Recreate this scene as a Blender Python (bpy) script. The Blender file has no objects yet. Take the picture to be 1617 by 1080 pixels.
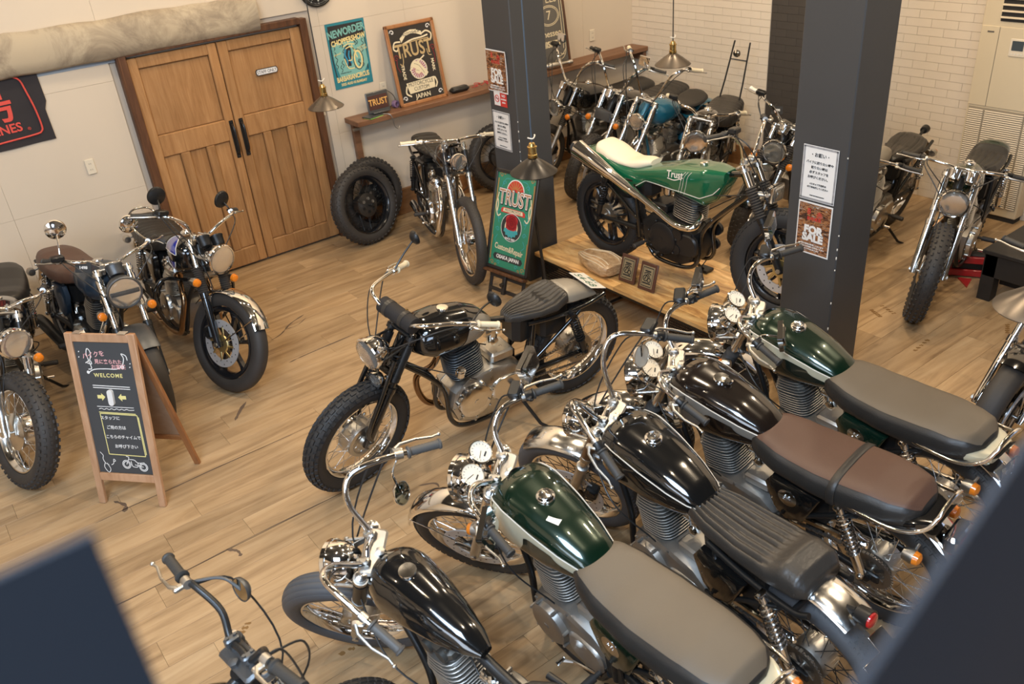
import bpy, math, random
import numpy as np
from mathutils import Matrix, Vector

random.seed(7)
scene = bpy.context.scene
COL = scene.collection
PI = math.pi
rad = math.radians

# ------------------------------------------------------------------ camera
CAM_H = 2.95
yaw, pitch, roll = 0.60718, 0.52030, -0.09388
F = Vector((math.sin(yaw) * math.cos(pitch), math.cos(yaw) * math.cos(pitch), -math.sin(pitch)))
r_ = F.cross(Vector((0, 0, 1))).normalized()
u_ = r_.cross(F)
c_, s_ = math.cos(roll), math.sin(roll)
right = c_ * r_ + s_ * u_
up = -s_ * r_ + c_ * u_
cam_d = bpy.data.cameras.new('camera')
cam = bpy.data.objects.new('camera', cam_d)
COL.objects.link(cam)
cam.matrix_world = Matrix((
    (right.x, up.x, -F.x, 0), (right.y, up.y, -F.y, 0), (right.z, up.z, -F.z, CAM_H), (0, 0, 0, 1)))
cam_d.sensor_width = 36
cam_d.lens = 36 * 1347.877 / 1617
cam_d.clip_start = 0.05
cam_d.clip_end = 60
cam_d.dof.use_dof = True
cam_d.dof.focus_distance = 4.4
cam_d.dof.aperture_fstop = 4.0
scene.camera = cam

# ------------------------------------------------------------------ world, lights, exposure
scene.view_settings.view_transform = 'Standard'
scene.view_settings.look = 'None'
scene.view_settings.gamma = 1
scene.view_settings.use_curve_mapping = False
scene.view_settings.exposure = 0.03
W = bpy.data.worlds.new('world')
scene.world = W
W.use_nodes = True
bg = W.node_tree.nodes['Background']
bg.inputs[0].default_value = (0.62, 0.74, 1.0, 1)
bg.inputs[1].default_value = 0.8


def lamp(kind, name, loc, energy, color, size=0.1, target=None, size_y=None, spot=None):
    d = bpy.data.lights.new(name, kind)
    d.energy = energy
    d.color = color
    if kind == 'AREA':
        d.shape = 'RECTANGLE'
        d.size = size
        d.size_y = size_y or size
    else:
        d.shadow_soft_size = size
    if spot:
        d.spot_size = rad(spot)
        d.spot_blend = 0.6
    o = bpy.data.objects.new(name, d)
    COL.objects.link(o)
    o.location = loc
    if target is not None:
        o.rotation_euler = (Vector(target) - Vector(loc)).to_track_quat('-Z', 'Y').to_euler()
    return o


WARM = (1.0, 0.80, 0.56)
# the shop's ceiling lamps
for x, y, e in [(0.4, 2.6, 40), (2.4, 2.9, 150), (4.6, 3.2, 150), (6.0, 4.6, 120), (0.9, 5.2, 95), (2.9, 5.4, 110), (4.9, 5.9, 90),
                (1.3, 1.0, 75), (3.5, 1.1, 130), (5.4, 1.4, 120), (-1.6, 4.0, 50), (-1.3, 1.4, 40)]:
    lamp('POINT', 'ceiling_lamp', (x, y, 4.6), e, WARM, 0.06)
# daylight from the shop front, behind and to the left of the camera
lamp('AREA', 'shopfront_daylight', (-3.9, 0.3, 2.2), 190, (0.70, 0.83, 1.0), 3.2, (1.2, 2.6, 0.5), 2.6)
lamp('AREA', 'entrance_daylight', (-1.2, -3.9, 2.2), 130, (0.60, 0.76, 1.0), 2.2, (0.6, 2.0, 1.0), 2.2)
lamp('AREA', 'overhead_daylight_fill', (-1.2, 0.4, 4.7), 230, (0.60, 0.78, 1.0), 1.6, (0.7, 3.0, 0.0), 1.2)  # unseen area light added overhead to brighten the front-left floor


# ------------------------------------------------------------------ materials
_m = {}


def nodes_of(m):
    m.use_nodes = True
    return m.node_tree.nodes, m.node_tree.links, m.node_tree.nodes['Principled BSDF']


def mat(name, col, rough=0.5, metal=0.0, coat=0.0, vary=0.0, scale=8.0, bump=0.0, bscale=60.0, spec=None,
        rvary=0.0, emit=0.0, trans=0.0, sheen=0.0, flake=False):
    if name in _m:
        return _m[name]
    m = bpy.data.materials.new(name)
    N, L, b = nodes_of(m)
    if len(col) == 3:
        col = (*col, 1)
    b.inputs['Base Color'].default_value = col
    b.inputs['Roughness'].default_value = rough
    b.inputs['Metallic'].default_value = metal
    b.inputs['Coat Weight'].default_value = coat
    b.inputs['Coat Roughness'].default_value = 0.04
    if spec is not None:
        b.inputs['Specular IOR Level'].default_value = spec
    if trans:
        b.inputs['Transmission Weight'].default_value = trans
        b.inputs['IOR'].default_value = 1.3
    if emit:
        b.inputs['Emission Color'].default_value = col
        b.inputs['Emission Strength'].default_value = emit
    tc = N.new('ShaderNodeTexCoord')
    if vary or rvary:
        n = N.new('ShaderNodeTexNoise')
        n.inputs['Scale'].default_value = scale
        n.inputs['Detail'].default_value = 5
        L.new(tc.outputs['Object'], n.inputs['Vector'])
        if vary:
            mx = N.new('ShaderNodeMix')
            mx.data_type = 'RGBA'
            mx.inputs[6].default_value = [c * (1 - vary) for c in col[:3]] + [1]
            mx.inputs[7].default_value = [min(1, c * (1 + vary)) for c in col[:3]] + [1]
            L.new(n.outputs['Fac'], mx.inputs[0])
            L.new(mx.outputs[2], b.inputs['Base Color'])
        if rvary:
            mr = N.new('ShaderNodeMapRange')
            mr.inputs['From Min'].default_value = 0.3
            mr.inputs['From Max'].default_value = 0.7
            mr.inputs['To Min'].default_value = max(0.02, rough - rvary)
            mr.inputs['To Max'].default_value = rough + rvary
            L.new(n.outputs['Fac'], mr.inputs['Value'])
            L.new(mr.outputs['Result'], b.inputs['Roughness'])
    if bump:
        n2 = N.new('ShaderNodeTexNoise')
        n2.inputs['Scale'].default_value = bscale
        n2.inputs['Detail'].default_value = 6
        L.new(tc.outputs['Object'], n2.inputs['Vector'])
        bp = N.new('ShaderNodeBump')
        bp.inputs['Strength'].default_value = bump
        bp.inputs['Distance'].default_value = 0.002
        L.new(n2.outputs['Fac'], bp.inputs['Height'])
        L.new(bp.outputs['Normal'], b.inputs['Normal'])
    _m[name] = m
    return m


CHROME = mat('chrome', (0.86, 0.85, 0.83), 0.07, 1.0, rvary=0.03, scale=15)
POLISH = mat('polished_aluminium', (0.78, 0.77, 0.74), 0.17, 1.0, rvary=0.08, scale=20)
ALU = mat('cast_aluminium', (0.56, 0.54, 0.50), 0.36, 1.0, vary=0.12, scale=14, bump=0.15, bscale=180, rvary=0.12)
DULL = mat('dull_engine_metal', (0.34, 0.32, 0.29), 0.45, 1.0, vary=0.2, scale=18, bump=0.2, bscale=150)
STEEL = mat('steel_spoke', (0.72, 0.71, 0.69), 0.22, 1.0)
BLACKP = mat('black_gloss_paint', (0.006, 0.006, 0.006), 0.12, 0.0, coat=1.0)
BLACKM = mat('black_satin_metal', (0.015, 0.015, 0.015), 0.35, 0.2, vary=0.2, scale=12)
BLACKW = mat('black_gloss_wheel', (0.012, 0.013, 0.016), 0.2, 0.3, coat=0.6)
BROWNBLK = mat('brown_black_paint', (0.012, 0.008, 0.006), 0.14, 0.1, coat=1.0)
RUBBER = mat('tyre_rubber', (0.036, 0.032, 0.029), 0.62, bump=0.3, bscale=140, vary=0.3, scale=7)
RUBBERG = mat('grey_tyre_rubber', (0.075, 0.078, 0.085), 0.6, bump=0.2, bscale=140, vary=0.2, scale=7)
GRIP = mat('grip_rubber', (0.035, 0.033, 0.030), 0.55, bump=0.5, bscale=260)
CABLE = mat('cable_black', (0.02, 0.02, 0.02), 0.4)
GREEN = mat('green_metallic_paint', (0.0028, 0.019, 0.009), 0.24, 0.4, coat=1.0, vary=0.5, scale=420)
GREEN2 = mat('british_green_paint', (0.004, 0.115, 0.050), 0.18, 0.1, coat=1.0)
CREAM = mat('cream_paint', (0.58, 0.53, 0.38), 0.25, 0.2, coat=0.8, vary=0.06, scale=30)
SILVERP = mat('silver_paint', (0.42, 0.40, 0.36), 0.3, 0.7, coat=0.5)
NAVY = mat('matt_navy_paint', (0.020, 0.038, 0.062), 0.34, 0.35, coat=0.2)
BLUEP = mat('bright_blue_paint', (0.010, 0.045, 0.42), 0.2, 0.3, coat=1.0)
TEAL = mat('teal_blue_paint', (0.012, 0.13, 0.22), 0.25, 0.2, coat=0.8)
GREYP = mat('grey_beige_paint', (0.33, 0.30, 0.25), 0.4, 0.4)
SEATG = mat('grey_seat_vinyl', (0.125, 0.098, 0.068), 0.52, bump=0.25, bscale=240, vary=0.12, scale=5)
SEATBK = mat('black_seat_vinyl', (0.022, 0.020, 0.018), 0.42, bump=0.35, bscale=160, vary=0.2, scale=6)
SEATBR = mat('brown_seat_vinyl', (0.092, 0.046, 0.030), 0.46, bump=0.3, bscale=200, vary=0.15, scale=6)
SEATRB = mat('worn_black_leather', (0.034, 0.030, 0.026), 0.34, bump=0.6, bscale=90, vary=0.3, scale=10)
SEATWH = mat('cream_leather', (0.80, 0.70, 0.53), 0.5, bump=0.2, bscale=150)
PIPING = mat('white_piping', (0.7, 0.66, 0.58), 0.5)
LENS = mat('lamp_glass', (0.97, 0.97, 0.95), 0.03, trans=0.95, bump=0.22, bscale=60)
REDL = mat('red_lens', (0.50, 0.012, 0.014), 0.12, coat=0.8)
ORANGE = mat('orange_lens', (0.78, 0.22, 0.015), 0.15, coat=0.6)
DIAL = mat('cream_dial', (0.78, 0.72, 0.60), 0.4)
DIALBK = mat('black_dial', (0.03, 0.03, 0.03), 0.3)
MIRROR = mat('mirror_glass', (0.9, 0.9, 0.9), 0.02, 1.0)
MIRRORD = mat('tinted_mirror', (0.42, 0.38, 0.30), 0.06, 1.0, rvary=0.04, scale=30)
BRASS = mat('brass', (0.62, 0.43, 0.16), 0.28, 1.0, rvary=0.1)
GOLD = mat('gold_anodised', (0.66, 0.50, 0.22), 0.32, 0.9)
WHITEP = mat('white_paint', (0.78, 0.75, 0.68), 0.35)
IVORY = mat('ivory_grip', (0.75, 0.66, 0.47), 0.4)
HEATPIPE = mat('tarnished_pipe', (0.30, 0.19, 0.11), 0.22, 1.0, vary=0.3, scale=20)
REDP = mat('red_tool_paint', (0.42, 0.02, 0.02), 0.35, coat=0.3, vary=0.2)
GUNMETAL = mat('gunmetal', (0.12, 0.125, 0.13), 0.38, 0.7)
DISC = mat('brake_disc_steel', (0.66, 0.67, 0.69), 0.42, 0.6)
RUST = mat('rusty_cast_iron', (0.11, 0.065, 0.04), 0.55, 0.5, vary=0.4, scale=14, bump=0.4)


# ------------------------------------------------------------------ geometry builder
class G:
    """collects vertices and faces (numpy) and links them as one mesh object"""

    def __init__(s, T=None):
        s.V = []
        s.Q = []
        s.T3 = []
        s.N = []
        s.n = 0
        s.T = T

    def add(s, V, quads=None, tris=None, ngons=None, T=None):
        V = np.asarray(V, float).reshape(-1, 3)
        if T is not None:
            A = np.array(T)
            V = V @ A[:3, :3].T + A[:3, 3]
        if s.T is not None:
            A = np.array(s.T)
            V = V @ A[:3, :3].T + A[:3, 3]
        if quads is not None and len(quads):
            s.Q.append(np.asarray(quads, int) + s.n)
        if tris is not None and len(tris):
            s.T3.append(np.asarray(tris, int) + s.n)
        if ngons is not None:
            for g in ngons:
                s.N.append([int(i) + s.n for i in g])
        s.V.append(V)
        s.n += len(V)
        return s

    def grid(s, P, closed_u=False, closed_v=True, cap0=False, cap1=False, T=None):
        """P: (m, n, 3) rings; v is the ring direction"""
        P = np.asarray(P, float)
        m, n = P.shape[:2]
        i = np.arange(m if closed_u else m - 1)
        j = np.arange(n if closed_v else n - 1)
        I, J = np.meshgrid(i, j, indexing='ij')
        I2 = (I + 1) % m
        J2 = (J + 1) % n
        q = np.stack([I * n + J, I * n + J2, I2 * n + J2, I2 * n + J], -1).reshape(-1, 4)
        V = P.reshape(-1, 3)
        t = []
        k = m * n
        extra = []
        for cap, row, flip in ((cap0, 0, True), (cap1, m - 1, False)):
            if cap:
                extra.append(P[row].mean(0))
                a = np.arange(n)
                b = (a + 1) % n
                c = np.full(n, k)
                k += 1
                t.append(np.stack([b + row * n, a + row * n, c], -1) if flip else np.stack([a + row * n, b + row * n, c], -1))
        if extra:
            V = np.vstack([V, extra])
        return s.add(V, q, np.vstack(t) if t else None, T=T)

    def tube(s, pts, r, n=8, closed=False, caps=True, T=None):
        P = np.asarray(pts, float)
        m = len(P)
        R = np.full(m, r) if np.isscalar(r) else np.asarray(r, float)
        if closed:
            t = np.roll(P, -1, 0) - np.roll(P, 1, 0)
        else:
            t = np.gradient(P, axis=0)
        t /= np.maximum(np.linalg.norm(t, axis=1)[:, None], 1e-9)
        a = np.array([0, 0, 1.0]) if abs(t[0][2]) < 0.9 else np.array([1.0, 0, 0])
        u = np.cross(t[0], a)
        u /= np.linalg.norm(u)
        U = [u]
        for i in range(1, m):
            u = U[-1] - t[i] * np.dot(U[-1], t[i])
            u /= max(np.linalg.norm(u), 1e-9)
            U.append(u)
        U = np.array(U)
        Wv = np.cross(t, U)
        th = np.arange(n) * 2 * PI / n
        ring = P[:, None] + R[:, None, None] * (U[:, None] * np.cos(th)[None, :, None] + Wv[:, None] * np.sin(th)[None, :, None])
        return s.grid(ring, closed_u=closed, cap0=caps and not closed, cap1=caps and not closed, T=T)

    def rod(s, a, b, r, r2=None, n=10, T=None):
        return s.tube([a, b], [r, r if r2 is None else r2], n, T=T)

    def lathe(s, prof, o=(0, 0, 0), d=(0, 1, 0), n=24, closed=False, caps=True, T=None):
        """prof: (axial, radius)"""
        o = np.array(o, float)
        d = np.array(d, float)
        d /= np.linalg.norm(d)
        a = np.array([0, 0, 1.0]) if abs(d[2]) < 0.9 else np.array([1.0, 0, 0])
        u = np.cross(a, d)
        u /= np.linalg.norm(u)
        w = np.cross(d, u)
        th = np.arange(n) * 2 * PI / n
        c = u[None] * np.cos(th)[:, None] + w[None] * np.sin(th)[:, None]
        pr = np.array(prof, float)
        P = o + pr[:, 0][:, None, None] * d + pr[:, 1][:, None, None] * c[None]
        c0 = caps and not closed and prof[0][1] > 1e-5
        c1 = caps and not closed and prof[-1][1] > 1e-5
        return s.grid(P, closed_u=closed, cap0=c0, cap1=c1, T=T)

    def box(s, c, size, bev=0.0, T=None, R=None):
        hx, hy, hz = [v / 2 for v in size]
        b = min(bev, hx * .95, hy * .95, hz * .95)
        if b <= 0:
            V = np.array([(x, y, z) for x in (-hx, hx) for y in (-hy, hy) for z in (-hz, hz)])
            q = [(0, 1, 3, 2), (4, 6, 7, 5), (0, 4, 5, 1), (2, 3, 7, 6), (0, 2, 6, 4), (1, 5, 7, 3)]
            if R is not None:
                V = V @ np.array(R)[:3, :3].T
            return s.add(V + np.array(c), q, T=T)
        rings = []
        for z, k in ((-hz, b), (-hz + b, 0), (hz - b, 0), (hz, b)):
            x, y = hx - k, hy - k
            bb = b * (0.7 if k else 1)
            rings.append([(x, -y + bb, z), (x, y - bb, z), (x - bb, y, z), (-x + bb, y, z), (-x, y - bb, z), (-x, -y + bb, z), (-x + bb, -y, z), (x - bb, -y, z)])
        P = np.array(rings)
        if R is not None:
            P = P @ np.array(R)[:3, :3].T
        return s.grid(P + np.array(c), cap0=True, cap1=True, T=T)

    def prism(s, poly, y0, y1, axis='y', T=None):
        """poly: 2D points; extruded along an axis (x,z for axis y)"""
        n = len(poly)
        def P(p, t):
            return {'y': (p[0], t, p[1]), 'z': (p[0], p[1], t), 'x': (t, p[0], p[1])}[axis]
        V = [P(p, y0) for p in poly] + [P(p, y1) for p in poly]
        q = [(i, (i + 1) % n, n + (i + 1) % n, n + i) for i in range(n)]
        return s.add(V, q, ngons=[list(range(n))[::-1], list(range(n, 2 * n))], T=T)

    def sphere(s, c, r, n=14, T=None, sc=(1, 1, 1)):
        m = max(6, n // 2)
        a = np.linspace(-PI / 2 + .02, PI / 2 - .02, m)
        th = np.arange(n) * 2 * PI / n
        P = np.stack([np.cos(a)[:, None] * np.cos(th) * sc[0], np.cos(a)[:, None] * np.sin(th) * sc[1], np.sin(a)[:, None] * np.ones(n) * sc[2]], -1) * r + np.array(c)
        return s.grid(P, cap0=True, cap1=True, T=T)

    def helix(s, a, b, R, r, turns, n=6, k=12, T=None):
        a, b = Vector(a), Vector(b)
        d = (b - a)
        q = d.to_track_quat('Z', 'Y')
        pts = []
        for i in range(int(turns * k) + 1):
            t = i / (turns * k)
            th = i * 2 * PI / k
            pts.append(a + q @ Vector((R * math.cos(th), R * math.sin(th), d.length * t)))
        return s.tube([tuple(p) for p in pts], r, n, T=T)

    def build(s, name, m, parent=None, label=None, cat=None, group=None, kind=None, sharp=38, loc=None):
        me = bpy.data.meshes.new(name)
        V = np.vstack(s.V)
        Q = np.vstack(s.Q) if s.Q else np.zeros((0, 4), int)
        T3 = np.vstack(s.T3) if s.T3 else np.zeros((0, 3), int)
        lens = [4] * len(Q) + [3] * len(T3) + [len(g) for g in s.N]
        loops = np.concatenate([Q.ravel(), T3.ravel()] + [np.array(g) for g in s.N]).astype(np.int32)
        starts = np.concatenate([[0], np.cumsum(lens)[:-1]]).astype(np.int32)
        me.vertices.add(len(V))
        me.vertices.foreach_set('co', V.astype(np.float32).ravel())
        me.loops.add(len(loops))
        me.loops.foreach_set('vertex_index', loops)
        me.polygons.add(len(lens))
        me.polygons.foreach_set('loop_start', starts)
        me.update(calc_edges=True)
        if sharp:
            me.polygons.foreach_set('use_smooth', np.ones(len(lens), bool))
            me.set_sharp_from_angle(angle=rad(sharp))
        else:
            me.polygons.foreach_set('use_smooth', np.zeros(len(lens), bool))
        me.materials.append(m)
        o = bpy.data.objects.new(name, me)
        return link(o, parent, label, cat, group, kind, loc)


def link(o, parent=None, label=None, cat=None, group=None, kind=None, loc=None):
    COL.objects.link(o)
    if parent is not None:
        o.parent = parent
    if loc is not None:
        o.location = loc
    if label:
        o['label'] = label
    if cat:
        o['category'] = cat
    if group:
        o['group'] = group
    if kind:
        o['kind'] = kind
    return o


def empty(name, loc=(0, 0, 0), rz=0.0, label=None, cat=None, group=None, kind=None, parent=None):
    o = bpy.data.objects.new(name, None)
    o.empty_display_size = 0.1
    link(o, parent, label, cat, group, kind)
    o.location = loc
    o.rotation_euler = (0, 0, rz)
    return o


def spl(pts, k=6, closed=False):
    """Catmull-Rom through the points"""
    P = np.array(pts, float)
    m = len(P)
    if closed:
        Q = np.vstack([P[-1], P, P[0], P[1]])
        segs = m
    else:
        Q = np.vstack([2 * P[0] - P[1], P, 2 * P[-1] - P[-2]])
        segs = m - 1
    out = []
    for i in range(segs):
        a, b, c, d = Q[i:i + 4]
        for j in range(k):
            t = j / k
            out.append(0.5 * ((2 * b) + (-a + c) * t + (2 * a - 5 * b + 4 * c - d) * t * t + (-a + 3 * b - 3 * c + d) * t ** 3))
    if not closed:
        out.append(P[-1])
    return np.array(out)


def text_mesh(body, size, depth=0.0004, spacing=1.0, align='CENTER', line=1.0, bold=0.0):
    c = bpy.data.curves.new('lettering', 'FONT')
    c.body = body
    c.size = size
    c.align_x = align
    c.align_y = 'CENTER'
    c.extrude = depth
    c.space_character = spacing
    c.space_line = line
    c.offset = bold
    c.resolution_u = 3
    o = bpy.data.objects.new('lettering_tmp', c)
    COL.objects.link(o)
    dg = bpy.context.evaluated_depsgraph_get()
    me = bpy.data.meshes.new_from_object(o.evaluated_get(dg))
    bpy.data.objects.remove(o)
    bpy.data.curves.remove(c)
    return me


def text(body, size, m, M, parent=None, name='lettering', sx=1.0, **kw):
    """lettering in the local xy plane of matrix M"""
    me = text_mesh(body, size, **kw)
    me.transform(M @ Matrix.Diagonal((sx, 1, 1, 1)))
    me.materials.clear()
    me.materials.append(m)
    o = bpy.data.objects.new(name, me)
    return link(o, parent)


def plane_matrix(o, xd, yd):
    """origin, x direction, y direction -> matrix whose xy plane they span"""
    x = Vector(xd).normalized()
    y = Vector(yd)
    y = (y - x * y.dot(x)).normalized()
    z = x.cross(y)
    M = Matrix((x, y, z)).transposed().to_4x4()
    M.translation = Vector(o)
    return M

# ------------------------------------------------------------------ motorcycle builder
def ip(u, table):
    xs, ys = zip(*table)
    return np.interp(u, xs, ys)


def sp(v, e):
    return np.sign(v) * np.abs(v) ** e


class Surf:
    """a closed loft x(u), ring angle phi (0 = left side, 90 = top)"""

    def __init__(s, x0, x1, w, zt, zb, zc, p=2.6, pb=2.2, rib=None, crown=None, y0=0.0):
        s.x0, s.x1, s.w, s.zt, s.zb, s.zc, s.p, s.pb, s.rib, s.crown, s.y0 = x0, x1, w, zt, zb, zc, p, pb, rib, crown, y0

    def at(s, u, ph, off=0.0):
        u, ph = np.broadcast_arrays(np.asarray(u, float), np.asarray(ph, float))
        w, zt, zb, zc = ip(u, s.w), ip(u, s.zt), ip(u, s.zb), ip(u, s.zc)
        c, q = np.cos(ph), np.sin(ph)
        p = np.where(q >= 0, s.p, s.pb)
        y = w * sp(c, 2 / p)
        z = zc + np.where(q >= 0, (zt - zc) * np.abs(q) ** (2 / p), -(zc - zb) * np.abs(q) ** (2 / p))
        if s.rib:
            kind, nr, amp = s.rib
            edge = np.clip(q * 2.2, 0, 1)
            if kind == 'long':
                z = z + amp * np.abs(np.sin(PI * nr * (y / np.maximum(w, .01) + 1) / 2)) * edge * np.clip((1 - u) * 12, 0, 1) * np.clip((u - s.crown) * 12, 0, 1)
            else:
                z = z + amp * np.abs(np.sin(PI * nr * u)) * edge
                y = y * (1 + 0.02 * np.abs(np.sin(PI * nr * u)) * (q > 0))
        x = s.x0 + (s.x1 - s.x0) * u
        P = np.stack([x, y + s.y0, z], -1)
        if off:
            C = np.stack([x, 0 * y + s.y0, zc], -1)
            d = P - C
            d[..., 0] = 0
            d /= np.maximum(np.linalg.norm(d, axis=-1, keepdims=True), 1e-6)
            P = P + d * off
        return P

    def mesh(s, g, m=24, n=32):
        u = 0.5 - 0.5 * np.cos(np.linspace(0, PI, m))
        u = 0.35 * u + 0.65 * np.linspace(0, 1, m)
        nt_ = int(n * .72)
        t = np.cos(np.linspace(0, PI, nt_))
        t = .5 * t + .5 * np.linspace(1, -1, nt_)
        c = sp(t, s.p / 2)
        top_ = np.arccos(np.clip(c, -1, 1))
        ph = np.concatenate([top_, PI + np.linspace(0, PI, n - nt_ + 2)[1:-1]])
        g.grid(s.at(u[:, None], ph[None]), cap0=True, cap1=True)
        return g

    def patch(s, g, ua, ub, lo, hi, off=0.0015, m=22, n=8, mirror=True, side=1):
        u = np.linspace(ua, ub, m)
        a, b = lo(u), hi(u)
        t = np.linspace(0, 1, n)
        ph = a[:, None] + (b - a)[:, None] * t[None]
        P = s.at(u[:, None], ph, off)
        if side < 0:
            P[..., 1] *= -1
            P = P[:, ::-1]
        g.grid(P, closed_v=False)
        if mirror:
            P2 = P.copy()
            P2[..., 1] *= -1
            g.grid(P2[:, ::-1], closed_v=False)
        return g


def rot_about(p, axis, ang):
    return Matrix.Translation(p) @ Matrix.Rotation(ang, 4, Vector(axis)) @ Matrix.Translation(-Vector(p))


DEF = dict(L=1.40, Rf=.318, Rr=.325, wf=.095, wr=.118, rake=28, off=.045, steer=0, lean=8, ztop=.90,
           rim_f=.228, rim_r=.228, lod=1.0, wheel='spoke', tread='road', tread_r=None, rim=CHROME, tyre=RUBBER, hub=ALU,
           brake='disc', disc_side=1, rear_brake='drum', slider=ALU, stanchion=CHROME, gaiter=None, fork_w=.092,
           lamp=dict(r=.088, z=.83, fwd=.20, shell=CHROME), gauges=2, bar='std', bar_mat=CHROME, grip=GRIP,
           mirrors=(), tank='sr', tank_mat=BLACKP, tank_z=.0, panel=None, stripe=None, cap='flat',
           seat='long', seat_mat=SEATBK, seat_top=None, seat_x=(-.17, .52), seat_z=.79, seat_rib=None, seat_piping=None, seat_strap=False,
           side_cover=BLACKP, frame_mat=BLACKM, engine='single', engine_mat=DULL, cyl_mat=ALU, cover_mat=ALU,
           ffender=CHROME, rfender=CHROME, tail='round', signals=True, plate=None, rail=False, exhaust='low', exhaust_mat=CHROME,
           shock_mat=CHROME, spring=STEEL, ex=.62, cables=True, crash=None, tail_cowl=None, emblem=None, pipe_x=None, neck_cup=True)


def wheel(root, name, ax_x, R, w, rr, S, K, front):
    T = S['T'] if front else None
    lod = K['lod']
    nn = int(56 * lod) + 16
    n = int(nn)
    style = K['wheel']
    rimm = K['rim']
    g = G(T)
    o = (ax_x, 0, R)
    # rim
    rw = w * .36
    if style in ('spoke',):
        prof = [(-rw, rr + .012), (-rw, rr + .004), (-rw * .7, rr - .008), (-rw * .35, rr - .016), (rw * .35, rr - .016), (rw * .7, rr - .008), (rw, rr + .004), (rw, rr + .012), (rw * .6, rr + .004), (-rw * .6, rr + .004)]
    else:
        prof = [(-rw, rr + .012), (-rw, rr), (-rw * .8, rr - .018), (-rw * .4, rr - .026), (rw * .4, rr - .026), (rw * .8, rr - .018), (rw, rr), (rw, rr + .012), (rw * .6, rr + .004), (-rw * .6, rr + .004)]
    g.lathe(prof, o, (0, 1, 0), n, closed=True)
    wh = g.build(name, rimm, root)
    # tyre
    g = G(T)
    hh = (R - rr + .006) / 2
    rc = R - hh
    tread = K['tread'] if front else (K['tread_r'] or K['tread'])
    prof = []
    k = 18 if tread != 'rib' else 40
    for i in range(k + 1):
        a = rad(-128 + 256 * i / k)
        y = w / 2 * math.sin(a) * (1 if abs(a) < 1.6 else .97)
        q = math.cos(a)
        r = rc + hh * (sp(q, .8) if q > 0 else q * .98)
        if tread == 'rib' and abs(a) < 1.05 and (i % 4 == 0):
            r -= .0045
        if tread == 'road' and abs(a) < .5 and i % 3 == 0:
            r -= .003
        prof.append((y, r))
    g.lathe(prof, o, (0, 1, 0), n, closed=True)
    # tread blocks
    if tread in ('knob', 'trial', 'saw', 'block'):
        cfg = {'knob': ([-62, -33, -1, 31, 60], 46, .020, .015, .009),
               'trial': ([-60, -38, -13, 13, 38, 60], 46, .031, .0165, .009),
               'block': ([-50, -26, 0, 26, 50], 56, .027, .015, .0055),
               'saw': ([-40, -20, 0, 20, 40], 90, .0085, .0105, .003)}[tread]
        rows, N_, lx, ly, hz = cfg
        if lod < .7:
            N_ = int(N_ * .75)
            lx *= 1.3
        bx = np.array([(-1, -1, 0), (1, -1, 0), (1, 1, 0), (-1, 1, 0), (-.85, -.85, 1), (.85, -.85, 1), (.85, .85, 1), (-.85, .85, 1)], float)
        fq = np.array([(0, 1, 5, 4), (1, 2, 6, 5), (2, 3, 7, 6), (3, 0, 4, 7), (4, 5, 6, 7)])
        for ri, a in enumerate(rows):
            a = rad(a)
            th = (np.arange(N_) + (ri % 2) * .5) * 2 * PI / N_
            y = w / 2 * math.sin(a)
            r = rc + hh * math.cos(a) ** .8 - .002
            nr = np.array([math.sin(a) * 1.0, math.cos(a) * (w / 2 / hh)])
            nr /= np.linalg.norm(nr)
            bl = bx * np.array([lx / 2, ly / 2, hz])
            sh = .35 if tread == 'saw' else 0
            tx = bl[:, 0] + sh * bl[:, 1] * (1 if ri % 2 else -1)
            yy = y + bl[:, 1] * nr[1] + bl[:, 2] * nr[0]
            rr2 = r - bl[:, 1] * nr[0] + bl[:, 2] * nr[1]
            th = th[:, None]
            X = ax_x + rr2[None] * np.sin(th) + tx[None] * np.cos(th)
            Z = R + rr2[None] * np.cos(th) - tx[None] * np.sin(th)
            Y = np.broadcast_to(yy[None], X.shape)
            V = np.stack([X, Y, Z], -1).reshape(-1, 3)
            q = (fq[None] + (np.arange(N_) * 8)[:, None, None]).reshape(-1, 4)
            g.add(V, q)
    g.build('tyre', K['tyre'], wh, sharp=50)
    # hub
    g = G(T)
    hr = K.get('hub_r', .075) if (K['brake'] == 'drum' or not front) else .032
    hw = .05
    if hr > .05:
        g.lathe([(-hw, .02), (-hw, hr * .5), (-hw + .006, hr * .55), (-hw + .01, hr), (hw - .014, hr * 1.04), (hw, hr), (hw + .004, hr * .8), (hw - .004, hr * .7), (hw - .004, hr * .3), (hw + .015, hr * .25), (hw + .015, .012)], o, (0, 1, 0), max(20, n // 2))
        if lod > .8:
            for i in range(6):
                a = i * PI / 3
                for s3 in (1, -1):
                    g.lathe([(0, hr * .17), (.0012, hr * .17), (.0012, hr * .14), (-.001, hr * .13)], (ax_x + hr * .62 * math.cos(a), s3 * .0465, R + hr * .62 * math.sin(a)), (0, s3, 0), 14, caps=False)
            for i in range(20):
                a = i * PI / 10
                g.box((ax_x + hr * math.cos(a), 0, R + hr * math.sin(a)), (.004, hw * 1.4, .006), R=Matrix.Rotation(-a, 3, 'Y'))
    else:
        g.lathe([(-.055, .012), (-.055, .03), (-.048, .042), (-.04, .045), (-.034, .022), (.034, .022), (.04, .045), (.048, .042), (.055, .03), (.055, .012)], o, (0, 1, 0), 24)
    g.rod((ax_x, -K['fork_w'] - .02, R), (ax_x, K['fork_w'] + .02, R), .009)
    for yy in (-K['fork_w'] - .028, K['fork_w'] + .014):
        g.lathe([(0, .015), (.014, .015)], (ax_x, yy, R), (0, 1, 0), 6)
    g.build('hub', K['hub'], wh)
    # spokes
    g = G(T)
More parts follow.
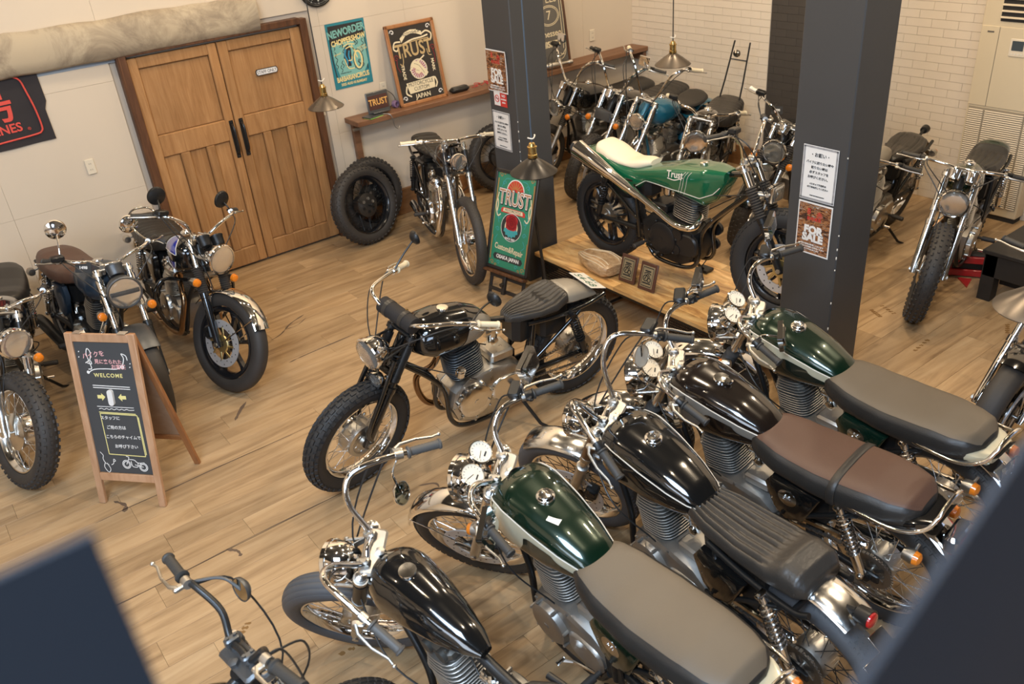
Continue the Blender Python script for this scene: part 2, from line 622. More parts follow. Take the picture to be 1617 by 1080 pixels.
    if style == 'spoke':
        fr = max(hr * .93, .04)
        N_ = 36 if lod > .7 else 24
        r_sp = .0019 if lod > .7 else .0024
        for i in range(N_):
            side = 1 if i % 2 else -1
            a = i * 2 * PI / N_
            sw = rad(24 if hr > .05 else 34) * (1 if (i // 2) % 2 else -1)
            p0 = (ax_x + fr * math.cos(a + sw), side * .036, R + fr * math.sin(a + sw))
            p1 = (ax_x + (rr - .012) * math.cos(a), side * .006, R + (rr - .012) * math.sin(a))
            g.tube([p0, p1], r_sp, 5, caps=False)
            p2 = np.array(p1) * .94 + np.array(p0) * .06
            g.tube([p2, p1], .0032, 5, caps=False)
        g.build('spokes', K.get('spoke_mat', STEEL), wh, kind='stuff')
    else:
        ns = {'mag6': 6, 'mag7': 7, 'magpair': 7, 'mag10': 10}[style]
        for i in range(ns):
            a0 = i * 2 * PI / ns + .3
            offs = (-.13, .13) if style == 'magpair' else (0,)
            gg = G(T)
            for da in offs:
                for k2, (ra, rb) in enumerate([(.03, rr - .015)]):
                    a = a0
                    perp = da * .12
                    d = np.array([math.cos(a), 0, math.sin(a)])
                    t = np.array([-math.sin(a), 0, math.cos(a)])
                    c = np.array(o)
                    rings = []
                    for q, hw_, th_ in ((ra, .030, .011), (rr * .45, .022, .008 if style == 'magpair' else .012), (rb * .85, .022, .008 if style == 'magpair' else .013), (rb + .004, .03, .011 if style == 'magpair' else .022)):
                        m_ = c + d * q + t * perp * min(1, q / rr * 2.2) * 1.6
                        rings.append([m_ + t * th_ + np.array([0, hw_ * .7, 0]), m_ + np.array([0, hw_, 0]), m_ - t * th_ + np.array([0, hw_ * .7, 0]), m_ - t * th_ - np.array([0, hw_ * .7, 0]), m_ - np.array([0, hw_, 0]), m_ + t * th_ - np.array([0, hw_ * .7, 0])])
                    gg.grid(np.array(rings), cap0=True, cap1=True)
            gg.build('wheel_spoke', K.get('spoke_mat', BLACKW), wh)
    # brakes
    if front and K['brake'] in ('disc', 'discgold'):
        sd = K['disc_side']
        for s_ in ((1, -1) if sd == 0 else (sd,)):
            g = G(T)
            dr = .157
            y = s_ * .062
            g.lathe([(y - .003, .105), (y - .003, dr), (y + .003, dr), (y + .003, .105)], o, (0, 1, 0), 48, closed=True)
            g.build('brake_disc', DISC, wh)
            g = G(T)
            g.lathe([(y - s_ * .001, .02), (y + s_ * .006, .022), (y + s_ * .006, .055), (y - s_ * .001, .06)], o, (0, 1, 0), 24, closed=True)
            for i in range(8 if K['brake'] == 'discgold' else 6):
                a = i * 2 * PI / (8 if K['brake'] == 'discgold' else 6)
                g.box((ax_x + .084 * math.cos(a), y, R + .084 * math.sin(a)), (.062, .007, .016), .002, R=Matrix.Rotation(-a - .3, 3, 'Y'))
            if lod > .6:
                gh = G(T)
                for i in range(24):
                    a = i * 2 * PI / 24
                    rr_ = .118 + .02 * (i % 2)
                    gh.lathe([(y - .0036, .0045), (y + .0036, .0045)], (ax_x + rr_ * math.cos(a), 0, R + rr_ * math.sin(a)), (0, 1, 0), 8)
                gh.build('disc_holes', BLACKM, wh, kind='stuff')
            g.build('disc_carrier', GOLD if K['brake'] == 'discgold' else BLACKM, wh)
            g = G(T)
            a = rad(150)
            g.box((ax_x - .135 * math.cos(rad(30)), y, R + .135 * math.sin(rad(20))), (.06, .05, .09), .01, R=Matrix.Rotation(-rad(25), 3, 'Y'))
            g.lathe([(0, .017), (.012, .017)], (ax_x - .13, y + s_ * .02, R + .06), (0, s_, 0), 12)
            g.lathe([(0, .017), (.012, .017)], (ax_x - .112, y + s_ * .02, R + .03), (0, s_, 0), 12)
            g.build('brake_caliper', BLACKM, wh)
    if not front:
        g = G(None)
        y = .075
        g.lathe([(y, .06), (y, .088), (y + .005, .088), (y + .005, .06)], o, (0, 1, 0), 40, closed=True)
        nt = 40
        for i in range(nt):
            a = i * 2 * PI / nt
            g.box((ax_x + .091 * math.cos(a), y + .0025, R + .091 * math.sin(a)), (.01, .004, .006), R=Matrix.Rotation(-a, 3, 'Y'))
        for i in range(5):
            a = i * 2 * PI / 5
            g.box((ax_x + .045 * math.cos(a), y + .0025, R + .045 * math.sin(a)), (.05, .005, .016), R=Matrix.Rotation(-a, 3, 'Y'))
        g.build('sprocket', DULL, wh)
    elif K['brake'] == 'drum':
        g = G(T)
        hr2 = K.get('hub_r', .075) + .013
        g.lathe([(-.058, .018), (-.058, .05), (-.052, .075), (-.044, hr2), (-.030, hr2)], o, (0, 1, 0), 40)
        g.box((ax_x - .07, -.05, R + .05), (.02, .012, .07), .004, R=Matrix.Rotation(rad(-40), 3, 'Y'))
        bpl = g.build('brake_plate', K.get('plate_mat', POLISH), wh)

    return wh


BARS = {
    # dx, y, dz from the clamps, left half (mirrored); last two points carry the grip
    'std': [(0, 0, 0), (0, .055, 0), (.02, .13, .06), (.005, .22, .105), (-.06, .30, .105), (-.13, .385, .095)],
    'wide': [(0, 0, 0), (0, .055, 0), (.03, .14, .09), (.01, .24, .135), (-.07, .31, .135), (-.14, .40, .12)],
    'high': [(0, 0, 0), (0, .06, .0), (.03, .13, .16), (.0, .21, .255), (-.07, .28, .265), (-.15, .385, .24)],
    'ape': [(0, 0, 0), (0, .07, .02), (.02, .17, .24), (-.01, .24, .31), (-.08, .29, .32), (-.19, .36, .30)],
    'flat': [(0, 0, 0), (0, .05, 0), (.0, .12, .01), (-.01, .2, .012), (-.03, .28, .01), (-.06, .39, .0)],
    'pull': [(0, 0, 0), (.0, .05, 0), (.04, .11, .05), (.03, .2, .07), (-.05, .265, .075), (-.17, .33, .05)],
    'sr': [(0, 0, 0), (0, .055, 0), (.03, .12, .07), (.01, .20, .10), (-.06, .27, .085), (-.18, .36, .05)],
    'rise': [(0, 0, 0), (0, .055, 0), (.04, .11, .12), (.02, .18, .185), (-.07, .25, .16), (-.23, .36, .06)],
    'tall': [(0, 0, 0), (0, .055, 0), (.03, .11, .16), (.0, .18, .25), (-.09, .25, .22), (-.25, .355, .11)],
    'back': [(0, 0, 0), (0, .055, 0), (.05, .12, .09), (.03, .20, .13), (-.12, .265, .10), (-.33, .35, .03)],
    'grow': [(0, 0, 0), (0, .06, .0), (.02, .12, .06), (.0, .2, .12), (-.01, .265, .13), (.0, .385, .13)],
    'mx': [(0, 0, 0), (0, .06, 0), (.0, .13, .12), (-.02, .22, .18), (-.05, .29, .19), (-.10, .385, .18)],
    'low': [(0, 0, 0), (.0, .05, 0), (.03, .12, .03), (.02, .2, .035), (-.04, .27, .03), (-.13, .34, .01)],
}


def motorcycle(name, x, y, heading, label, group=None, z=0.0, **kw):
    K = dict(DEF)
    K.update(kw)
    L, lod = K['L'], K['lod']
    root = empty('motorcycle' if name is None else name, (x, y, z), 0, label, 'motorcycle', group)
    # lean: to the bike's own left
    root.rotation_mode = 'QUATERNION'
    q = Matrix.Rotation(rad(heading), 4, 'Z') @ Matrix.Rotation(-rad(K['lean']), 4, 'X')
    root.rotation_quaternion = q.to_quaternion()
    rk = rad(K['rake'])
    tn, cs = math.tan(rk), math.cos(rk)
    off = K['off']
    fx = lambda z_: L - (z_ - K['Rf']) * tn
    axx = lambda z_: fx(z_) - off / cs
    zt = K['ztop']
    k_ax = Vector((-math.sin(rk), 0, math.cos(rk)))
    fwd = Vector((math.cos(rk), 0, math.sin(rk)))
    T = rot_about(Vector((axx(zt), 0, zt)), k_ax, rad(K['steer']))
    S = dict(T=T)
    n8 = 8 if lod < .7 else 12
    P = lambda g, nm, m, par=root, lb=None, kind=None, sharp=38: g.build(nm, m, par, lb, kind=kind, sharp=sharp)

    # ---------------------------------------------------------- wheels
    wheel(root, 'front_wheel', L, K['Rf'], K['wf'], K['rim_f'], S, K, True)
    wheel(root, 'rear_wheel', 0, K['Rr'], K['wr'], K['rim_r'], S, K, False)

    # ---------------------------------------------------------- fork
    fw = K['fork_w']
    for sd in (1, -1):
        zs = K['Rf'] + .30
        g = G(T)
        g.rod((fx(K['Rf'] + .22), sd * fw, K['Rf'] + .22), (fx(zt + .02), sd * fw, zt + .02), .0185, n=14)
        g.lathe([(0, .021), (.012, .021), (.016, .012), (.018, .002)], (fx(zt + .015), sd * fw, zt + .015), tuple(k_ax), 12)
        leg = P(g, 'fork_leg', K['stanchion'])
        g = G(T)
        b = Vector((fx(K['Rf'] - .02), sd * fw, K['Rf'] - .02))
        Ls = (zs - K['Rf'] + .02) / cs
        pr = [(0, .012), (.0, .02), (.03, .024), (.05, .023), (.07, .024), (Ls * .9, .0245), (Ls * .91, .028), (Ls, .028), (Ls + .004, .02)]
        g.lathe(pr, tuple(b), tuple(k_ax), 16)
        if K['brake'] != 'drum' or True:
            g.box(tuple(b + k_ax * .17 + fwd * -.022), (.02, .016, .05), .004)
        P(g, 'fork_slider', K['slider'], leg)
        if K['gaiter']:
            g = G(T)
            Lg = .17 if K['gaiter'] == 1 else K['gaiter']
            pr = []
            nb = 12
            for i in range(nb):
                pr += [(Ls + Lg * i / nb, .026 + .003), (Ls + Lg * (i + .5) / nb, .026 + .010)]
            pr += [(Ls + Lg, .024)]
            g.lathe(pr, tuple(b), tuple(k_ax), 16)
            P(g, 'fork_gaiter', RUBBER, leg)
        else:
            g = G(T)
            zc0, zc1 = K['ztop'] - .19, K['ztop'] - .03
            g.rod((fx(zc0), sd * fw, zc0), (fx(zc1), sd * fw, zc1), .026, n=14)
            P(g, 'fork_cover', K.get('fork_cover', K['stanchion']), leg)
    for zz, th in ((zt, .022), (zt - .20, .03)):
        g = G(T)
        c = Vector((axx(zz), 0, zz))
        M = Matrix((fwd, Vector((0, 1, 0)), k_ax)).transposed()
        g.box(tuple(c + fwd * off * .5), (.075, fw * 2 - .01, th), .008, R=M)
        for sd in (1, -1):
            g.lathe([(-th / 2, .028), (th / 2, .028)], (fx(zz), sd * fw, zz), tuple(k_ax), 14)
        g.lathe([(th / 2, .018), (th / 2 + .012, .017), (th / 2 + .016, .008)], tuple(c), tuple(k_ax), 6)
        P(g, 'triple_clamp', K.get('clamp_mat', ALU))
    g = G()
    g.rod((axx(zt - .18), 0, zt - .18), (axx(zt - .02), 0, zt - .02), .03, n=16)
    P(g, 'steering_head', K['frame_mat'])

    # ---------------------------------------------------------- handlebar
    bz = zt + .045
    mount = Vector((axx(zt) + off * .6 + K.get('bar_dx', 0), 0, bz))
    half = BARS[K['bar']] if isinstance(K['bar'], str) else K['bar']
    pts = [tuple(mount + Vector((a, -b, c))) for a, b, c in half[::-1]] + [tuple(mount + Vector(p)) for p in half[1:]]
    g = G(T)
    cv = spl(pts, 6)
    g.tube(cv, .0112, n8)
    bar = P(g, 'handlebar', K['bar_mat'])
    for sd in (1, -1):
        g = G(T)
        g.box(tuple(mount + Vector((0, sd * .05, 0))), (.045, .026, .03), .005)
        for dx in (-.013, .013):
            g.lathe([(0, .006), (.004, .006), (.004, .003)], tuple(mount + Vector((dx, sd * .05, .016))), (0, 0, 1), 8)
        g.rod(tuple(mount + Vector((0, sd * .05, -.055))), tuple(mount + Vector((0, sd * .05, -.01))), .014, n=10)
        P(g, 'bar_clamp', K.get('clamp_mat', ALU), bar)
    ends = {}
    for sd in (1, -1):
        e = mount + Vector((half[-1][0], sd * half[-1][1], half[-1][2]))
        e0 = mount + Vector((half[-2][0], sd * half[-2][1], half[-2][2]))
        d = (e - e0).normalized()
        ends[sd] = (e, d)
        g = G(T)
        gl = .118
        gp = [(-.004, .017), (-.002, .022), (.004, .022), (.008, .0165)]
        for i in range(8):
            gp += [(.012 + i * .0125, .0155), (.016 + i * .0125, .0165)]
        gp += [(gl - .006, .016), (gl - .002, .02), (gl + .004, .019), (gl + .006, .01)]
        g.lathe(gp, tuple(e - d * gl), tuple(d), 14)
        P(g, 'grip', K['grip'], bar)
        # perch, lever, switch box
        pp = e - d * (gl + .035)
        side = d.cross(Vector((0, 0, 1))).normalized()     # forward
        if (side.x < 0) != bool(K.get('lever_flip')):
            side = -side
        g = G(T)
        g.lathe([(-.014, .0165), (.014, .0165)], tuple(pp), tuple(d), 12)
        g.box(tuple(pp + side * .022 + Vector((0, 0, -.004))), (.045, .022, .016), .004)
        g.tube([tuple(pp + side * .03 + d * -.004), tuple(pp + side * .046 + d * .02), tuple(pp + side * .05 + d * .08), tuple(pp + side * .040 + d * .14), tuple(pp + side * .045 + d * .165)], [.007, .0065, .005, .0045, .0045], 8)
        g.sphere(tuple(pp + side * .045 + d * .168), .008, 10)
        P(g, 'lever', K.get('lever_mat', ALU), bar)
        if K.get('switches', True):
            g = G(T)
            ps = e - d * (gl + .004)
            g.lathe([(-.032, .018), (-.03, .021), (-.004, .021), (0, .018)], tuple(ps), tuple(d), 12)
            g.box(tuple(ps - side * .02 - d * .018 + Vector((0, 0, .004))), (.018, .02, .014), .003)
            P(g, 'switch_box', BLACKM, bar)
        if sd == -1 and K['brake'] != 'drum':
            g = G(T)
            g.box(tuple(pp + side * .03 + Vector((0, 0, .022)) - d * .02), (.05, .075, .032), .006)
            P(g, 'brake_reservoir', BLACKM, bar)
    # mirrors: (side, kind, out, up, fwd, radius)
    for (sd, kind, mo, mu, mf, mr) in K['mirrors']:
        e, d = ends[sd]
        p = e - d * .155 if kind != 'bottom' else e - d * .02
        h = mount + Vector((mo, sd * mu, mf))
        mid = p * .45 + h * .55 + Vector((.02, 0, -.01 if mf > .1 else .02))
        g = G(T)
        g.tube(spl([tuple(p), tuple(mid), tuple(h)], 6), .0052, 8)
        st = P(g, 'mirror', K.get('mirror_mat', CHROME))
        nd = Vector((-1, -sd * .12, .15)).normalized()
        Mh = plane_matrix(h, Vector((0, 1, 0)) * 1.0, Vector((nd.z, 0, -nd.x)))
        Mh = plane_matrix(h + nd * .0, nd.cross(Vector((0, 0, 1))), Vector((0, 0, 1)))
        if kind == 'rect':
            pr = [(.055, .03), (.05, .038), (-.05, .038), (-.058, .03), (-.05, -.036), (-.04, -.042), (.042, -.042), (.052, -.034)]
            pr = [(a * mr / .055, b * mr / .055 * 1.15) for a, b in pr]
            g = G(T)
            g.prism(pr, -.022, .0, 'z', T=Mh)
            g.prism([(a * .6, b * .6) for a, b in pr], -.03, -.02, 'z', T=Mh)
            P(g, 'mirror_housing', K.get('mirror_mat', CHROME), st)
            g = G(T)
            g.prism([(a * .92, b * .92) for a, b in pr], .0, .002, 'z', T=Mh)
            P(g, 'mirror_glass', K.get('mirror_glass', MIRROR), st)
        else:
            g = G(T)
            g.lathe([(-.026, .004), (-.022, mr * .55), (-.010, mr * .93), (.0, mr), (.004, mr), (.004, mr * .94), (.001, mr * .93)], tuple(h), tuple(nd), 28)
            P(g, 'mirror_housing', K.get('mirror_mat', CHROME), st)
            g = G(T)
            g.lathe([(.0012, mr * .93), (.0024, mr * .9), (.0028, .001)], tuple(h), tuple(nd), 28)
            P(g, 'mirror_glass', K.get('mirror_glass', MIRROR), st)

    # ---------------------------------------------------------- headlamp
    lp = K['lamp']
    if lp:
        zc = lp['z']
        c = Vector((axx(zc) + lp['fwd'], 0, zc))
        r = lp['r']
        g = G(T)
        down = lp.get('down', .06)
        dr = Vector((1, 0, -down)).normalized()
        if lp.get('rect'):
            pr = [(-.075, -.05), (.075, -.05), (.08, -.045), (.08, .045), (.075, .05), (-.075, .05), (-.08, .045), (-.08, -.045)]
            for a, b, sc in ((-.03, 0.0, .8), (0, .02, 1)):
                pass
            M = plane_matrix(c, (0, 1, 0), (0, 0, 1))
            rings = []
            for d_, sc in ((-.05, .55), (-.045, .75), (-.01, .98), (.012, 1.0), (.014, .93)):
                rings.append([M @ Vector((a * sc, b * sc, d_)) for a, b in pr])
            g.grid(np.array([[tuple(v) for v in rg] for rg in rings]), cap0=True, cap1=True)
            hl = P(g, 'headlight', lp.get('shell', CHROME))
            g = G(T)
            rings = [[M @ Vector((a * sc, b * sc, d_)) for a, b in pr] for d_, sc in ((.013, .9), (.02, .85), (.022, .5))]
            g.grid(np.array([[tuple(v) for v in rg] for rg in rings]), cap1=True)
            P(g, 'headlight_lens', LENS, hl)
        else:
            bowl = [(-r * 1.25, .012), (-r * 1.2, r * .3), (-r * 1.0, r * .62), (-r * .6, r * .9), (-.01, r * .99), (0, r * 1.0), (.0, r * 1.05), (.016, r * 1.06), (.022, r * 1.0), (.02, r * .93), (-.01, r * .85), (-.05, r * .3), (-.055, .004)]
            g.lathe(bowl, tuple(c), tuple(dr), 36)
            hl = P(g, 'headlight', lp['shell'])
            g = G(T)
            g.lathe([(.012, r * .90), (-.008, r * .80), (-.035, r * .45), (-.045, r * .12), (-.02, r * .10), (-.018, .001)], tuple(c), tuple(dr), 28)
            P(g, 'reflector', CHROME, hl)
            if lp.get('bar'):
                g = G(T)
                g.box((c.x + .012, 0, zc), (.012, r * 1.7, r * .28), .003)
                P(g, 'lamp_bar', BLACKM, hl)
            g = G(T)
            g.lathe([(.018, r * .94), (.026, r * .8), (.031, r * .45), (.033, .003)], tuple(c), tuple(dr), 32)
            P(g, 'headlight_lens', LENS, hl)
        for sd in (1, -1):
            g = G(T)
            zb_ = zc - .0
            g.box((0, 0, 0), (.05, .004, .03), .001, T=Matrix.Translation(((c.x + fx(zb_)) / 2 - .01, sd * (r * .5 + fw) / 2 * 1.05, zb_)) @ Matrix.Rotation(-sd * .5, 4, 'Z'))
            g.tube([(fx(zb_), sd * fw, zb_), (c.x - .02, sd * (r + .004), zc)], .007, 8)
            g.lathe([(0, .011), (.008, .011)], (c.x - .02, sd * (r + .004), zc), (0, sd, 0), 10)
            P(g, 'headlight_bracket', K.get('clamp_mat', ALU), hl)

    # ---------------------------------------------------------- gauges
    ng = K['gauges']
    gr = K.get('gauge_r', .042)
    for i in range(ng):
        yy = {1: [0.0], 2: [.052, -.052]}[ng][i] + K.get('gauge_y', 0)
        c = Vector((axx(zt) + off + .075 + K.get('gauge_dx', 0), yy, zt + .055 + K.get('gauge_dz', 0)))
        dr = Vector((-.62, 0, .78)).normalized()
        g = G(T)
        g.lathe([(-.062, .01), (-.06, gr * .8), (-.05, gr * .9), (-.004, gr * .98), (.0, gr * 1.05), (.008, gr * 1.05), (.01, gr * .95), (.004, gr * .9)], tuple(c), tuple(dr), 32)
        ga = P(g, 'gauge', K.get('gauge_mat', CHROME))
        g = G(T)
        g.lathe([(.003, gr * .93), (.0045, gr * .9), (.005, .001)], tuple(c), tuple(dr), 32)
        P(g, 'gauge_face', K.get('dial', DIAL), ga)
        g = G(T)
        M = plane_matrix(c + dr * .006, (0, -1, 0), Vector((.78, 0, .62)))
        for k in range(13):
            a = rad(-40 + 260 * k / 12)
            g.box((gr * .74 * math.cos(a), gr * .74 * math.sin(a), 0), (.006, .0014, .0008), T=M @ Matrix.Identity(4), R=None) if False else \
                g.box((0, 0, 0), (.006, .0014, .0008), T=M @ Matrix.Rotation(a, 4, 'Z') @ Matrix.Translation((gr * .74, 0, 0)))
        g.box((0, 0, 0), (gr * .7, .0022, .001), T=M @ Matrix.Rotation(rad(150 + 40 * i), 4, 'Z') @ Matrix.Translation((gr * .25, 0, .001)))
        g.box((0, 0, 0), (.022, .006, .001), T=M @ Matrix.Translation((0, -gr * .42, 0)))
        P(g, 'gauge_marks', DIALBK if K.get('dial', DIAL) is DIAL else WHITEP, ga)

    # ---------------------------------------------------------- tank
    tk = K['tank']
    tz = K['tank_z']
    hx = axx(.86)
    if tk == 'sr':
        x1, x0 = hx - .005, hx - .535
        TS = Surf(x0, x1, [(0, .055), (.08, .082), (.25, .108), (.5, .132), (.75, .148), (.88, .142), (.96, .115), (1, .06)],
                  [(0, .795 + tz), (.1, .835 + tz), (.3, .885 + tz), (.55, .925 + tz), (.78, .945 + tz), (.9, .935 + tz), (.97, .90 + tz), (1, .86 + tz)],
                  [(0, .745 + tz), (.15, .705 + tz), (.4, .69 + tz), (.8, .70 + tz), (1, .75 + tz)],
                  [(0, .775 + tz), (.3, .80 + tz), (.7, .825 + tz), (1, .83 + tz)], 2.4, 4.6)
    elif tk == 'peanut':
        x1, x0 = hx - .01, hx - .53
        TS = Surf(x0, x1, [(0, .025), (.1, .052), (.3, .082), (.55, .108), (.78, .122), (.9, .108), (.97, .075), (1, .035)],
                  [(0, .80 + tz), (.15, .845 + tz), (.4, .895 + tz), (.65, .925 + tz), (.85, .93 + tz), (.95, .905 + tz), (1, .86 + tz)],
                  [(0, .775 + tz), (.3, .745 + tz), (.8, .735 + tz), (1, .79 + tz)],
                  [(0, .785 + tz), (.5, .805 + tz), (1, .82 + tz)], 2.2, 2.2)
    elif tk == 'round':
        x1, x0 = hx - .02, hx - .50
        TS = Surf(x0, x1, [(0, .05), (.06, .085), (.25, .125), (.55, .148), (.8, .148), (.93, .12), (1, .06)],
                  [(0, .80 + tz), (.1, .85 + tz), (.3, .90 + tz), (.6, .93 + tz), (.85, .925 + tz), (.95, .90 + tz), (1, .85 + tz)],
                  [(0, .75 + tz), (.2, .70 + tz), (.8, .70 + tz), (1, .75 + tz)],
                  [(0, .775 + tz), (1, .80 + tz)], 2.3, 2.2)
    else:
        TS = None
    if TS:
        mseg, nseg = (30, 40) if lod > .8 else (18, 22)
        g = G()
        TS.mesh(g, mseg, nseg)
        tank = P(g, 'fuel_tank', K['tank_mat'], sharp=60)
        if K['panel']:
            pm, em = K['panel']
            hi = lambda u: rad(1) + rad(35) * np.clip(u, 0, 1) ** .9
            lo = lambda u: np.full_like(u, rad(-66))
            for sd in (1, -1):
                g = G()
                TS.patch(g, .04, .985, lo, hi, .0014, mirror=False, side=sd)
                P(g, 'tank_panel', pm, tank)
            LOW = rad(-66)
            brd = lambda u: rad(-10) + rad(30) * np.clip(u, 0, 1) ** .9
            e_hi = lambda u: LOW + (brd(np.minimum(u, .5)) - LOW) * np.sqrt(np.clip(1 - np.clip((u - .48) / .17, 0, 1) ** 2, 0, 1))
            for sd in (1, -1):
              g = G()
              TS.patch(g, .06, .65, lambda u: np.full_like(u, LOW), e_hi, .0030, 40, 10, mirror=False, side=sd)
              P(g, 'knee_pad', em, tank)
        if K['stripe']:
            for sd in (1, -1):
                g = G()
                u = np.linspace(.02, .99, 30)
                Pn = TS.at(u, rad(1) + rad(35) * u ** .9, .0012)
                Pn[:, 1] *= sd
                g.tube(Pn, .0026, 6)
                P(g, 'pinstripe', K['stripe'], tank)
        # filler cap
        uc = .55 if tk != 'peanut' else .66
        pc = TS.at(np.array([uc]), np.array([PI / 2]))[0]
        g = G()
        if K['cap'] == 'flat':
            g.lathe([(-.008, .036), (.006, .036), (.01, .033), (.012, .026), (.014, .024), (.02, .022), (.021, .012), (.019, .010), (.019, .002)], tuple(pc), (-.12, 0, 1), 28)
            if K['cap'] == 'flat' and tk == 'sr' and lod > .8:
                g.box(tuple(pc + np.array([-.0, 0, .022])), (.03, .008, .006), .002)
        elif K['cap'] == 'hinge':
            g.lathe([(-.008, .034), (.008, .034), (.012, .03), (.014, .002)], tuple(pc), (-.12, 0, 1), 24)
            g.box(tuple(pc + np.array([-.035, 0, .005])), (.04, .034, .014), .005)
        elif K['cap'] == 'disc':
            g.lathe([(-.008, .031), (.006, .032), (.010, .03), (.011, .002)], tuple(pc), (-.1, 0, 1), 28)
        if K['cap']:
            P(g, 'fuel_cap', CHROME if K['cap'] != 'disc' else POLISH, tank)
        if K.get('sticker'):
            ps = TS.at(np.array([uc - .16]), np.array([PI / 2 - .25]), .001)[0]
            M = plane_matrix(ps, (-.9, -.35, -.2), (-.3, .9, .0))
            g = G()
            g.box((0, 0, 0), (.05, .036, .0006), T=M)
            st = P(g, 'sticker', WHITEP, tank)
            g = G()
            g.box((.0, .014, .0006), (.048, .006, .0004), T=M)
            g.box((.0, .003, .0006), (.04, .0018, .0004), T=M)
            g.box((.0, -.004, .0006), (.04, .0018, .0004), T=M)
        if K['neck_cup'] and tk == 'sr':
            c = Vector((hx - .10, 0, .925 + tz))
            g = G()
            g.lathe([(-.03, .04), (-.005, .046), (.006, .05), (.008, .047), (.0, .042), (-.018, .036), (-.02, .002)], tuple(c), (-.25, 0, 1), 26)
            P(g, 'ignition_cup', BLACKP, tank)
            g = G()
            g.lathe([(-.02, .018), (-.0, .018), (.004, .015), (.005, .001)], tuple(c), (-.25, 0, 1), 20)
            P(g, 'ignition_lock', POLISH, tank)
        if K['emblem']:
            for sd in (1, -1):
                ue = K.get('emblem_u', .86)
                pe = TS.at(np.array([ue]), np.array([rad(12)]), .002)[0]
                pe[1] *= sd
                g = G()
                g.lathe([(0, .021), (.003, .021), (.004, .017), (.0035, .016), (.003, .006), (.004, .005), (.004, .001)], tuple(pe), (.1, sd, .12), 22)
                P(g, 'tank_emblem', BRASS if K['emblem'] == 'brass' else CHROME, tank)
        if K.get('tank_deco'):
            K['tank_deco'](P, TS, tank)

    # ---------------------------------------------------------- seat
    se = K['seat']
    sx0, sx1 = K['seat_x']
    sz = K['seat_z']
    SS = None
    rib = K['seat_rib']
    if se == 'long':
        SS = Surf(sx0, sx1, [(0, .045), (.02, .085), (.06, .12), (.14, .142), (.3, .155), (.55, .160), (.78, .146), (.9, .122), (.96, .095), (.99, .065), (1, .04)],
                  [(0, sz - .02), (.06, sz + .015), (.25, sz + .022), (.5, sz + .006), (.7, sz + .004), (.88, sz + .018), (.96, sz + .008), (1, sz - .02)],
                  [(0, sz - .085), (.3, sz - .12), (.8, sz - .11), (1, sz - .08)],
                  [(0, sz - .055), (.5, sz - .075), (1, sz - .06)], 3.2, 4.5, rib, .0)
    elif se == 'hump':
        SS = Surf(sx0, sx1, [(0, .09), (.05, .115), (.25, .125), (.5, .122), (.75, .108), (.92, .08), (1, .05)],
                  [(0, sz + .0), (.05, sz + .035), (.16, sz + .045), (.24, sz + .02), (.3, sz + .004), (.5, sz - .008), (.7, sz - .004), (.9, sz - .002), (.97, sz - .015), (1, sz - .03)],
                  [(0, sz - .07), (.3, sz - .08), (.8, sz - .075), (1, sz - .06)],
                  [(0, sz - .04), (.5, sz - .05), (1, sz - .045)], 3.2, 2.6, rib, .24)
    elif se == 'solo':
        SS = Surf(sx0, sx1, [(0, .07), (.08, .12), (.3, .14), (.55, .125), (.8, .09), (.95, .055), (1, .03)],
                  [(0, sz + .05), (.08, sz + .05), (.25, sz + .03), (.5, sz + .005), (.8, sz + .0), (.95, sz - .01), (1, sz - .025)],
                  [(0, sz - .0), (.2, sz - .03), (.8, sz - .045), (1, sz - .045)],
                  [(0, sz + .015), (.3, sz - .01), (1, sz - .035)], 2.9, 2.4, rib, .05)
    if SS:
        g = G()
        if lod > .8:
            mm, nn_ = (64, 72) if rib else (48, 44)
        else:
            mm, nn_ = (48, 40) if rib else (20, 24)
        SS.mesh(g, mm, nn_)
        seat = P(g, 'seat', K['seat_mat'], sharp=60)
        if K['seat_top']:
            g = G()
            a0 = rad(K.get('seat_edge', 44))
            SS.patch(g, .012, .992, lambda u: np.full_like(u, a0), lambda u: np.full_like(u, PI - a0), .0025, 60, 34, mirror=False)
            P(g, 'seat_top', K['seat_top'], seat, sharp=80)
        if K['seat_piping']:
            g = G()
            for a in (rad(24), PI - rad(24)):
                u = np.linspace(.03, .99, 40)
                g.tube(SS.at(u, a, .003), .0032, 6)
            g.tube(SS.at(np.full(24, .03), np.linspace(rad(24), PI - rad(24), 24), .003), .0032, 6)
            P(g, 'seat_piping', K['seat_piping'], seat)
        if K['seat_strap']:
            g = G()
            ph = np.linspace(rad(-15), PI + rad(15), 34)
            u0, u1 = .40, .445
            rings = np.stack([SS.at(u0, ph, .004), SS.at(u0 + .004, ph, .007), SS.at(u1 - .004, ph, .007), SS.at(u1, ph, .004)], 0)
            g.grid(rings, closed_v=False)
            P(g, 'seat_strap', SEATBK, seat, sharp=80)
    if K.get('solo_cowl'):
        g = G()
        CS = Surf(sx0 - .20, sx0 + .07, [(0, .085), (.3, .10), (.7, .115), (1, .11)], [(0, sz - .03), (.4, sz + .035), (.8, sz + .055), (1, sz + .03)], [(0, sz - .06), (1, sz - .02)], [(0, sz - .05), (1, sz)], 2.3, 3)
        CS.mesh(g, 14, 28)
        P(g, 'tail_cowl', K['solo_cowl'])

    # ---------------------------------------------------------- frame
    fm = K['frame_mat']
    g = G()
    hz0, hz1 = zt - .17, zt - .04
    hxl, hxh = axx(hz0), axx(hz1)
    g.tube(spl([(hxh - .02, 0, hz1 - .01), (.75, 0, .78), (.5, 0, .71), (.35, 0, .69)], 6), .020, n8)
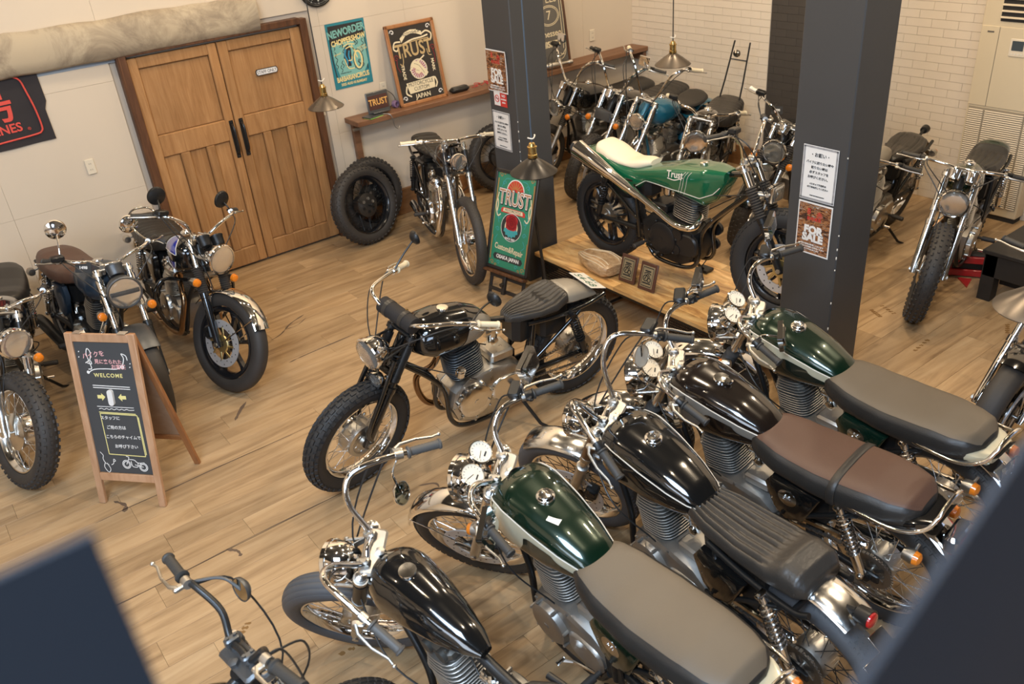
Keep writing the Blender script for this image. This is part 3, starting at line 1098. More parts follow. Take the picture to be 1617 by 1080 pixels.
    for sd in (1, -1):
        g.tube(spl([(hxl - .015, sd * .015, hz0 + .02), (K['ex'] + .265, sd * .05, .47), (K['ex'] + .235, sd * .08, .24), (K['ex'] + .13, sd * .095, .165), (K['ex'] - .12, sd * .10, .17), (K['ex'] - .22, sd * .1, .28)], 7), .0145, n8)
        g.tube(spl([(.40, sd * .1, .28), (.38, sd * .105, .5), (.36, sd * .10, .68)], 5), .0145, n8)
        g.tube(spl([(.40, sd * .1, .69), (.2, sd * .115, .675), (.0, sd * .12, .68), (K.get('sub_x', -.14), sd * .11, .70)], 5), .0125, n8)
        g.tube([(.38, sd * .11, .42), (.05, sd * .125, .66)], .0115, n8)
        g.box((.40, sd * .10, .33), (.09, .012, .12), .006)
    g.tube([(.0, -.12, .68), (.0, .12, .68)], .011, n8)
    g.tube([(.36, -.11, .68), (.36, .11, .68)], .012, n8)
    P(g, 'frame', fm)
    g = G()
    for sd in (1, -1):
        g.tube([(.42, sd * .075, .33), (.2, sd * .085, .33), (-.02, sd * .098, K['Rr'])], [.02, .018, .015], n8)
        g.box((-.005, sd * .10, K['Rr']), (.09, .014, .045), .008)
        g.lathe([(0, .02), (.012, .02), (.014, .012)], (0, sd * .112, K['Rr']), (0, sd, 0), 6)
    g.tube([(.42, -.1, .33), (.42, .1, .33)], .022, n8)
    P(g, 'swingarm', K.get('swing_mat', fm))

    # shocks
    for sd in (1, -1):
        g = G()
        a, b = Vector((.12, sd * .135, .675)), Vector((.01, sd * .135, K['Rr'] + .03))
        d = (b - a)
        Ld = d.length
        g.lathe([(0, .018), (.03, .018), (.032, .012), (Ld * .62, .012), (Ld * .62, .022), (Ld * .9, .021), (Ld, .016)], tuple(a), tuple(d), 14)
        if K.get('shock_cover', False):
            g.lathe([(.02, .03), (.10, .03)], tuple(a), tuple(d), 18)
        for p in (a, b):
            g.lathe([(-.016, .016), (.016, .016)], tuple(p), (0, 1, 0), 12)
            g.lathe([(.016, .011), (.024, .011), (.026, .006)], tuple(p), (0, sd, 0), 6)
        sk = P(g, 'shock_absorber', K['shock_mat'])
        g = G()
        dn = d.normalized()
        g.helix(a + dn * .045, a + dn * (Ld * .70), .0265, .0042, 9, 6, 12)
        P(g, 'shock_spring', K['spring'], sk)

    # ---------------------------------------------------------- engine
    ex = K['ex']
    es = K.get('es', 1.14)
    TE = Matrix.Translation((ex, 0, .22)) @ Matrix.Diagonal((es, 1.06, es, 1)) @ Matrix.Translation((-ex, 0, -.22))
    em, cm, cv_ = K['engine_mat'], K['cyl_mat'], K['cover_mat']
    g = G(TE)
    body = [(ex - .20, .30), (ex - .17, .22), (ex - .08, .185), (ex + .08, .18), (ex + .16, .22), (ex + .19, .30), (ex + .17, .38), (ex + .10, .43), (ex - .02, .44), (ex - .14, .42), (ex - .20, .37)]
    for k_, (yy, sc) in enumerate([(0, 1)]):
        cx_, cz_ = ex, .31
        rings = []
        for yy, sc in ((-.105, .86), (-.095, .95), (-.05, 1.0), (-.048, .98), (0, 1.0), (.048, .98), (.05, 1), (.095, .95), (.105, .86)):
            rings.append([(cx_ + (a - cx_) * sc, yy, cz_ + (b - cz_) * sc) for a, b in body])
        g.grid(np.array(rings), cap0=True, cap1=True)
    g.box((ex - .1, 0, .455), (.12, .14, .05), .01)
    for i in range(9):
        a_, b_ = body[i]
        for sd in (1, -1):
            g.lathe([(0, .006), (.005, .006), (.006, .003)], (cx_ + (a_ - cx_) * .9, sd * .1, cz_ + (b_ - cz_) * .9), (0, sd, 0), 6)
    eng = P(g, 'engine', em)
    for sd in (1, -1):
        # round alternator / clutch cover and the long side cover
        g = G(TE)
        r1 = .088 if sd == 1 else .095
        xc = ex + (.075 if sd == 1 else -.03)
        g.lathe([(.085, r1 * 1.02), (.105, r1), (.128, r1 * .93), (.134, r1 * .84), (.135, r1 * .5), (.137, .002)], (xc, 0, .315), (0, sd, 0), 36)
        for i in range(7):
            a = i * 2 * PI / 7 + .2
            g.lathe([(.10, .0065), (.128, .0065), (.132, .003)], (xc + r1 * 1.02 * math.cos(a), 0, .315 + r1 * 1.02 * math.sin(a)), (0, sd, 0), 6)
        g.lathe([(.13, .014), (.139, .013), (.14, .001)], (xc, 0, .315), (0, sd, 0), 6)
        x2 = ex + (-.10 if sd == 1 else .11)
        rings = []
        for yy, sc in ((.09, 1.0), (.108, .98), (.117, .88)):
            rings.append([(x2 + .085 * sc * sp(math.cos(t), .6), sd * yy, .31 + .062 * sc * sp(math.sin(t), .7)) for t in np.arange(20) * 2 * PI / 20 * sd])
        g.grid(np.array(rings), cap1=True)
        if K.get('small_covers'):
            g.lathe([(.1, .034), (.126, .032), (.128, .001)], (xc + .10, 0, .36), (0, sd, 0), 20)
            g.lathe([(.1, .03), (.122, .028), (.124, .001)], (xc + .09, 0, .275), (0, sd, 0), 20)
        P(g, 'engine_cover', cv_, eng)

    def cylinder(x_, tilt, wx, wy, h0, nf, head_nf, y_=0.0, mh=cm, rocker=True, fin_core=.80):
        M = Matrix.Translation((x_, y_, h0)) @ Matrix.Rotation(rad(tilt), 4, 'Y')
        g = G(TE)
        pitch_ = .0125
        zz = .012
        def slab(z_, a, b, t):
            nn = 20
            th = np.arange(nn) * 2 * PI / nn
            ring = [(a / 2 * sp(math.cos(q), .55), b / 2 * sp(math.sin(q), .55)) for q in th]
            rings = [[(p[0] * .97, p[1] * .97, z_ - t / 2) for p in ring], [(p[0], p[1], z_) for p in ring], [(p[0] * .97, p[1] * .97, z_ + t / 2) for p in ring]]
            g.grid(np.array(rings), cap0=True, cap1=True, T=M)
        for i in range(nf):
            slab(zz + i * pitch_, wx, wy, .0034)
        z1 = zz + nf * pitch_ + .006
        for i in range(head_nf):
            slab(z1 + i * pitch_, wx * (1.04 - .06 * i), wy * (1.04 - .03 * i), .0034)
        z2 = z1 + head_nf * pitch_
        P(g, 'cooling_fins', K.get('fin_mat', mh), eng, kind='stuff', sharp=30)
        g = G(TE)
        g.box((0, 0, (z2 + .0) / 2), (wx * fin_core, wy * fin_core, z2), .02, T=M)
        if rocker:
            g.box((0, 0, z2 + .018), (wx * .82, wy * .72, .045), .014, T=M)
            g.lathe([(-wy * .42, .022), (wy * .42, .022)], tuple(M @ Vector((wx * .22, 0, z2 + .02))), (0, 1, 0), 14)
            g.lathe([(-wy * .42, .022), (wy * .42, .022)], tuple(M @ Vector((-wx * .22, 0, z2 + .02))), (0, 1, 0), 14)
            for a in (-.33, .33):
                for b in (-.3, .3):
                    g.lathe([(0, .008), (.01, .008), (.012, .004)], tuple(M @ Vector((wx * a, wy * b, z2 + .04))), tuple(M.to_3x3() @ Vector((0, 0, 1))), 6)
        P(g, 'cylinder_head', mh, eng)
        return M, z2

    et = K['engine']
    if et == 'single':
        M, z2 = cylinder(ex + .07, 9, .165, .17, .425, 8, 5)
        ports = [(ex + .17, 0, .60)]
    elif et == 'twin':
        M, z2 = cylinder(ex + .06, 4, .16, .26, .425, 7, 4, rocker=False)
        g = G(TE)
        for yy in (-.065, .065):
            g.box((ex + .075, yy, .585), (.13, .09, .045), .016)
            g.lathe([(0, .026), (.012, .026), (.015, .016), (.016, .002)], (ex + .13, yy, .59), (1, 0, .35), 16)
        P(g, 'rocker_cover', cm, eng)
        ports = [(ex + .15, .07, .56), (ex + .15, -.07, .56)]
    else:  # v-twin
        cylinder(ex + .09, 22, .14, .15, .40, 8, 3)
        cylinder(ex - .07, -22, .14, .15, .40, 8, 3)
        ports = [(ex + .27, -.03, .58), (ex - .02, -.07, .60)]
    # carburettor and air filter
    g = G(TE)
    cx0 = ex - .10 if et != 'vee' else ex + .02
    for yy in ((0,) if et != 'twin' else (.06, -.06)):
        g.lathe([(0, .024), (.05, .024), (.055, .03), (.07, .03)], (cx0 + .06, yy, .57), (-1, 0, 0), 16)
        g.lathe([(-.06, .02), (-.05, .026), (.03, .026), (.034, .02), (.05, .018)], (cx0 + .02, yy, .57), (0, 0, 1), 16)
        g.lathe([(0, .02), (.03, .02), (.034, .008)], (cx0 + .02, yy, .52), (0, 1, 0), 10)
    P(g, 'carburettor', K.get('carb_mat', POLISH), eng)
    g = G(TE)
    if K.get('open_filter'):
        g.lathe([(0, .03), (.01, .042), (.05, .045), (.055, .03), (.057, .002)], (cx0 - .01, .02, .57), (-1, .1, 0), 24)
    else:
        g.box((ex - .22, 0, .55), (.12, .15, .16), .03)
    g.box((.30, 0, .55), (.15, .16, .2), .02)
    P(g, 'airbox', BLACKM)

    # exhaust
    xm = K['exhaust_mat']
    ey = K.get('exhaust_side', -1)
    ports = [tuple(TE @ Vector(p_)) for p_ in ports]
    if K['exhaust'] in ('low', 'short'):
        for i, pt in enumerate(ports):
            sd = ey if len(ports) == 1 or et == 'vee' else (1 if pt[1] > 0 else -1)
            yy = sd * .13
            g = G()
            path = [pt, (ex + .26, pt[1] * .8 + sd * .03, .57), (ex + .33, yy * .8, .47), (ex + .31, yy, .32), (ex + .24, yy, .22), (ex + .08, yy * 1.05, .185), (ex - .1, yy * 1.1, .185), (ex - .25, yy * 1.15, .20)]
            g.tube(spl(path, 7), .0185, 12)
            g.lathe([(-.006, .032), (.006, .032)], pt, (1, 0, -.1), 14)
            ep = P(g, 'exhaust_pipe', K.get('header_mat', xm))
            g = G()
            a = Vector(path[-1])
            if K['exhaust'] == 'low':
                b = Vector((-.18, yy * 1.28, .27))
                Lm = (b - a).length
                g.lathe([(-.03, .02), (0, .024), (.05, .036), (.12, .041), (Lm * .8, .043), (Lm * .95, .036), (Lm, .024), (Lm - .02, .018)], tuple(a), tuple(b - a), 20)
            else:
                b = Vector((.1, yy * 1.3, .25))
                Lm = (b - a).length
                g.lathe([(-.02, .02), (0, .026), (Lm * .5, .034), (Lm, .034), (Lm - .01, .024)], tuple(a), tuple(b - a), 20)
            P(g, 'muffler', K.get('muffler_mat', xm), ep)
    if K.get('crash'):
        for sd in (1, -1):
            g = G()
            g.tube(spl([(ex + .25, sd * .04, .60), (ex + .25, sd * .20, .63), (ex + .25, sd * .27, .50), (ex + .24, sd * .20, .30), (ex + .22, sd * .07, .20)], 7), .0125, 10)
            P(g, 'crash_bar', K['crash'])

    # ---------------------------------------------------------- fenders
    def fender(cx, R, w, a0, a1, m, T_, nm, flare=.0, th=.004, brace=True):
        g = G(T_)
        rr_ = R + .022
        aa = np.linspace(rad(a0), rad(a1), 28)
        sec = np.linspace(-1, 1, 13)
        hw = w / 2 + .012
        outer = []
        for s_i in sec:
            outer.append((hw * math.sin(s_i * 1.35) / math.sin(1.35), .026 * (math.cos(s_i * 1.35) - 1)))
        sec2 = outer + [(p[0] * .96, p[1] - th) for p in outer[::-1]]
        P_ = []
        for i, a in enumerate(aa):
            ed = 1 + flare * max(0, (i - 22) / 5)
            P_.append([(cx + (rr_ + p[1]) * math.cos(a), p[0] * ed, R + (rr_ + p[1]) * math.sin(a)) for p in sec2])
        g.grid(np.array(P_), cap0=False, cap1=False)
        f = P(g, nm, m, sharp=50)
        return f
    if K['ffender']:
        a0, a1 = K.get('ff_arc', (25, 150))
        f = fender(L, K['Rf'], K['wf'], a0, a1, K['ffender'], T, 'front_fender')
        for sd in (1, -1):
            g = G(T)
            for a in ((a0 + 12, a1 - 12) if K.get('ff_stays', True) else ()):
                g.tube([(L, sd * (fw - .02), K['Rf']), (L + (K['Rf'] + .006) * math.cos(rad(a)), sd * (K['wf'] / 2 + .008), K['Rf'] + (K['Rf'] + .006) * math.sin(rad(a)))], .0042, 6)
            g.box((fx(K['Rf'] + .26) + .0, sd * (fw - .02), K['Rf'] + .26), (.05, .012, .06), .003)
            P(g, 'fender_stay', CHROME, f)
    if K['rfender']:
        a0, a1 = K.get('rf_arc', (20, 168))
        fender(0, K['Rr'] + .035, K['wr'], 180 - a1, 180 - a0, K['rfender'], None, 'rear_fender')

    # ---------------------------------------------------------- tail, signals, plate, rail
    tx, tzz = K.get('tail_pos', (-.31, .66))
    if K['tail'] == 'round':
        g = G()
        g.lathe([(-.05, .01), (-.045, .028), (0, .034), (.004, .034), (.004, .029)], (tx, 0, tzz), (-1, 0, .05), 24)
        g.tube([(tx + .05, 0, tzz), (tx + .12, 0, tzz - .03)], .012, 8)
        tl = P(g, 'tail_light', BLACKM)
        g = G()
        g.lathe([(.002, .029), (.01, .027), (.014, .018), (.015, .001)], (tx, 0, tzz), (-1, 0, .05), 22)
        P(g, 'tail_light_lens', REDL, tl)
    elif K['tail'] == 'box':
        g = G()
        g.box((tx + .035, 0, tzz), (.06, .13, .08), .012)
        g.box((tx + .10, 0, tzz - .02), (.10, .06, .04), .008)
        tl = P(g, 'tail_light', CHROME)
        g = G()
        g.box((tx - .022, 0, tzz), (.065, .125, .082), .014)
        P(g, 'tail_light_lens', REDL, tl)
    sg = K['signals']
    if sg:
        zs_ = zt - .21
        for sd in (1, -1):
            if sg in (True, 'front'):
                c = Vector((fx(zs_) + .02, sd * (fw + .055), zs_))
                g = G(T)
                g.rod((fx(zs_), sd * fw, zs_), tuple(c), .007)
                g.lathe([(-.03, .004), (-.028, .024), (-.0, .029), (.012, .029)], tuple(c), (1, 0, 0), 18)
                ts = P(g, 'turn_signal', K.get('signal_mat', ALU))
                g = G(T)
                g.lathe([(.012, .0275), (.03, .024), (.037, .012), (.038, .001)], tuple(c), (1, 0, 0), 18)
                P(g, 'turn_signal_lens', ORANGE, ts)
            if sg in (True, 'rear'):
                c = Vector((tx + .13, sd * .145, .615))
                g = G()
                g.rod((c.x, sd * .09, .63), tuple(c), .007)
                g.lathe([(-.03, .004), (-.028, .024), (-.0, .029), (.012, .029)], tuple(c), (-1, 0, 0), 18)
                ts = P(g, 'turn_signal', K.get('signal_mat', ALU))
                g = G()
                g.lathe([(.012, .0275), (.03, .024), (.037, .012), (.038, .001)], tuple(c), (-1, 0, 0), 18)
                P(g, 'turn_signal_lens', ORANGE, ts)
    if K['plate']:
        px, py, pz, tilt = K['plate']
        M = Matrix.Translation((px, py, pz)) @ Matrix.Rotation(rad(tilt), 4, 'Y')
        g = G()
        g.box((0, 0, 0), (.12, .21, .002), T=M)
        pl = P(g, 'license_plate', WHITEP)
        M2 = plane_matrix(M @ Vector((0, 0, .0016)), M.to_3x3() @ Vector((0, 1, 0)), M.to_3x3() @ Vector((-1, 0, 0)))
        gm = mat('plate_green', (.02, .12, .07), .5)
        text('54-68', .075, gm, M2 @ Matrix.Translation((0, -.018, 0)), pl, 'plate_number')
        text('和泉 C', .03, gm, M2 @ Matrix.Translation((0, .04, 0)), pl, 'plate_region')
    if K['rail']:
        g = G()
        zr = sz - .045
        xr = sx0 - .03
        g.tube(spl([(.10, .145, zr - .03), (.0, .15, zr - .035), (-.12, .148, zr - .03), (xr, .12, zr), (xr - .03, .085, zr + .05), (xr - .035, .05, zr + .075), (xr - .035, 0, zr + .08), (xr - .035, -.05, zr + .075), (xr - .03, -.085, zr + .05), (xr, -.12, zr), (-.12, -.148, zr - .03), (.0, -.15, zr - .035), (.10, -.145, zr - .03)], 6), .0085, 10)
        P(g, 'grab_rail', CHROME)
    if K['tail_cowl']:
        g = G()
        CS = Surf(sx0 - .045, sx0 + .30, [(0, .075), (.15, .112), (.6, .138), (1, .14)], [(0, sz - .045), (.2, sz - .04), (1, sz - .06)], [(0, sz - .085), (.4, sz - .105), (1, sz - .085)], [(0, sz - .065), (1, sz - .075)], 4, 3)
        CS.mesh(g, 14, 32)
        tc = P(g, 'tail_cowl', K['tail_cowl'])
        M = plane_matrix((sx0 - .051, 0, sz - .052), (0, -1, 0), (-.75, 0, .7))
        g = G()
        g.box((0, 0, 0), (.125, .032, .002), .0, T=M)
        bd = P(g, 'tail_badge', BLACKM, tc)
        text('YAMAHA', .026, mat('badge_gold', (.75, .62, .30), .4), M @ Matrix.Translation((0, 0, .0012)), bd, 'badge_lettering', spacing=1.1)

    # side covers
    if K['side_cover']:
        for sd in (1, -1):
            g = G()
            poly = [(.20, .64), (.42, .665), (.46, .60), (.42, .48), (.36, .43), (.28, .46)]
            rings = []
            cx_, cz_ = .34, .56
            for yy, sc in ((.10, 1), (.128, .98), (.136, .86), (.138, .4)):
                rings.append([(cx_ + (a - cx_) * sc, sd * yy, cz_ + (b - cz_) * sc) for a, b in (poly if sd > 0 else poly[::-1])])
            g.grid(np.array(rings), cap1=True)
            sc_ = P(g, 'side_cover', K['side_cover'], sharp=50)
            if K.get('side_text'):
                text(K['side_text'], .05, PAPER, plane_matrix((.335, sd * .1395, .60), (-sd, 0, 0), (0, 0, 1)), sc_, 'badge_lettering', bold=.001)
            if K.get('side_badge'):
                Mx = plane_matrix((.345, sd * .1395, .575), (-sd, 0, 0), (0, 0, 1))
                g = G()
                g.lathe([(0, .043), (.002, .043), (.002, .038)], (.345, sd * .137, .575), (0, sd, 0), 24)
                bd = P(g, 'side_badge', CHROME, sc_)
                text(K['side_badge'], .038, CHROME, Mx @ Matrix.Translation((0, 0, .0015)), bd, 'badge_lettering')
    # chain
    g = G()
    yc = .078
    rs, rf = .092, .035
    xs_ = ex - .16
    for zz0, zz1 in ((K['Rr'] + rs, .33 + rf), (K['Rr'] - rs, .33 - rf)):
        nl = 30
        for i in range(nl):
            t = i / (nl - 1)
            x_ = xs_ * t
            z_ = zz0 + (zz1 - zz0) * t
            g.box((x_, yc, z_), (.0135, .012 if i % 2 else .016, .009), .0)
    P(g, 'chain', DULL, kind='stuff')
    if K.get('chain_guard', False):
        g = G()
        g.box((.22, .09, .455), (.42, .022, .03), .006, R=Matrix.Rotation(rad(6), 3, 'Y'))
        P(g, 'chain_guard', K['chain_guard'])
    # stand, pegs, pedals
    g = G()
    g.tube([(.46, .11, .20), (.40, .23, .055), (.36, .27, .03)], [.011, .010, .009], 8)
    g.box((.35, .28, .025), (.07, .035, .008), .003)
    P(g, 'kickstand', CHROME if K.get('chrome_stand') else BLACKM)
    for sd in (1, -1):
        g = G()
        g.lathe([(0, .010), (.03, .010), (.032, .017), (.115, .017), (.12, .012)], (.47, sd * .12, .275), (0, sd, 0), 10)
        P(g, 'foot_peg', K.get('peg_mat', RUBBER))
        g = G()
        g.tube([(.47, sd * .12, .25), (.60, sd * .145, .235), (.63, sd * .18, .25)], .006, 6)
        g.lathe([(0, .009), (.04, .009)], (.63, sd * .165, .25), (0, sd, 0), 8)
        P(g, 'foot_pedal', CHROME)
    # cables
    if K['cables']:
        Tm = T
        for i, (sd, tgt) in enumerate([(1, (ex + .05, .1, .45)), (-1, (ex - .05, .02, .6)), (-1, None)]):
            e, d = ends[sd]
            p = e - d * .17
            p0 = Tm @ p
            hd = Vector((axx(.8) + .08, sd * .05, .82))
            hd = Tm @ hd
            if tgt is None:
                tg = Tm @ Vector((L - .06, -.08, K['Rf'] + .06))
                path = [p0, p0 + Vector((.06, 0, -.03)), Tm @ Vector((fx(.75) + .06, -.07, .76)), Tm @ Vector((fx(.55) + .0, -.06, .55)), tg]
            else:
                path = [p0, p0 + (hd - p0) * .35 + Vector((.09, sd * .03, .05)), hd + Vector((.02, 0, 0)), (hd + Vector(tgt)) / 2 + Vector((-.02, sd * .08, .0)), Vector(tgt)]
            g = G()
            g.tube(spl([tuple(v) for v in path], 7), .0036, 6)
            P(g, 'cable', K.get('cable_mat', CABLE))
    if K.get('extra'):
        K['extra'](dict(P=P, T=T, L=L, axx=axx, fx=fx, root=root, mount=mount, ends=ends, bar=bar, K=K, k_ax=k_ax, fwd=fwd, zt=zt, ex=ex))
    return root

# ------------------------------------------------------------------ setting materials
def wood_mat(name, c1, c2, c3, gscale=(1.6, 22, 22), rough=0.42, rand=0.35, axis_rand=True, bump=0.12, coat=0.0, warp=1.2):
    m = bpy.data.materials.new(name)
    N, L, b = nodes_of(m)
    tc = N.new('ShaderNodeTexCoord')
    oi = N.new('ShaderNodeObjectInfo')
    add = N.new('ShaderNodeVectorMath')
    add.operation = 'ADD'
    mul = N.new('ShaderNodeMath')
    mul.operation = 'MULTIPLY'
    mul.inputs[1].default_value = 37.0
    L.new(oi.outputs['Random'], mul.inputs[0])
    L.new(tc.outputs['Object'], add.inputs[0])
    L.new(mul.outputs[0], add.inputs[1])
    mp = N.new('ShaderNodeMapping')
    mp.inputs['Scale'].default_value = gscale
    L.new(add.outputs[0], mp.inputs['Vector'])
    n = N.new('ShaderNodeTexNoise')
    n.inputs['Scale'].default_value = 1.0
    n.inputs['Detail'].default_value = 8
    n.inputs['Roughness'].default_value = 0.62
    n.inputs['Distortion'].default_value = warp
    L.new(mp.outputs[0], n.inputs['Vector'])
    n2 = N.new('ShaderNodeTexNoise')
    n2.inputs['Scale'].default_value = 2.2
    n2.inputs['Detail'].default_value = 4
    L.new(add.outputs[0], n2.inputs['Vector'])
    cr = N.new('ShaderNodeValToRGB')
    cr.color_ramp.elements[0].position = 0.28
    cr.color_ramp.elements[0].color = (*c1, 1)
    cr.color_ramp.elements[1].position = 0.72
    cr.color_ramp.elements[1].color = (*c3, 1)
    e = cr.color_ramp.elements.new(0.5)
    e.color = (*c2, 1)
    L.new(n.outputs['Fac'], cr.inputs[0])
    hv = N.new('ShaderNodeHueSaturation')
    mr = N.new('ShaderNodeMapRange')
    mr.inputs['To Min'].default_value = 1 - rand / 2
    mr.inputs['To Max'].default_value = 1 + rand / 2
    L.new(oi.outputs['Random'], mr.inputs['Value'])
    mm = N.new('ShaderNodeMath')
    mm.operation = 'MULTIPLY_ADD'
    L.new(n2.outputs['Fac'], mm.inputs[0])
    mm.inputs[1].default_value = 0.5
    sub = N.new('ShaderNodeMath')
    sub.operation = 'SUBTRACT'
    L.new(mr.outputs[0], sub.inputs[0])
    sub.inputs[1].default_value = 0.25
    L.new(sub.outputs[0], mm.inputs[2])
    L.new(mm.outputs[0], hv.inputs['Value'])
    L.new(cr.outputs[0], hv.inputs['Color'])
    L.new(hv.outputs[0], b.inputs['Base Color'])
    b.inputs['Roughness'].default_value = rough
    b.inputs['Coat Weight'].default_value = coat
    if bump:
        bp = N.new('ShaderNodeBump')
        bp.inputs['Strength'].default_value = bump
        bp.inputs['Distance'].default_value = 0.002
        L.new(n.outputs['Fac'], bp.inputs['Height'])
        L.new(bp.outputs[0], b.inputs['Normal'])
    return m


FLOORW = wood_mat('floor_vinyl_oak', (0.225, 0.138, 0.068), (0.40, 0.265, 0.140), (0.49, 0.345, 0.198), (1.1, 11, 11), 0.42, 0.20)
DOORW = wood_mat('door_oak', (0.26, 0.125, 0.045), (0.34, 0.175, 0.068), (0.41, 0.225, 0.095), (30, 30, 2.2), 0.45, 0.22)
FRAMEW = wood_mat('door_frame_walnut', (0.035, 0.013, 0.006), (0.095, 0.038, 0.015), (0.14, 0.06, 0.024), (20, 20, 2), 0.5, 0.1)
SHELFW = wood_mat('shelf_brown_wood', (0.13, 0.06, 0.030), (0.19, 0.09, 0.045), (0.24, 0.12, 0.062), (2, 25, 25), 0.45, 0.1)
STAVEW = wood_mat('acacia_stave', (0.24, 0.095, 0.03), (0.60, 0.35, 0.13), (0.80, 0.55, 0.26), (9, 1.8, 9), 0.3, 0.6, coat=0.3, warp=2.0)
BOARDW = wood_mat('sign_frame_wood', (0.38, 0.20, 0.10), (0.47, 0.27, 0.15), (0.54, 0.33, 0.20), (14, 14, 3), 0.5, 0.1)
BOARDD = wood_mat('sign_side_wood', (0.24, 0.09, 0.03), (0.33, 0.14, 0.05), (0.38, 0.18, 0.07), (14, 14, 3), 0.5, 0.1)
BASEW = wood_mat('baseboard_wood', (0.17, 0.075, 0.028), (0.24, 0.115, 0.045), (0.28, 0.14, 0.06), (2, 2, 20), 0.45, 0.1)
PLYW = wood_mat('sign_back_board', (0.28, 0.17, 0.10), (0.33, 0.21, 0.13), (0.37, 0.25, 0.16), (9, 9, 9), 0.6, 0.1)
WALLP = mat('wall_white_paint', (0.60, 0.512, 0.402), 0.6, vary=0.035, scale=1.6, bump=0.12, bscale=35)
BRICKP = mat('white_painted_brick', (0.68, 0.59, 0.475), 0.55, vary=0.04, scale=2, bump=0.35, bscale=45)
BRICKD = mat('dark_painted_brick', (0.055, 0.047, 0.040), 0.55, vary=0.15, scale=3, bump=0.4, bscale=45)
PILLARP = mat('dark_grey_pillar_paint', (0.050, 0.050, 0.051), 0.5, vary=0.12, scale=2, bump=0.12, bscale=90)
JOINT = mat('wall_joint', (0.50, 0.435, 0.36), 0.8)
JOINTD = mat('dark_joint', (0.03, 0.025, 0.02), 0.8)
GAPM = mat('floor_gap', (0.10, 0.065, 0.040), 0.8)
CANVAS = mat('stained_canvas', (0.40, 0.32, 0.22), 0.8, vary=0.28, scale=3.2, bump=0.6, bscale=7)
_N, _L = CANVAS.node_tree.nodes, CANVAS.node_tree.links
_b = _N['Principled BSDF']
_cr = _N.new('ShaderNodeValToRGB')
_cr.color_ramp.elements[0].position, _cr.color_ramp.elements[0].color = .38, (.27, .215, .15, 1)
_cr.color_ramp.elements[1].position, _cr.color_ramp.elements[1].color = .60, (.44, .36, .25, 1)
_n = [n for n in _N if n.type == 'TEX_NOISE'][0]
_n.inputs['Roughness'].default_value = .72
_n.inputs['Distortion'].default_value = 1.2
_L.new(_n.outputs['Fac'], _cr.inputs[0])
_L.new(_cr.outputs[0], _b.inputs['Base Color'])
CEILM = mat('ceiling_black_paint', (0.012, 0.011, 0.010), 0.85)
PLASTIC = mat('ivory_plastic', (0.68, 0.60, 0.47), 0.4)
ACM = mat('air_conditioner_cream', (0.62, 0.52, 0.36), 0.4, vary=0.04, scale=3)
ACL = mat('air_conditioner_slat', (0.66, 0.56, 0.42), 0.4)
DARK = mat('dark_recess', (0.02, 0.018, 0.016), 0.7)
CHALK = mat('chalk_white', (0.80, 0.80, 0.78), 0.8)
CHALKY = mat('chalk_yellow', (0.78, 0.70, 0.28), 0.8)
CHALKP = mat('chalk_pink', (0.78, 0.42, 0.42), 0.8)
SLATE = mat('blackboard_green_grey', (0.050, 0.055, 0.060), 0.6, vary=0.12, scale=6)
PAPER = mat('paper_white', (0.74, 0.73, 0.71), 0.6)
INK = mat('ink_black', (0.02, 0.02, 0.02), 0.6)
INKR = mat('ink_red', (0.55, 0.04, 0.03), 0.6)
SIGNG = mat('sign_green', (0.03, 0.22, 0.13), 0.5)
SIGNT = mat('sign_teal', (0.05, 0.33, 0.36), 0.5)
SIGNO = mat('sign_orange_line', (0.42, 0.20, 0.06), 0.5)
SIGNC = mat('sign_cream', (0.72, 0.62, 0.42), 0.5)
PTEAL = mat('poster_teal', (0.02, 0.19, 0.24), 0.55)
PMINT = mat('poster_mint', (0.18, 0.42, 0.38), 0.55)
PYEL = mat('poster_yellow', (0.76, 0.62, 0.27), 0.55)
BANNER = mat('banner_black_cloth', (0.022, 0.018, 0.020), 0.8, bump=0.4, bscale=220)
BRED = mat('banner_red', (0.62, 0.07, 0.05), 0.7)
LAMPB = mat('lamp_shade_black', (0.030, 0.026, 0.023), 0.38, 0.5, rvary=0.1)
LAMPG = mat('lamp_shade_pewter', (0.15, 0.125, 0.10), 0.33, 0.7, rvary=0.1)
WHITEIN = mat('lamp_inside_white', (0.6, 0.55, 0.45), 0.5)
MESHM = mat('black_steel', (0.018, 0.017, 0.016), 0.4, 0.5)
RAILM = mat('railing_blue_grey_paint', (0.022, 0.029, 0.042), 0.8)
BOXBLK = mat('black_painted_wood', (0.022, 0.019, 0.017), 0.5, vary=0.25, scale=10, bump=0.3, bscale=60)

AY = 6.97      # back wall plane
BX = 6.80      # right wall, left of the dark pier
BX2 = 7.11     # right wall, right of the pier


# ------------------------------------------------------------------ floor
def clipped_box(x0, x1, y0, y1, z0, z1, bev=0.001):
    return ((x0 + x1) / 2, (y0 + y1) / 2, (z0 + z1) / 2), (x1 - x0, y1 - y0, z1 - z0)


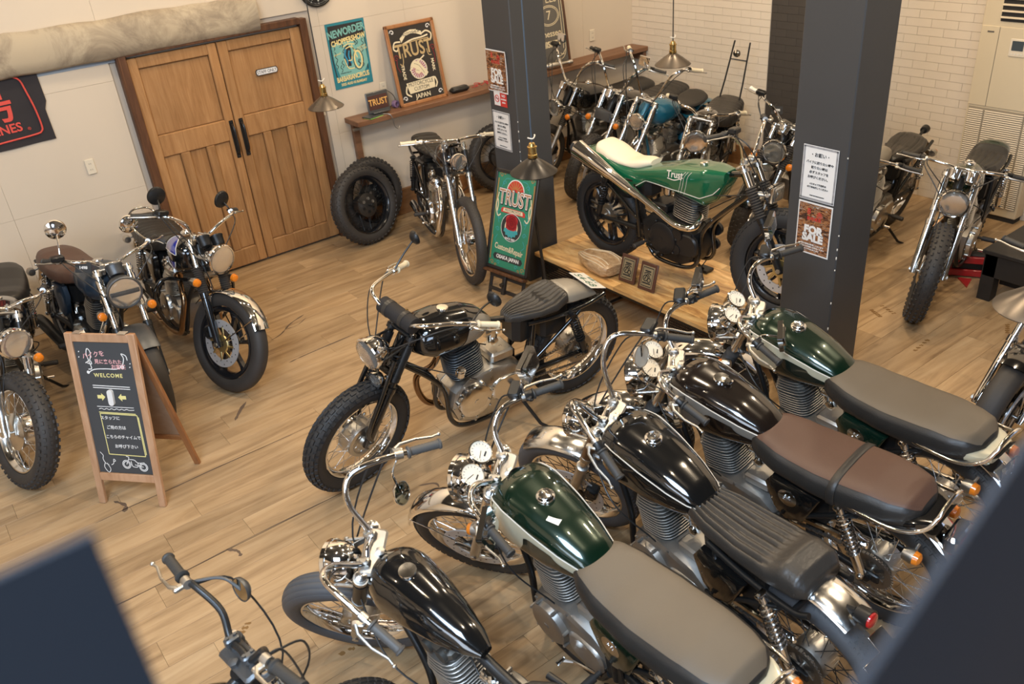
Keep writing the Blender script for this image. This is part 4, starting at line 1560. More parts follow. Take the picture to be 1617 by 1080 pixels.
g = G()
g.box((2.0, 1.5, -.06), (13.0, 11.0, .106))
floor = g.build('floor', GAPM, kind='structure', sharp=None)
rows = []
y = 3.59
k = 0
while y < AY - .02:
    w = .178 if y < 4.29 else .17
    if y < 4.29 and y + w > 4.25:
        w = 4.302 - y
    rows.append((y, min(y + w, AY)))
    y += w
y = 3.59
while y > -.4:
    rows.append((y - .178, y))
    y -= .178
shared = {}
rnd = random.Random(3)
seams = {3.59: (-.5, 2.1), 4.302: (.1, 1.45), 5.152: (1.6, 2.25)}
for (y0, y1) in rows:
    wide = [s for s in seams if abs(s - y0) < .004]
    x = -2.6 - rnd.random() * 1.2
    # how far to the left the row shows in the picture
    xl = -1.5 if y0 > 1 else -0.6
    while x < 7.15:
        x1 = x + 1.22
        if x1 > xl:
            a, b = x, min(x1, 7.15)
            lift = .003 if wide and seams[wide[0]][0] < (a + b) / 2 < seams[wide[0]][1] else 0
            key = (round(b - a, 3), round(y1 - y0, 3), lift)
            if key not in shared:
                g = G()
                yy0 = .0006 + (.004 if lift else 0)
                g.box((0, yy0 / 2, -.003), (b - a - .0009, y1 - y0 - .0006 - yy0, .006), .0006)
                o = g.build('plank', FLOORW, floor, sharp=25)
                shared[key] = o
            else:
                o = shared[key].copy()
                COL.objects.link(o)
            o.location = ((a + b) / 2, (y0 + y1) / 2, 0.0)
        x = x1
    # every row its own stagger

# torn spots and tyre stains on the boards
STAIN = mat('floor_scar', (0.13, 0.085, 0.055), 0.8)
RUSTST = mat('floor_rust_stain', (0.22, 0.115, 0.035), 0.6)


def scar(pts, w, m, nm='floor_scar', lab=None):
    g = G()
    P_ = spl([(a, b, 0) for a, b in pts], 5)
    n_ = len(P_)
    rr = np.random.RandomState(int(abs(pts[0][0]) * 100))
    ww = w * (0.3 + .9 * rr.rand(n_))
    ww[0] = ww[-1] = .001
    t = np.gradient(P_, axis=0)
    t /= np.linalg.norm(t, axis=1)[:, None]
    nrm = np.stack([-t[:, 1], t[:, 0], 0 * t[:, 0]], -1)
    A_ = P_ + nrm * ww[:, None]
    B_ = P_ - nrm * ww[:, None]
    A_[:, 2] = B_[:, 2] = .0006
    g.grid(np.stack([A_, B_], 1), closed_v=False)
    return g.build(nm, m, floor, kind='stuff')


scar([(1.70, 5.52), (1.80, 5.56), (1.92, 5.66), (2.06, 5.72)], .007, STAIN)
scar([(1.84, 5.60), (1.95, 5.60), (2.05, 5.66)], .004, STAIN)
scar([(1.66, 5.12), (1.80, 5.135), (2.2, 5.15)], .006, STAIN)
scar([(-.2, 3.60), (.3, 3.592), (.8, 3.60), (1.2, 3.592), (1.55, 3.595)], .004, STAIN)
scar([(.15, 4.295), (.35, 4.305), (.6, 4.30), (.9, 4.308), (1.3, 4.30)], .005, STAIN)
scar([(.28, 4.42), (.32, 4.34), (.30, 4.28)], .012, STAIN)
scar([(.62, 3.60), (.66, 3.55), (.66, 3.50)], .010, STAIN)
scar([(1.62, 3.35), (1.70, 3.30), (1.68, 3.22)], .007, STAIN)
scar([(1.1, 4.7), (1.18, 4.8), (1.24, 4.86)], .012, STAIN)
for (cx, cy, dx, dy) in [(4.92, 2.70, .05, .11), (5.02, 2.66, .05, .14), (4.68, 2.30, .2, .02), (.75, 2.62, .22, -.03), (5.27, 2.02, .12, .06), (.42, 3.0, .1, .08)]:
    for k in range(5):
        scar([(cx + dx * k / 5, cy + dy * k / 5), (cx + dx * k / 5 + .028, cy + dy * k / 5 - .018)], .011, RUSTST)

# ------------------------------------------------------------------ back wall (door wall)
g = G()
g.box((1.55, AY + .08, 2.6), (11.2, .12, 5.4))
wall_back = g.build('wall_back', JOINT, kind='structure', sharp=None)


def panel_block(parent, x0, x1, z0, z1):
    g = G()
    g.box(((x0 + x1) / 2, AY + .01, (z0 + z1) / 2), (x1 - x0 - .0012, .02, z1 - z0 - .0012), .0006)
    return g.build('wall_panel', WALLP, parent, sharp=25)


xs = [-4, -2.2, -1.29, -.38, .53, 1.49, ]
for i in range(len(xs) - 1):
    for z0, z1 in ((0, .91), (.91, 1.72), (1.72, 2.63), (2.63, 5.2)):
        panel_block(wall_back, xs[i], xs[i + 1], z0, z1)
for z0, z1 in ((1.955, 2.63), (2.63, 5.2)):
    for a, b in ((1.49, 2.3), (2.3, 3.12)):
        panel_block(wall_back, a, b, z0, z1)
xs = [3.12, 3.20, 4.02, 4.93, 5.50, 6.10, 6.80]
for i in range(len(xs) - 1):
    for z0, z1 in ((0, .91), (.91, 1.82), (1.82, 2.63), (2.63, 5.2)):
        panel_block(wall_back, xs[i], xs[i + 1], z0, z1)
g = G()
g.box((1.27, AY - .001, 1.865), (.57, .004, .04))
g.build('trim_1', mat('unpainted_strip', (0.26, 0.30, 0.34), 0.6), kind='structure', sharp=None)
# skirting
g = G()
g.box((4.96, AY - .012, .125), (3.68, .024, .25), .003)
g.build('baseboard_back', BASEW, kind='structure')

# ------------------------------------------------------------------ double door
g = G()
for x_ in (1.575, 3.035):
    g.box((x_, AY - .02, .955), (.06, .08, 1.91), .004)
g.box((2.305, AY - .02, 1.895), (1.40, .08, .05), .004)
g.box((1.543, AY - .02, .94), (.012, .07, 1.87), .002)
door_frame = g.build('door_frame', FRAMEW, kind='structure')


def door_leaf(name, x0, x1, ups, lows):
    g = G()
    g.box(((x0 + x1) / 2, AY + .012, .935), (x1 - x0, .02, 1.83))
    leaf = g.build(name, DOORW, kind='structure', sharp=None)

    def part(nm, a, b, z0, z1, y=AY - .012, th=.036, bev=.006, m=DOORW):
        g = G()
        g.box((0, 0, 0), (b - a, th, z1 - z0), bev)
        return g.build(nm, m, leaf, loc=((a + b) / 2, y, (z0 + z1) / 2))
    a, b = ups
    part('stile', x0, a, .02, 1.85)
    part('stile', b, x1, .02, 1.85)
    part('rail', a, b, 1.77, 1.85)
    part('rail', a, b, 1.09, 1.26)
    part('rail', a, b, .02, .17)
    part('door_panel', a + .003, b - .003, 1.263, 1.767, AY + .0, .012, .003)
    for i, (p, q) in enumerate(lows):
        part('door_panel', p + .002, q - .002, .172, 1.088, AY + .0, .012, .003)
        if i < 2:
            part('mullion', q, lows[i + 1][0], .17, 1.09)
    return leaf


d1 = door_leaf('door_1', 1.605, 2.292, (1.68, 2.22), [(1.68, 1.81), (1.885, 2.02), (2.09, 2.22)])
d2 = door_leaf('door_2', 2.300, 3.005, (2.38, 2.915), [(2.38, 2.51), (2.58, 2.725), (2.79, 2.915)])
for leaf, x_ in ((d1, 2.262), (d2, 2.345)):
    g = G()
    g.box((x_, AY - .034, 1.095), (.034, .008, .31), .003)
    g.tube(spl([(x_, AY - .04, 1.22), (x_, AY - .075, 1.19), (x_, AY - .08, 1.1), (x_, AY - .075, 1.01), (x_, AY - .04, .98)], 5), .009, 8)
    for zz in (1.235, .955):
        g.sphere((x_, AY - .04, zz), .007, 8)
    g.build('door_handle', BLACKM, leaf)
g = G()
pr = [(-.095, -.012), (-.085, -.025), (.085, -.025), (.095, -.012), (.095, .012), (.085, .025), (-.085, .025), (-.095, .012)]
g.prism([(a, b) for a, b in pr], -.003, .003, 'z', T=plane_matrix((2.652, AY - .012, 1.565), (1, 0, 0), (0, 0, 1)))
plq = g.build('door_plate', INK)
tagp = plq
plq['label'] = 'small white enamel plate reading STAFF ONLY screwed to the wooden door'
plq['category'] = 'sign'
g = G()
g.prism([(a * .93, b * .8) for a, b in pr], .003, .0042, 'z', T=plane_matrix((2.652, AY - .012, 1.565), (1, 0, 0), (0, 0, 1)))
pf = g.build('plate_face', PAPER, plq)
text('STAFF ONLY', .036, INK, plane_matrix((2.652, AY - .0166, 1.564), (1, 0, 0), (0, 0, 1)), pf, sx=.82)
plq.location = (0, -.022, 0)

# ------------------------------------------------------------------ right wall: white brick, dark pier, white brick beyond
JOINTW = mat('white_brick_joint', (0.55, 0.485, 0.405), 0.7)
g = G()
g.box((BX + .16, (AY + 5.17) / 2, 2.6), (.30, AY - 5.17, 5.2))
wall_right = g.build('wall_right', JOINTW, kind='structure', sharp=None)
g = G()
g.box((BX + .16, 4.8, 2.6), (.304, .74, 5.2))
pier = g.build('wall_pier', JOINTD, kind='structure', sharp=None)
g = G()
g.box((BX2 + .1, 1.2, 2.6), (.18, 6.5, 5.2))
wall_right2 = g.build('wall_right_far', JOINTW, kind='structure', sharp=None)


def bricks(parent, X, y0, y1, zmax, m, single_z=99, wz=.0675, wl=.225, tag_='brick'):
    rest = G()
    nz = int(zmax / wz)
    cache = {}
    nb = 0
    for r in range(nz):
        off = (r % 2) * wl / 2
        yy = y0 - off
        while yy < y1 - .001:
            a, b = max(yy, y0), min(yy + wl, y1)
            yy += wl
            if b - a < .02:
                continue
            c = (0, (a + b) / 2, (r + .5) * wz)
            if (r + .5) * wz < single_z[1] and (r + .5) * wz > single_z[0] and a > single_z[2] and b < single_z[3] + .01:
                key = round(b - a, 3)
                if key not in cache:
                    g = G()
                    g.box((0, 0, 0), (.0045, b - a - .0016, wz - .0022), .0012)
                    o = g.build(tag_, m, parent, sharp=25)
                    cache[key] = o
                else:
                    o = cache[key].copy()
                    COL.objects.link(o)
                o.location = (X - .0018, c[1], c[2])
                nb += 1
            else:
                rest.box((X - .0018, c[1], c[2]), (.0045, b - a - .0016, wz - .0022), .0012)
    if rest.V:
        rest.build('brick_courses', m, parent, kind='stuff', sharp=25)
    return nb


bricks(wall_right, BX, 5.17, AY, 2.3, BRICKP, (.6, 2.0, 5.1, 7))
bricks(pier, BX + .006, 4.43, 5.17, 2.3, BRICKD, (.4, 2.3, 4.4, 5.2))
bricks(wall_right2, BX2, 1.0, 4.43, 2.3, BRICKP, (.0, 2.3, 3.0, 4.2))
g = G()
g.box((BX - .012, 6.0, .1), (.02, 1.6, .2), .002)
g.build('baseboard_right', BASEW, kind='structure')

# ceiling and the sides of the room that the photograph implies
g = G()
g.box((1.9, 1.4, 5.25), (12.2, 11.4, .1))
g.build('ceiling', CEILM, kind='structure', sharp=None)
g = G()
g.box((-4.1, 1.4, 2.6), (.1, 11.4, 5.4))
g.build('wall_left', WALLP, kind='structure', sharp=None)
g = G()
g.box((1.9, -4.1, 2.6), (12.2, .1, 5.4))
g.build('wall_front', mat('wall_dark_paint', (0.12, 0.11, 0.10), .6), kind='structure', sharp=None)

# ------------------------------------------------------------------ pillars
g = G()
g.box((3.77, 5.04, 2.6), (.30, .32, 5.2), .006)
g.build('pillar', PILLARP, label='dark grey square pillar behind the easel sign and a hanging lamp', cat='pillar')
g = G()
g.box((3.93, 2.515, 2.6), (.30, .33, 5.2), .006)
g.build('pillar', PILLARP, label='dark grey square pillar with a printed request and a FOR SALE sheet, by the row of green and black motorcycles', cat='pillar')
CHIP = mat('paint_chip', (0.7, 0.68, 0.62), 0.7)
for (x_, y_, zs) in [(3.62, 4.88, [1.27, 1.2, 1.13, 1.05, .98, .9]), (3.78, 2.35, [1.06, .98, .93, .86, .66, .5, 1.48])]:
    par = [o for o in bpy.data.objects if o.name.startswith('pillar')][0 if y_ > 4 else 1]
    for i, zz in enumerate(zs):
        g = G()
        g.sphere((x_ + .002, y_ + .003, zz), .0036, 6, sc=(1, 1, 1.4 + (i % 3) * .7))
        g.build('paint_chip', CHIP, par)


def sheet(name, X, yl, yr, z0, z1, m, label, cat='poster', curl=0.0):
    """paper on a pillar's left face (plane x = X), yl = far edge, yr = near edge"""
    Mx = plane_matrix((X - .0015, (yl + yr) / 2, (z0 + z1) / 2), (0, -1, 0), (0, 0, 1))
    w, h = abs(yl - yr), z1 - z0
    g = G()
    us = np.linspace(-w / 2, w / 2, 10)
    vs = np.linspace(-h / 2, h / 2, 12)
    P_ = np.array([[(u, v, curl * (abs(v) / h * 2) ** 2 * (.3 + .7 * (u / w + .5))) for u in us] for v in vs])
    g.grid(P_, closed_v=False, T=Mx)
    P2 = P_.copy()
    P2[..., 2] -= .0006
    g.grid(P2[:, ::-1], closed_v=False, T=Mx)
    o = g.build(name, m, label=label, cat=cat, sharp=None)
    return o, Mx


def notice(X, yl, yr, z0, z1, label):
    o, Mx = sheet('notice', X, yl, yr, z0, z1, PAPER, label, 'notice')
    w, h = abs(yl - yr), z1 - z0
    up_ = Matrix.Translation((0, 0, .0012))
    g = G()
    bm = mat('notice_border', (.30, .30, .31), .6, vary=.5, scale=40)
    for a, b, c, d in ((0, h / 2 - .008, w * .97, .010), (0, -h / 2 + .008, w * .97, .010), (-w / 2 + .008, 0, .010, h * .95), (w / 2 - .008, 0, .010, h * .95)):
        g.box((a, b, .0008), (c, d, .0006), T=Mx)
    g.build('notice_border', bm, o)
    for s, sz, vy in (('・お願い・', .024, .098), ('バイクに跨りたい時や', .0165, .058), ('触りたい時は', .0165, .032), ('必ずスタッフを', .0165, .006), ('お呼びください。', .0165, -.020), ('※スタッフ不在時は', .0115, -.056), ('呼び鈴を押してください', .0115, -.074), ('TRUST MOTORCYCLE SHOP', .007, -.118)):
        text(s, sz, INK, Mx @ Matrix.Translation((0, vy * h / .29, .0012)), o, 'notice_line', bold=.0004)
    return o


def for_sale(X, yl, yr, z0, z1, label):
    pm = bpy.data.materials.new('for_sale_print')
    N, L, b = nodes_of(pm)
    tc = N.new('ShaderNodeTexCoord')
    mp = N.new('ShaderNodeMapping')
    mp.inputs['Rotation'].default_value = (.5, .3, .2)
    mp.inputs['Scale'].default_value = (30, 22, 60)
    n = N.new('ShaderNodeTexNoise')
    n.inputs['Detail'].default_value = 6
    n.inputs['Scale'].default_value = 1
    n.inputs['Distortion'].default_value = 1.5
    cr = N.new('ShaderNodeValToRGB')
    els = cr.color_ramp.elements
    els[0].position, els[0].color = .36, (.03, .02, .015, 1)
    els[1].position, els[1].color = .7, (.55, .50, .44, 1)
    for p, c in ((.47, (.14, .045, .02, 1)), (.54, (.45, .20, .07, 1)), (.6, (.10, .07, .06, 1))):
        e = els.new(p)
        e.color = c
    L.new(tc.outputs['Object'], mp.inputs[0])
    L.new(mp.outputs[0], n.inputs['Vector'])
    L.new(n.outputs['Fac'], cr.inputs[0])
    L.new(cr.outputs[0], b.inputs['Base Color'])
    b.inputs['Roughness'].default_value = .4
    o, Mx = sheet('poster', X, yl, yr, z0, z1, PAPER, label, 'poster', curl=.006 if X < 3.7 else .001)
    w, h = abs(yl - yr), z1 - z0
    lift = .006 if X < 3.7 else .0016
    g = G()
    g.box((0, 0, lift), (w * .93, h * .94, .0004), T=Mx)
    g.build('poster_print', pm, o)
    s = w / .21
    for tx_, sz, vx, vy, m in (('FOR', .060, .0, -.008, PAPER), ('SALE', .060, .0, -.052, PAPER), ('8', .045, -.035, .095, INKR), ('赤', .04, .03, .082, INKR), ('販売車両', .022, 0, .055, INKR),
                            ('店頭の車両は販売しております', .0105, 0, -.092, PAPER), ('価格などお気軽にお尋ねください', .0105, 0, -.106, PAPER), ('カスタムも承ります', .0105, 0, -.120, PAPER)):
        text(tx_, sz * s, m, Mx @ Matrix.Translation((vx * s, vy * s, lift + .001)), o, 'poster_lettering', bold=.0035 if tx_ in ('FOR', 'SALE') else 0.0003)
    return o


for_sale(3.618, 5.195, 4.955, 1.455, 1.75, 'small FOR SALE sheet, curling, at the top of the pillar behind the hanging lamp')
o, Mx = sheet('sticker', 3.618, 5.14, 4.985, 1.355, 1.46, INKR, 'red and white NO SMOKING AREA sticker on the pillar', 'sticker')
g = G()
g.box((-.039, 0, .0008), (.072, .1, .0005), T=Mx)
half_ = g.build('sticker_half', PAPER, o)
g = G()
ring = [(-.039 + .024 * math.cos(a), .0 + .024 * math.sin(a), .0018) for a in np.linspace(0, 2 * PI, 24, endpoint=False)]
g.tube([tuple(Mx @ Vector(p)) for p in ring], .0028, 6, closed=True)
g.box((0, 0, 0), (.046, .005, .001), T=Mx @ Matrix.Translation((-.039, 0, .0018)) @ Matrix.Rotation(-.78, 4, 'Z'))
g.build('smoking_symbol', INKR, half_)
g = G()
g.box((-.039, 0, .0014), (.034, .005, .0008), T=Mx)
g.build('smoking_symbol', INK, half_)
for s_, sz, vy in (('NO', .026, .025), ('SMOKING', .014, 0), ('AREA', .016, -.022)):
    text(s_, sz, PAPER, Mx @ Matrix.Translation((.038, vy, .001)), o, 'sticker_lettering', bold=.0005)
notice(3.618, 5.18, 4.97, 1.03, 1.315, 'white paper notice with Japanese writing low on the pillar above the easel sign')
notice(3.778, 2.61, 2.40, 1.215, 1.51, 'white paper notice with grey border, upper sheet on the pillar beside the green motorcycles')
for_sale(3.778, 2.61, 2.40, .91, 1.205, 'FOR SALE sheet below the Japanese request on the pillar beside the green motorcycles')

# ------------------------------------------------------------------ canvas roll along the back wall
secs = []
rs_ = np.random.RandomState(4)
for x_ in np.linspace(-2.4, 2.66, 44):
    j = rs_.randn() * .004
    zt_ = 2.17 - .008 * (x_ + 1) + j
    zb_ = 1.875 + j * .6
    dd = .10 + .012 * math.sin(x_ * 5) + j
    secs.append([(x_, AY - .004, zt_), (x_, AY - dd * .45, zt_ + .004), (x_, AY - dd * .9, zt_ - .04), (x_, AY - dd, (zt_ + zb_) / 2 + .02), (x_, AY - dd * .97, (zt_ + zb_) / 2 - .05), (x_, AY - dd * .75, zb_ + .02), (x_, AY - dd * .4, zb_), (x_, AY - .004, zb_ + .004)])
g = G()
g.grid(np.array(secs), cap0=True, cap1=True)
g.build('canvas_roll', CANVAS, label='long stained beige canvas roll fixed to the wall above the wooden double door', cat='canvas', sharp=50)


# ------------------------------------------------------------------ wall fittings
def outlet(x_, z_, label, kind='socket', w=.066, h=.115):
    g = G()
    g.box((x_, AY - .007, z_), (w, .012, h), .004)
    o = g.build('wall_' + kind if kind == 'switch' else 'wall_socket', PLASTIC, label=label, cat=kind)
    if kind == 'socket':
        g = G()
        for dz in (.022, -.022):
            for dx in (-.006, .006):
                g.box((x_ + dx, AY - .0135, z_ + dz), (.002, .002, .009))
        g.build('socket_slot', DARK, o, kind='stuff')
    else:
        g = G()
        g.box((x_, AY - .015, z_), (.03, .006, .06), .002)
        g.build('switch_key', PLASTIC, o)


outlet(1.145, 1.155, 'cream wall socket between the dark banner and the double door')
outlet(3.70, 1.20, 'cream wall socket with a wire plugged in above the shelf end')
outlet(3.075, 1.13, 'small cream wall switch close to the door frame under the hanging lamp', 'switch', .05, .07)
outlet(6.215, 1.22, 'cream wall socket near the room corner above the long shelf')
g = G()
g.tube(spl([(3.71, AY - .02, 1.19), (3.75, AY - .05, 1.15), (3.77, AY - .06, 1.10), (3.74, AY - .08, 1.065), (3.66, AY - .10, 1.05)], 6), .003, 6)
link_o = g.build('cord', CABLE, label='thin black wire drooping from the socket to the little lit TRUST plate', cat='cord')

# clock
g = G()
g.lathe([(0, .155), (.02, .16), (.03, .155), (.032, .145), (.028, .14)], (3.215, AY - .0, 2.125), (0, -1, 0), 48)
ck = g.build('wall_clock', BLACKM, label='round black wall clock cut by the top edge of the picture', cat='clock')
g = G()
g.lathe([(.0275, .141), (.0285, .001)], (3.215, AY, 2.125), (0, -1, 0), 40)
cf = g.build('clock_face', INK, ck)
Mx = plane_matrix((3.215, AY - .0295, 2.125), (1, 0, 0), (0, 0, 1))
g = G()
for i in range(60):
    a = i * PI / 30
    g.box((0, 0, 0), (.012 if i % 5 == 0 else .006, .003 if i % 5 == 0 else .0015, .0006), T=Mx @ Matrix.Rotation(a, 4, 'Z') @ Matrix.Translation((.128, 0, 0)))
g.build('minute_marks', PAPER, cf, kind='stuff')
for i in range(1, 13):
    a = PI / 2 - i * PI / 6
    text(str(i), .03, PAPER, Mx @ Matrix.Translation((.104 * math.cos(a), .104 * math.sin(a), .0003)), cf, 'clock_number')
g = G()
g.box((0, 0, 0), (.075, .008, .002), T=Mx @ Matrix.Translation((0, 0, .004)) @ Matrix.Rotation(2.2, 4, 'Z') @ Matrix.Translation((.03, 0, 0)))
g.box((0, 0, 0), (.11, .005, .002), T=Mx @ Matrix.Translation((0, 0, .006)) @ Matrix.Rotation(.6, 4, 'Z') @ Matrix.Translation((.045, 0, 0)))
g.build('clock_hands', PAPER, ck)

# banner
Mb = plane_matrix((.60, AY - .012, 1.645), (1, 0, .02), (0, 0, 1))
g = G()
us = np.linspace(-.41, .385, 14)
P_ = np.array([[(u + (.02 if v > 0 else -.005) * (u > .3), v, .004 * math.sin(u * 18) * (.3 if v > 0 else 1)) for u in us] for v in np.linspace(-.24, .245, 10)])
g.grid(P_, closed_v=False, T=Mb)
P2 = P_.copy()
P2[..., 2] -= .003
g.grid(P2[:, ::-1], closed_v=False, T=Mb)
bn = g.build('banner', BANNER, label='black cloth banner with red brush lettering and red outline on the wall', cat='banner', sharp=None)
g = G()
pts_ = [(-.41, -.20), (.0, -.185), (.25, -.178), (.305, -.165), (.318, -.12), (.315, .0), (.30, .12), (.285, .20), (.24, .235)]
g.tube([tuple(Mb @ Vector((a, b, .007))) for a, b in spl([(p[0], p[1], 0) for p in pts_], 6)[:, :2]], .0065, 6)
g.build('banner_outline', BRED, bn)
text('島', .29, BRED, Mb @ Matrix.Translation((.05, .06, .006)), bn, 'banner_character', bold=.004)
text('CAMENES'[3:], .085, BRED, Mb @ Matrix.Translation((.10, -.105, .006)), bn, 'banner_lettering', bold=.002)
text('®', .03, BRED, Mb @ Matrix.Translation((.235, -.13, .006)), bn, 'banner_lettering')
text('Japan', .05, BRED, Mb @ Matrix.Translation((-.03, -.155, .006)), bn, 'banner_lettering')


# ------------------------------------------------------------------ drawn pictures
def stroke(par, Mx, pts, w, m, nm='drawn_line', closed=False, z=.0012, k=6):
    P_ = spl([(a, b, 0) for a, b in pts], k, closed) if len(pts) > 2 else np.array([(a, b, 0.) for a, b in pts])
    g = G()
    t = np.gradient(P_, axis=0) if not closed else np.roll(P_, -1, 0) - np.roll(P_, 1, 0)
    t /= np.maximum(np.linalg.norm(t, axis=1)[:, None], 1e-9)
    nrm = np.stack([-t[:, 1], t[:, 0], 0 * t[:, 0]], -1) * w / 2
    A_, B_ = P_ + nrm, P_ - nrm
    A_[:, 2] = B_[:, 2] = z
    g.grid(np.stack([B_, A_], 1), closed_u=closed, closed_v=False, T=Mx)
    return g.build(nm, m, par, sharp=None)


def strokes(par, Mx, lines, w, m, nm='drawn_line', z=.0012):
    g = G()
    for pts in lines:
        closed = len(pts) > 3 and pts[0] == pts[-1]
        q = pts[:-1] if closed else pts
        P_ = spl([(a, b, 0) for a, b in q], 5, closed) if len(q) > 2 else np.array([(a, b, 0.) for a, b in q])
        t = np.gradient(P_, axis=0) if not closed else np.roll(P_, -1, 0) - np.roll(P_, 1, 0)
        t /= np.maximum(np.linalg.norm(t, axis=1)[:, None], 1e-9)
        nrm = np.stack([-t[:, 1], t[:, 0], 0 * t[:, 0]], -1) * w / 2
        A_, B_ = P_ + nrm, P_ - nrm
        A_[:, 2] = B_[:, 2] = z
        g.grid(np.stack([B_, A_], 1), closed_u=closed, closed_v=False, T=Mx)
    return g.build(nm, m, par, sharp=None)


def disc2(par, Mx, c, r, m, nm, z=.001, r0=0, a0=0, a1=2 * PI):
    g = G()
    n_ = 40
    th = np.linspace(a0, a1, n_)
    A_ = np.stack([c[0] + r * np.cos(th), c[1] + r * np.sin(th), np.full(n_, z)], -1)
    B_ = np.stack([c[0] + r0 * np.cos(th), c[1] + r0 * np.sin(th), np.full(n_, z)], -1)
    g.grid(np.stack([B_, A_], 1), closed_v=False, T=Mx)
    return g.build(nm, m, par, sharp=None)


def poly2(par, Mx, pts, m, nm, z=.001):
    g = G()
    g.add([(a, b, z) for a, b in pts], ngons=[list(range(len(pts)))], T=Mx)
    return g.build(nm, m, par, sharp=None)


def circle_pts(cx, cy, r, n=12, e=1.0, ph=0.0):
    return [(cx + r * math.cos(ph + i * 2 * PI / n), cy + r * e * math.sin(ph + i * 2 * PI / n)) for i in range(n)] + [(cx + r * math.cos(ph), cy + r * e * math.sin(ph))]


def swirl(cx, cy, r, s=1, turns=1.4, ph=0):
    return [(cx + s * r * (1 - i / 12) * math.cos(ph + i * turns * 2 * PI / 12), cy + r * (1 - i / 12) * math.sin(ph + i * turns * 2 * PI / 12)) for i in range(12)]


# teal show poster
Mx = plane_matrix((3.425, AY - .004, 1.55), (1, 0, 0), (0, 0, 1))
g = G()
g.box((0, 0, 0), (.37, .54, .002), T=Mx)
po = g.build('poster', PTEAL, label='teal chopper show poster on the wall next to the door', cat='poster')
strokes(po, Mx, [[(-.16, .24), (-.165, 0), (-.15, -.2)], [(.16, .24), (.165, .05), (.155, -.15)]], .01, INK)
poly2(po, Mx, [(-.165, .25), (.165, .25), (.165, .135), (.1, .13), (-.02, .09), (-.16, .085)], INK, 'poster_ground', .0013)
poly2(po, Mx, [(-.155, .1), (.16, .12), (.165, -.1), (.10, -.185), (-.12, -.17), (-.15, -.05)], PMINT, 'poster_flames', .0014)
rs_ = random.Random(5)
fl = []
for i in range(26):
    a, b = rs_.uniform(-.14, .14), rs_.uniform(-.15, .08)
    if abs(a) > .05 or b < -.1:
        fl.append([(a, b), (a + .012, b + .02), (a - .004, b + .04), (a + .01, b + .06)])
strokes(po, Mx, fl, .006, INK, 'poster_flame_lines', .0018)['kind'] = 'stuff'
text('NEWORDER', .082, PMINT, Mx @ Matrix.Translation((0, .19, .002)) @ Matrix.Rotation(.10, 4, 'Z'), po, 'poster_title', sx=.78, bold=.003)
text('CHOPPERSHOW', .062, PYEL, Mx @ Matrix.Translation((.01, .118, .0024)) @ Matrix.Rotation(.10, 4, 'Z'), po, 'poster_title', sx=.72, bold=.002)
text('21st', .05, PMINT, Mx @ Matrix.Translation((-.115, .055, .0024)), po, 'poster_lettering', bold=.0015)
text('Annual', .026, PYEL, Mx @ Matrix.Translation((-.115, .018, .0024)) @ Matrix.Rotation(.2, 4, 'Z'), po, 'poster_lettering')
text('CUSTOM\nCULTURE', .022, PYEL, Mx @ Matrix.Translation((.125, .03, .0024)) @ Matrix.Rotation(.2, 4, 'Z'), po, 'poster_lettering')
text('BARBARIANCIRCUS', .058, PYEL, Mx @ Matrix.Translation((0, -.19, .0024)) @ Matrix.Rotation(.03, 4, 'Z'), po, 'poster_title', sx=.62, bold=.002)
text('2025 AUG·10 SUNDAY', .03, PYEL, Mx @ Matrix.Translation((0, -.238, .0024)), po, 'poster_date', sx=.85, bold=.001)
text('PRESENTED BY', .016, INK, Mx @ Matrix.Translation((-.06, -.145, .0024)), po, 'poster_lettering')
disc2(po, Mx, (.04, -.035), .001, INK, 'poster_wheel', .002)
strokes(po, Mx, [circle_pts(.075, -.055, .035, 14, 2.0), ], .014, PYEL, 'poster_wheel', .0021)
strokes(po, Mx, [circle_pts(.075, -.055, .048, 14, 1.75)], .006, INK, 'poster_wheel', .0022)
strokes(po, Mx, [[(.06, .02), (.02, .06), (-.03, .05)], [(.07, -.04), (.05, .02), (.03, .075)], [(-.05, .07), (0, .085), (.06, .075)]], .009, PYEL, 'poster_fork', .0023)
poly2(po, Mx, [(-.04, .06), (.0, .08), (.02, .04), (.015, -.03), (-.0, -.10), (-.05, -.09), (-.06, -.02)], INK, 'poster_rider', .0019)
strokes(po, Mx, [[(-.03, .05), (-.045, 0), (-.03, -.05), (-.04, -.09)], [(0, .03), (-.01, -.02), (.01, -.08)]], .014, mat('poster_blue', (.03, .25, .42), .5), 'poster_rider', .0022)
strokes(po, Mx, [[(-.055, -.03), (-.03, -.11), (.03, -.12)], [(-.02, -.05), (.01, -.05), (.02, -.02)]], .008, PYEL, 'poster_engine', .0023)

# framed TRUST picture leaning on the shelf
Mx = plane_matrix((4.02, AY - .105, 1.36), (1, 0, 0), (0, -.17, 1)) if False else plane_matrix((4.02, AY - .10, 1.375), (1, 0, 0), (0, .165, 1))
w, h = .51, .70
g = G()
for a, b, c, d in ((0, h / 2 - .016, w, .032), (0, -h / 2 + .016, w, .032), (-w / 2 + .016, 0, .032, h), (w / 2 - .016, 0, .032, h)):
    g.box((a, b, .0), (c, d, .026), .006, T=Mx)
pf_ = g.build('framed_picture', BOARDD, label='black TRUST motorcycle custom picture in a wooden frame leaning on the shelf', cat='picture')
g = G()
g.box((0, 0, -.004), (w - .05, h - .05, .006), T=Mx)
pc_ = g.build('picture_panel', mat('picture_black_gloss', (.012, .010, .010), .15, coat=.6), pf_)
GOLDP = mat('picture_gold', (.46, .33, .16), .4)
Mt = Mx @ Matrix.Translation((0, 0, .0))
strokes(pc_, Mt, [[(-.22, .32), (.22, .32), ], [(.22, .32), (.22, -.32)], [(.22, -.32), (-.22, -.32)], [(-.22, -.32), (-.22, .32)]], .0035, GOLDP, 'picture_border')
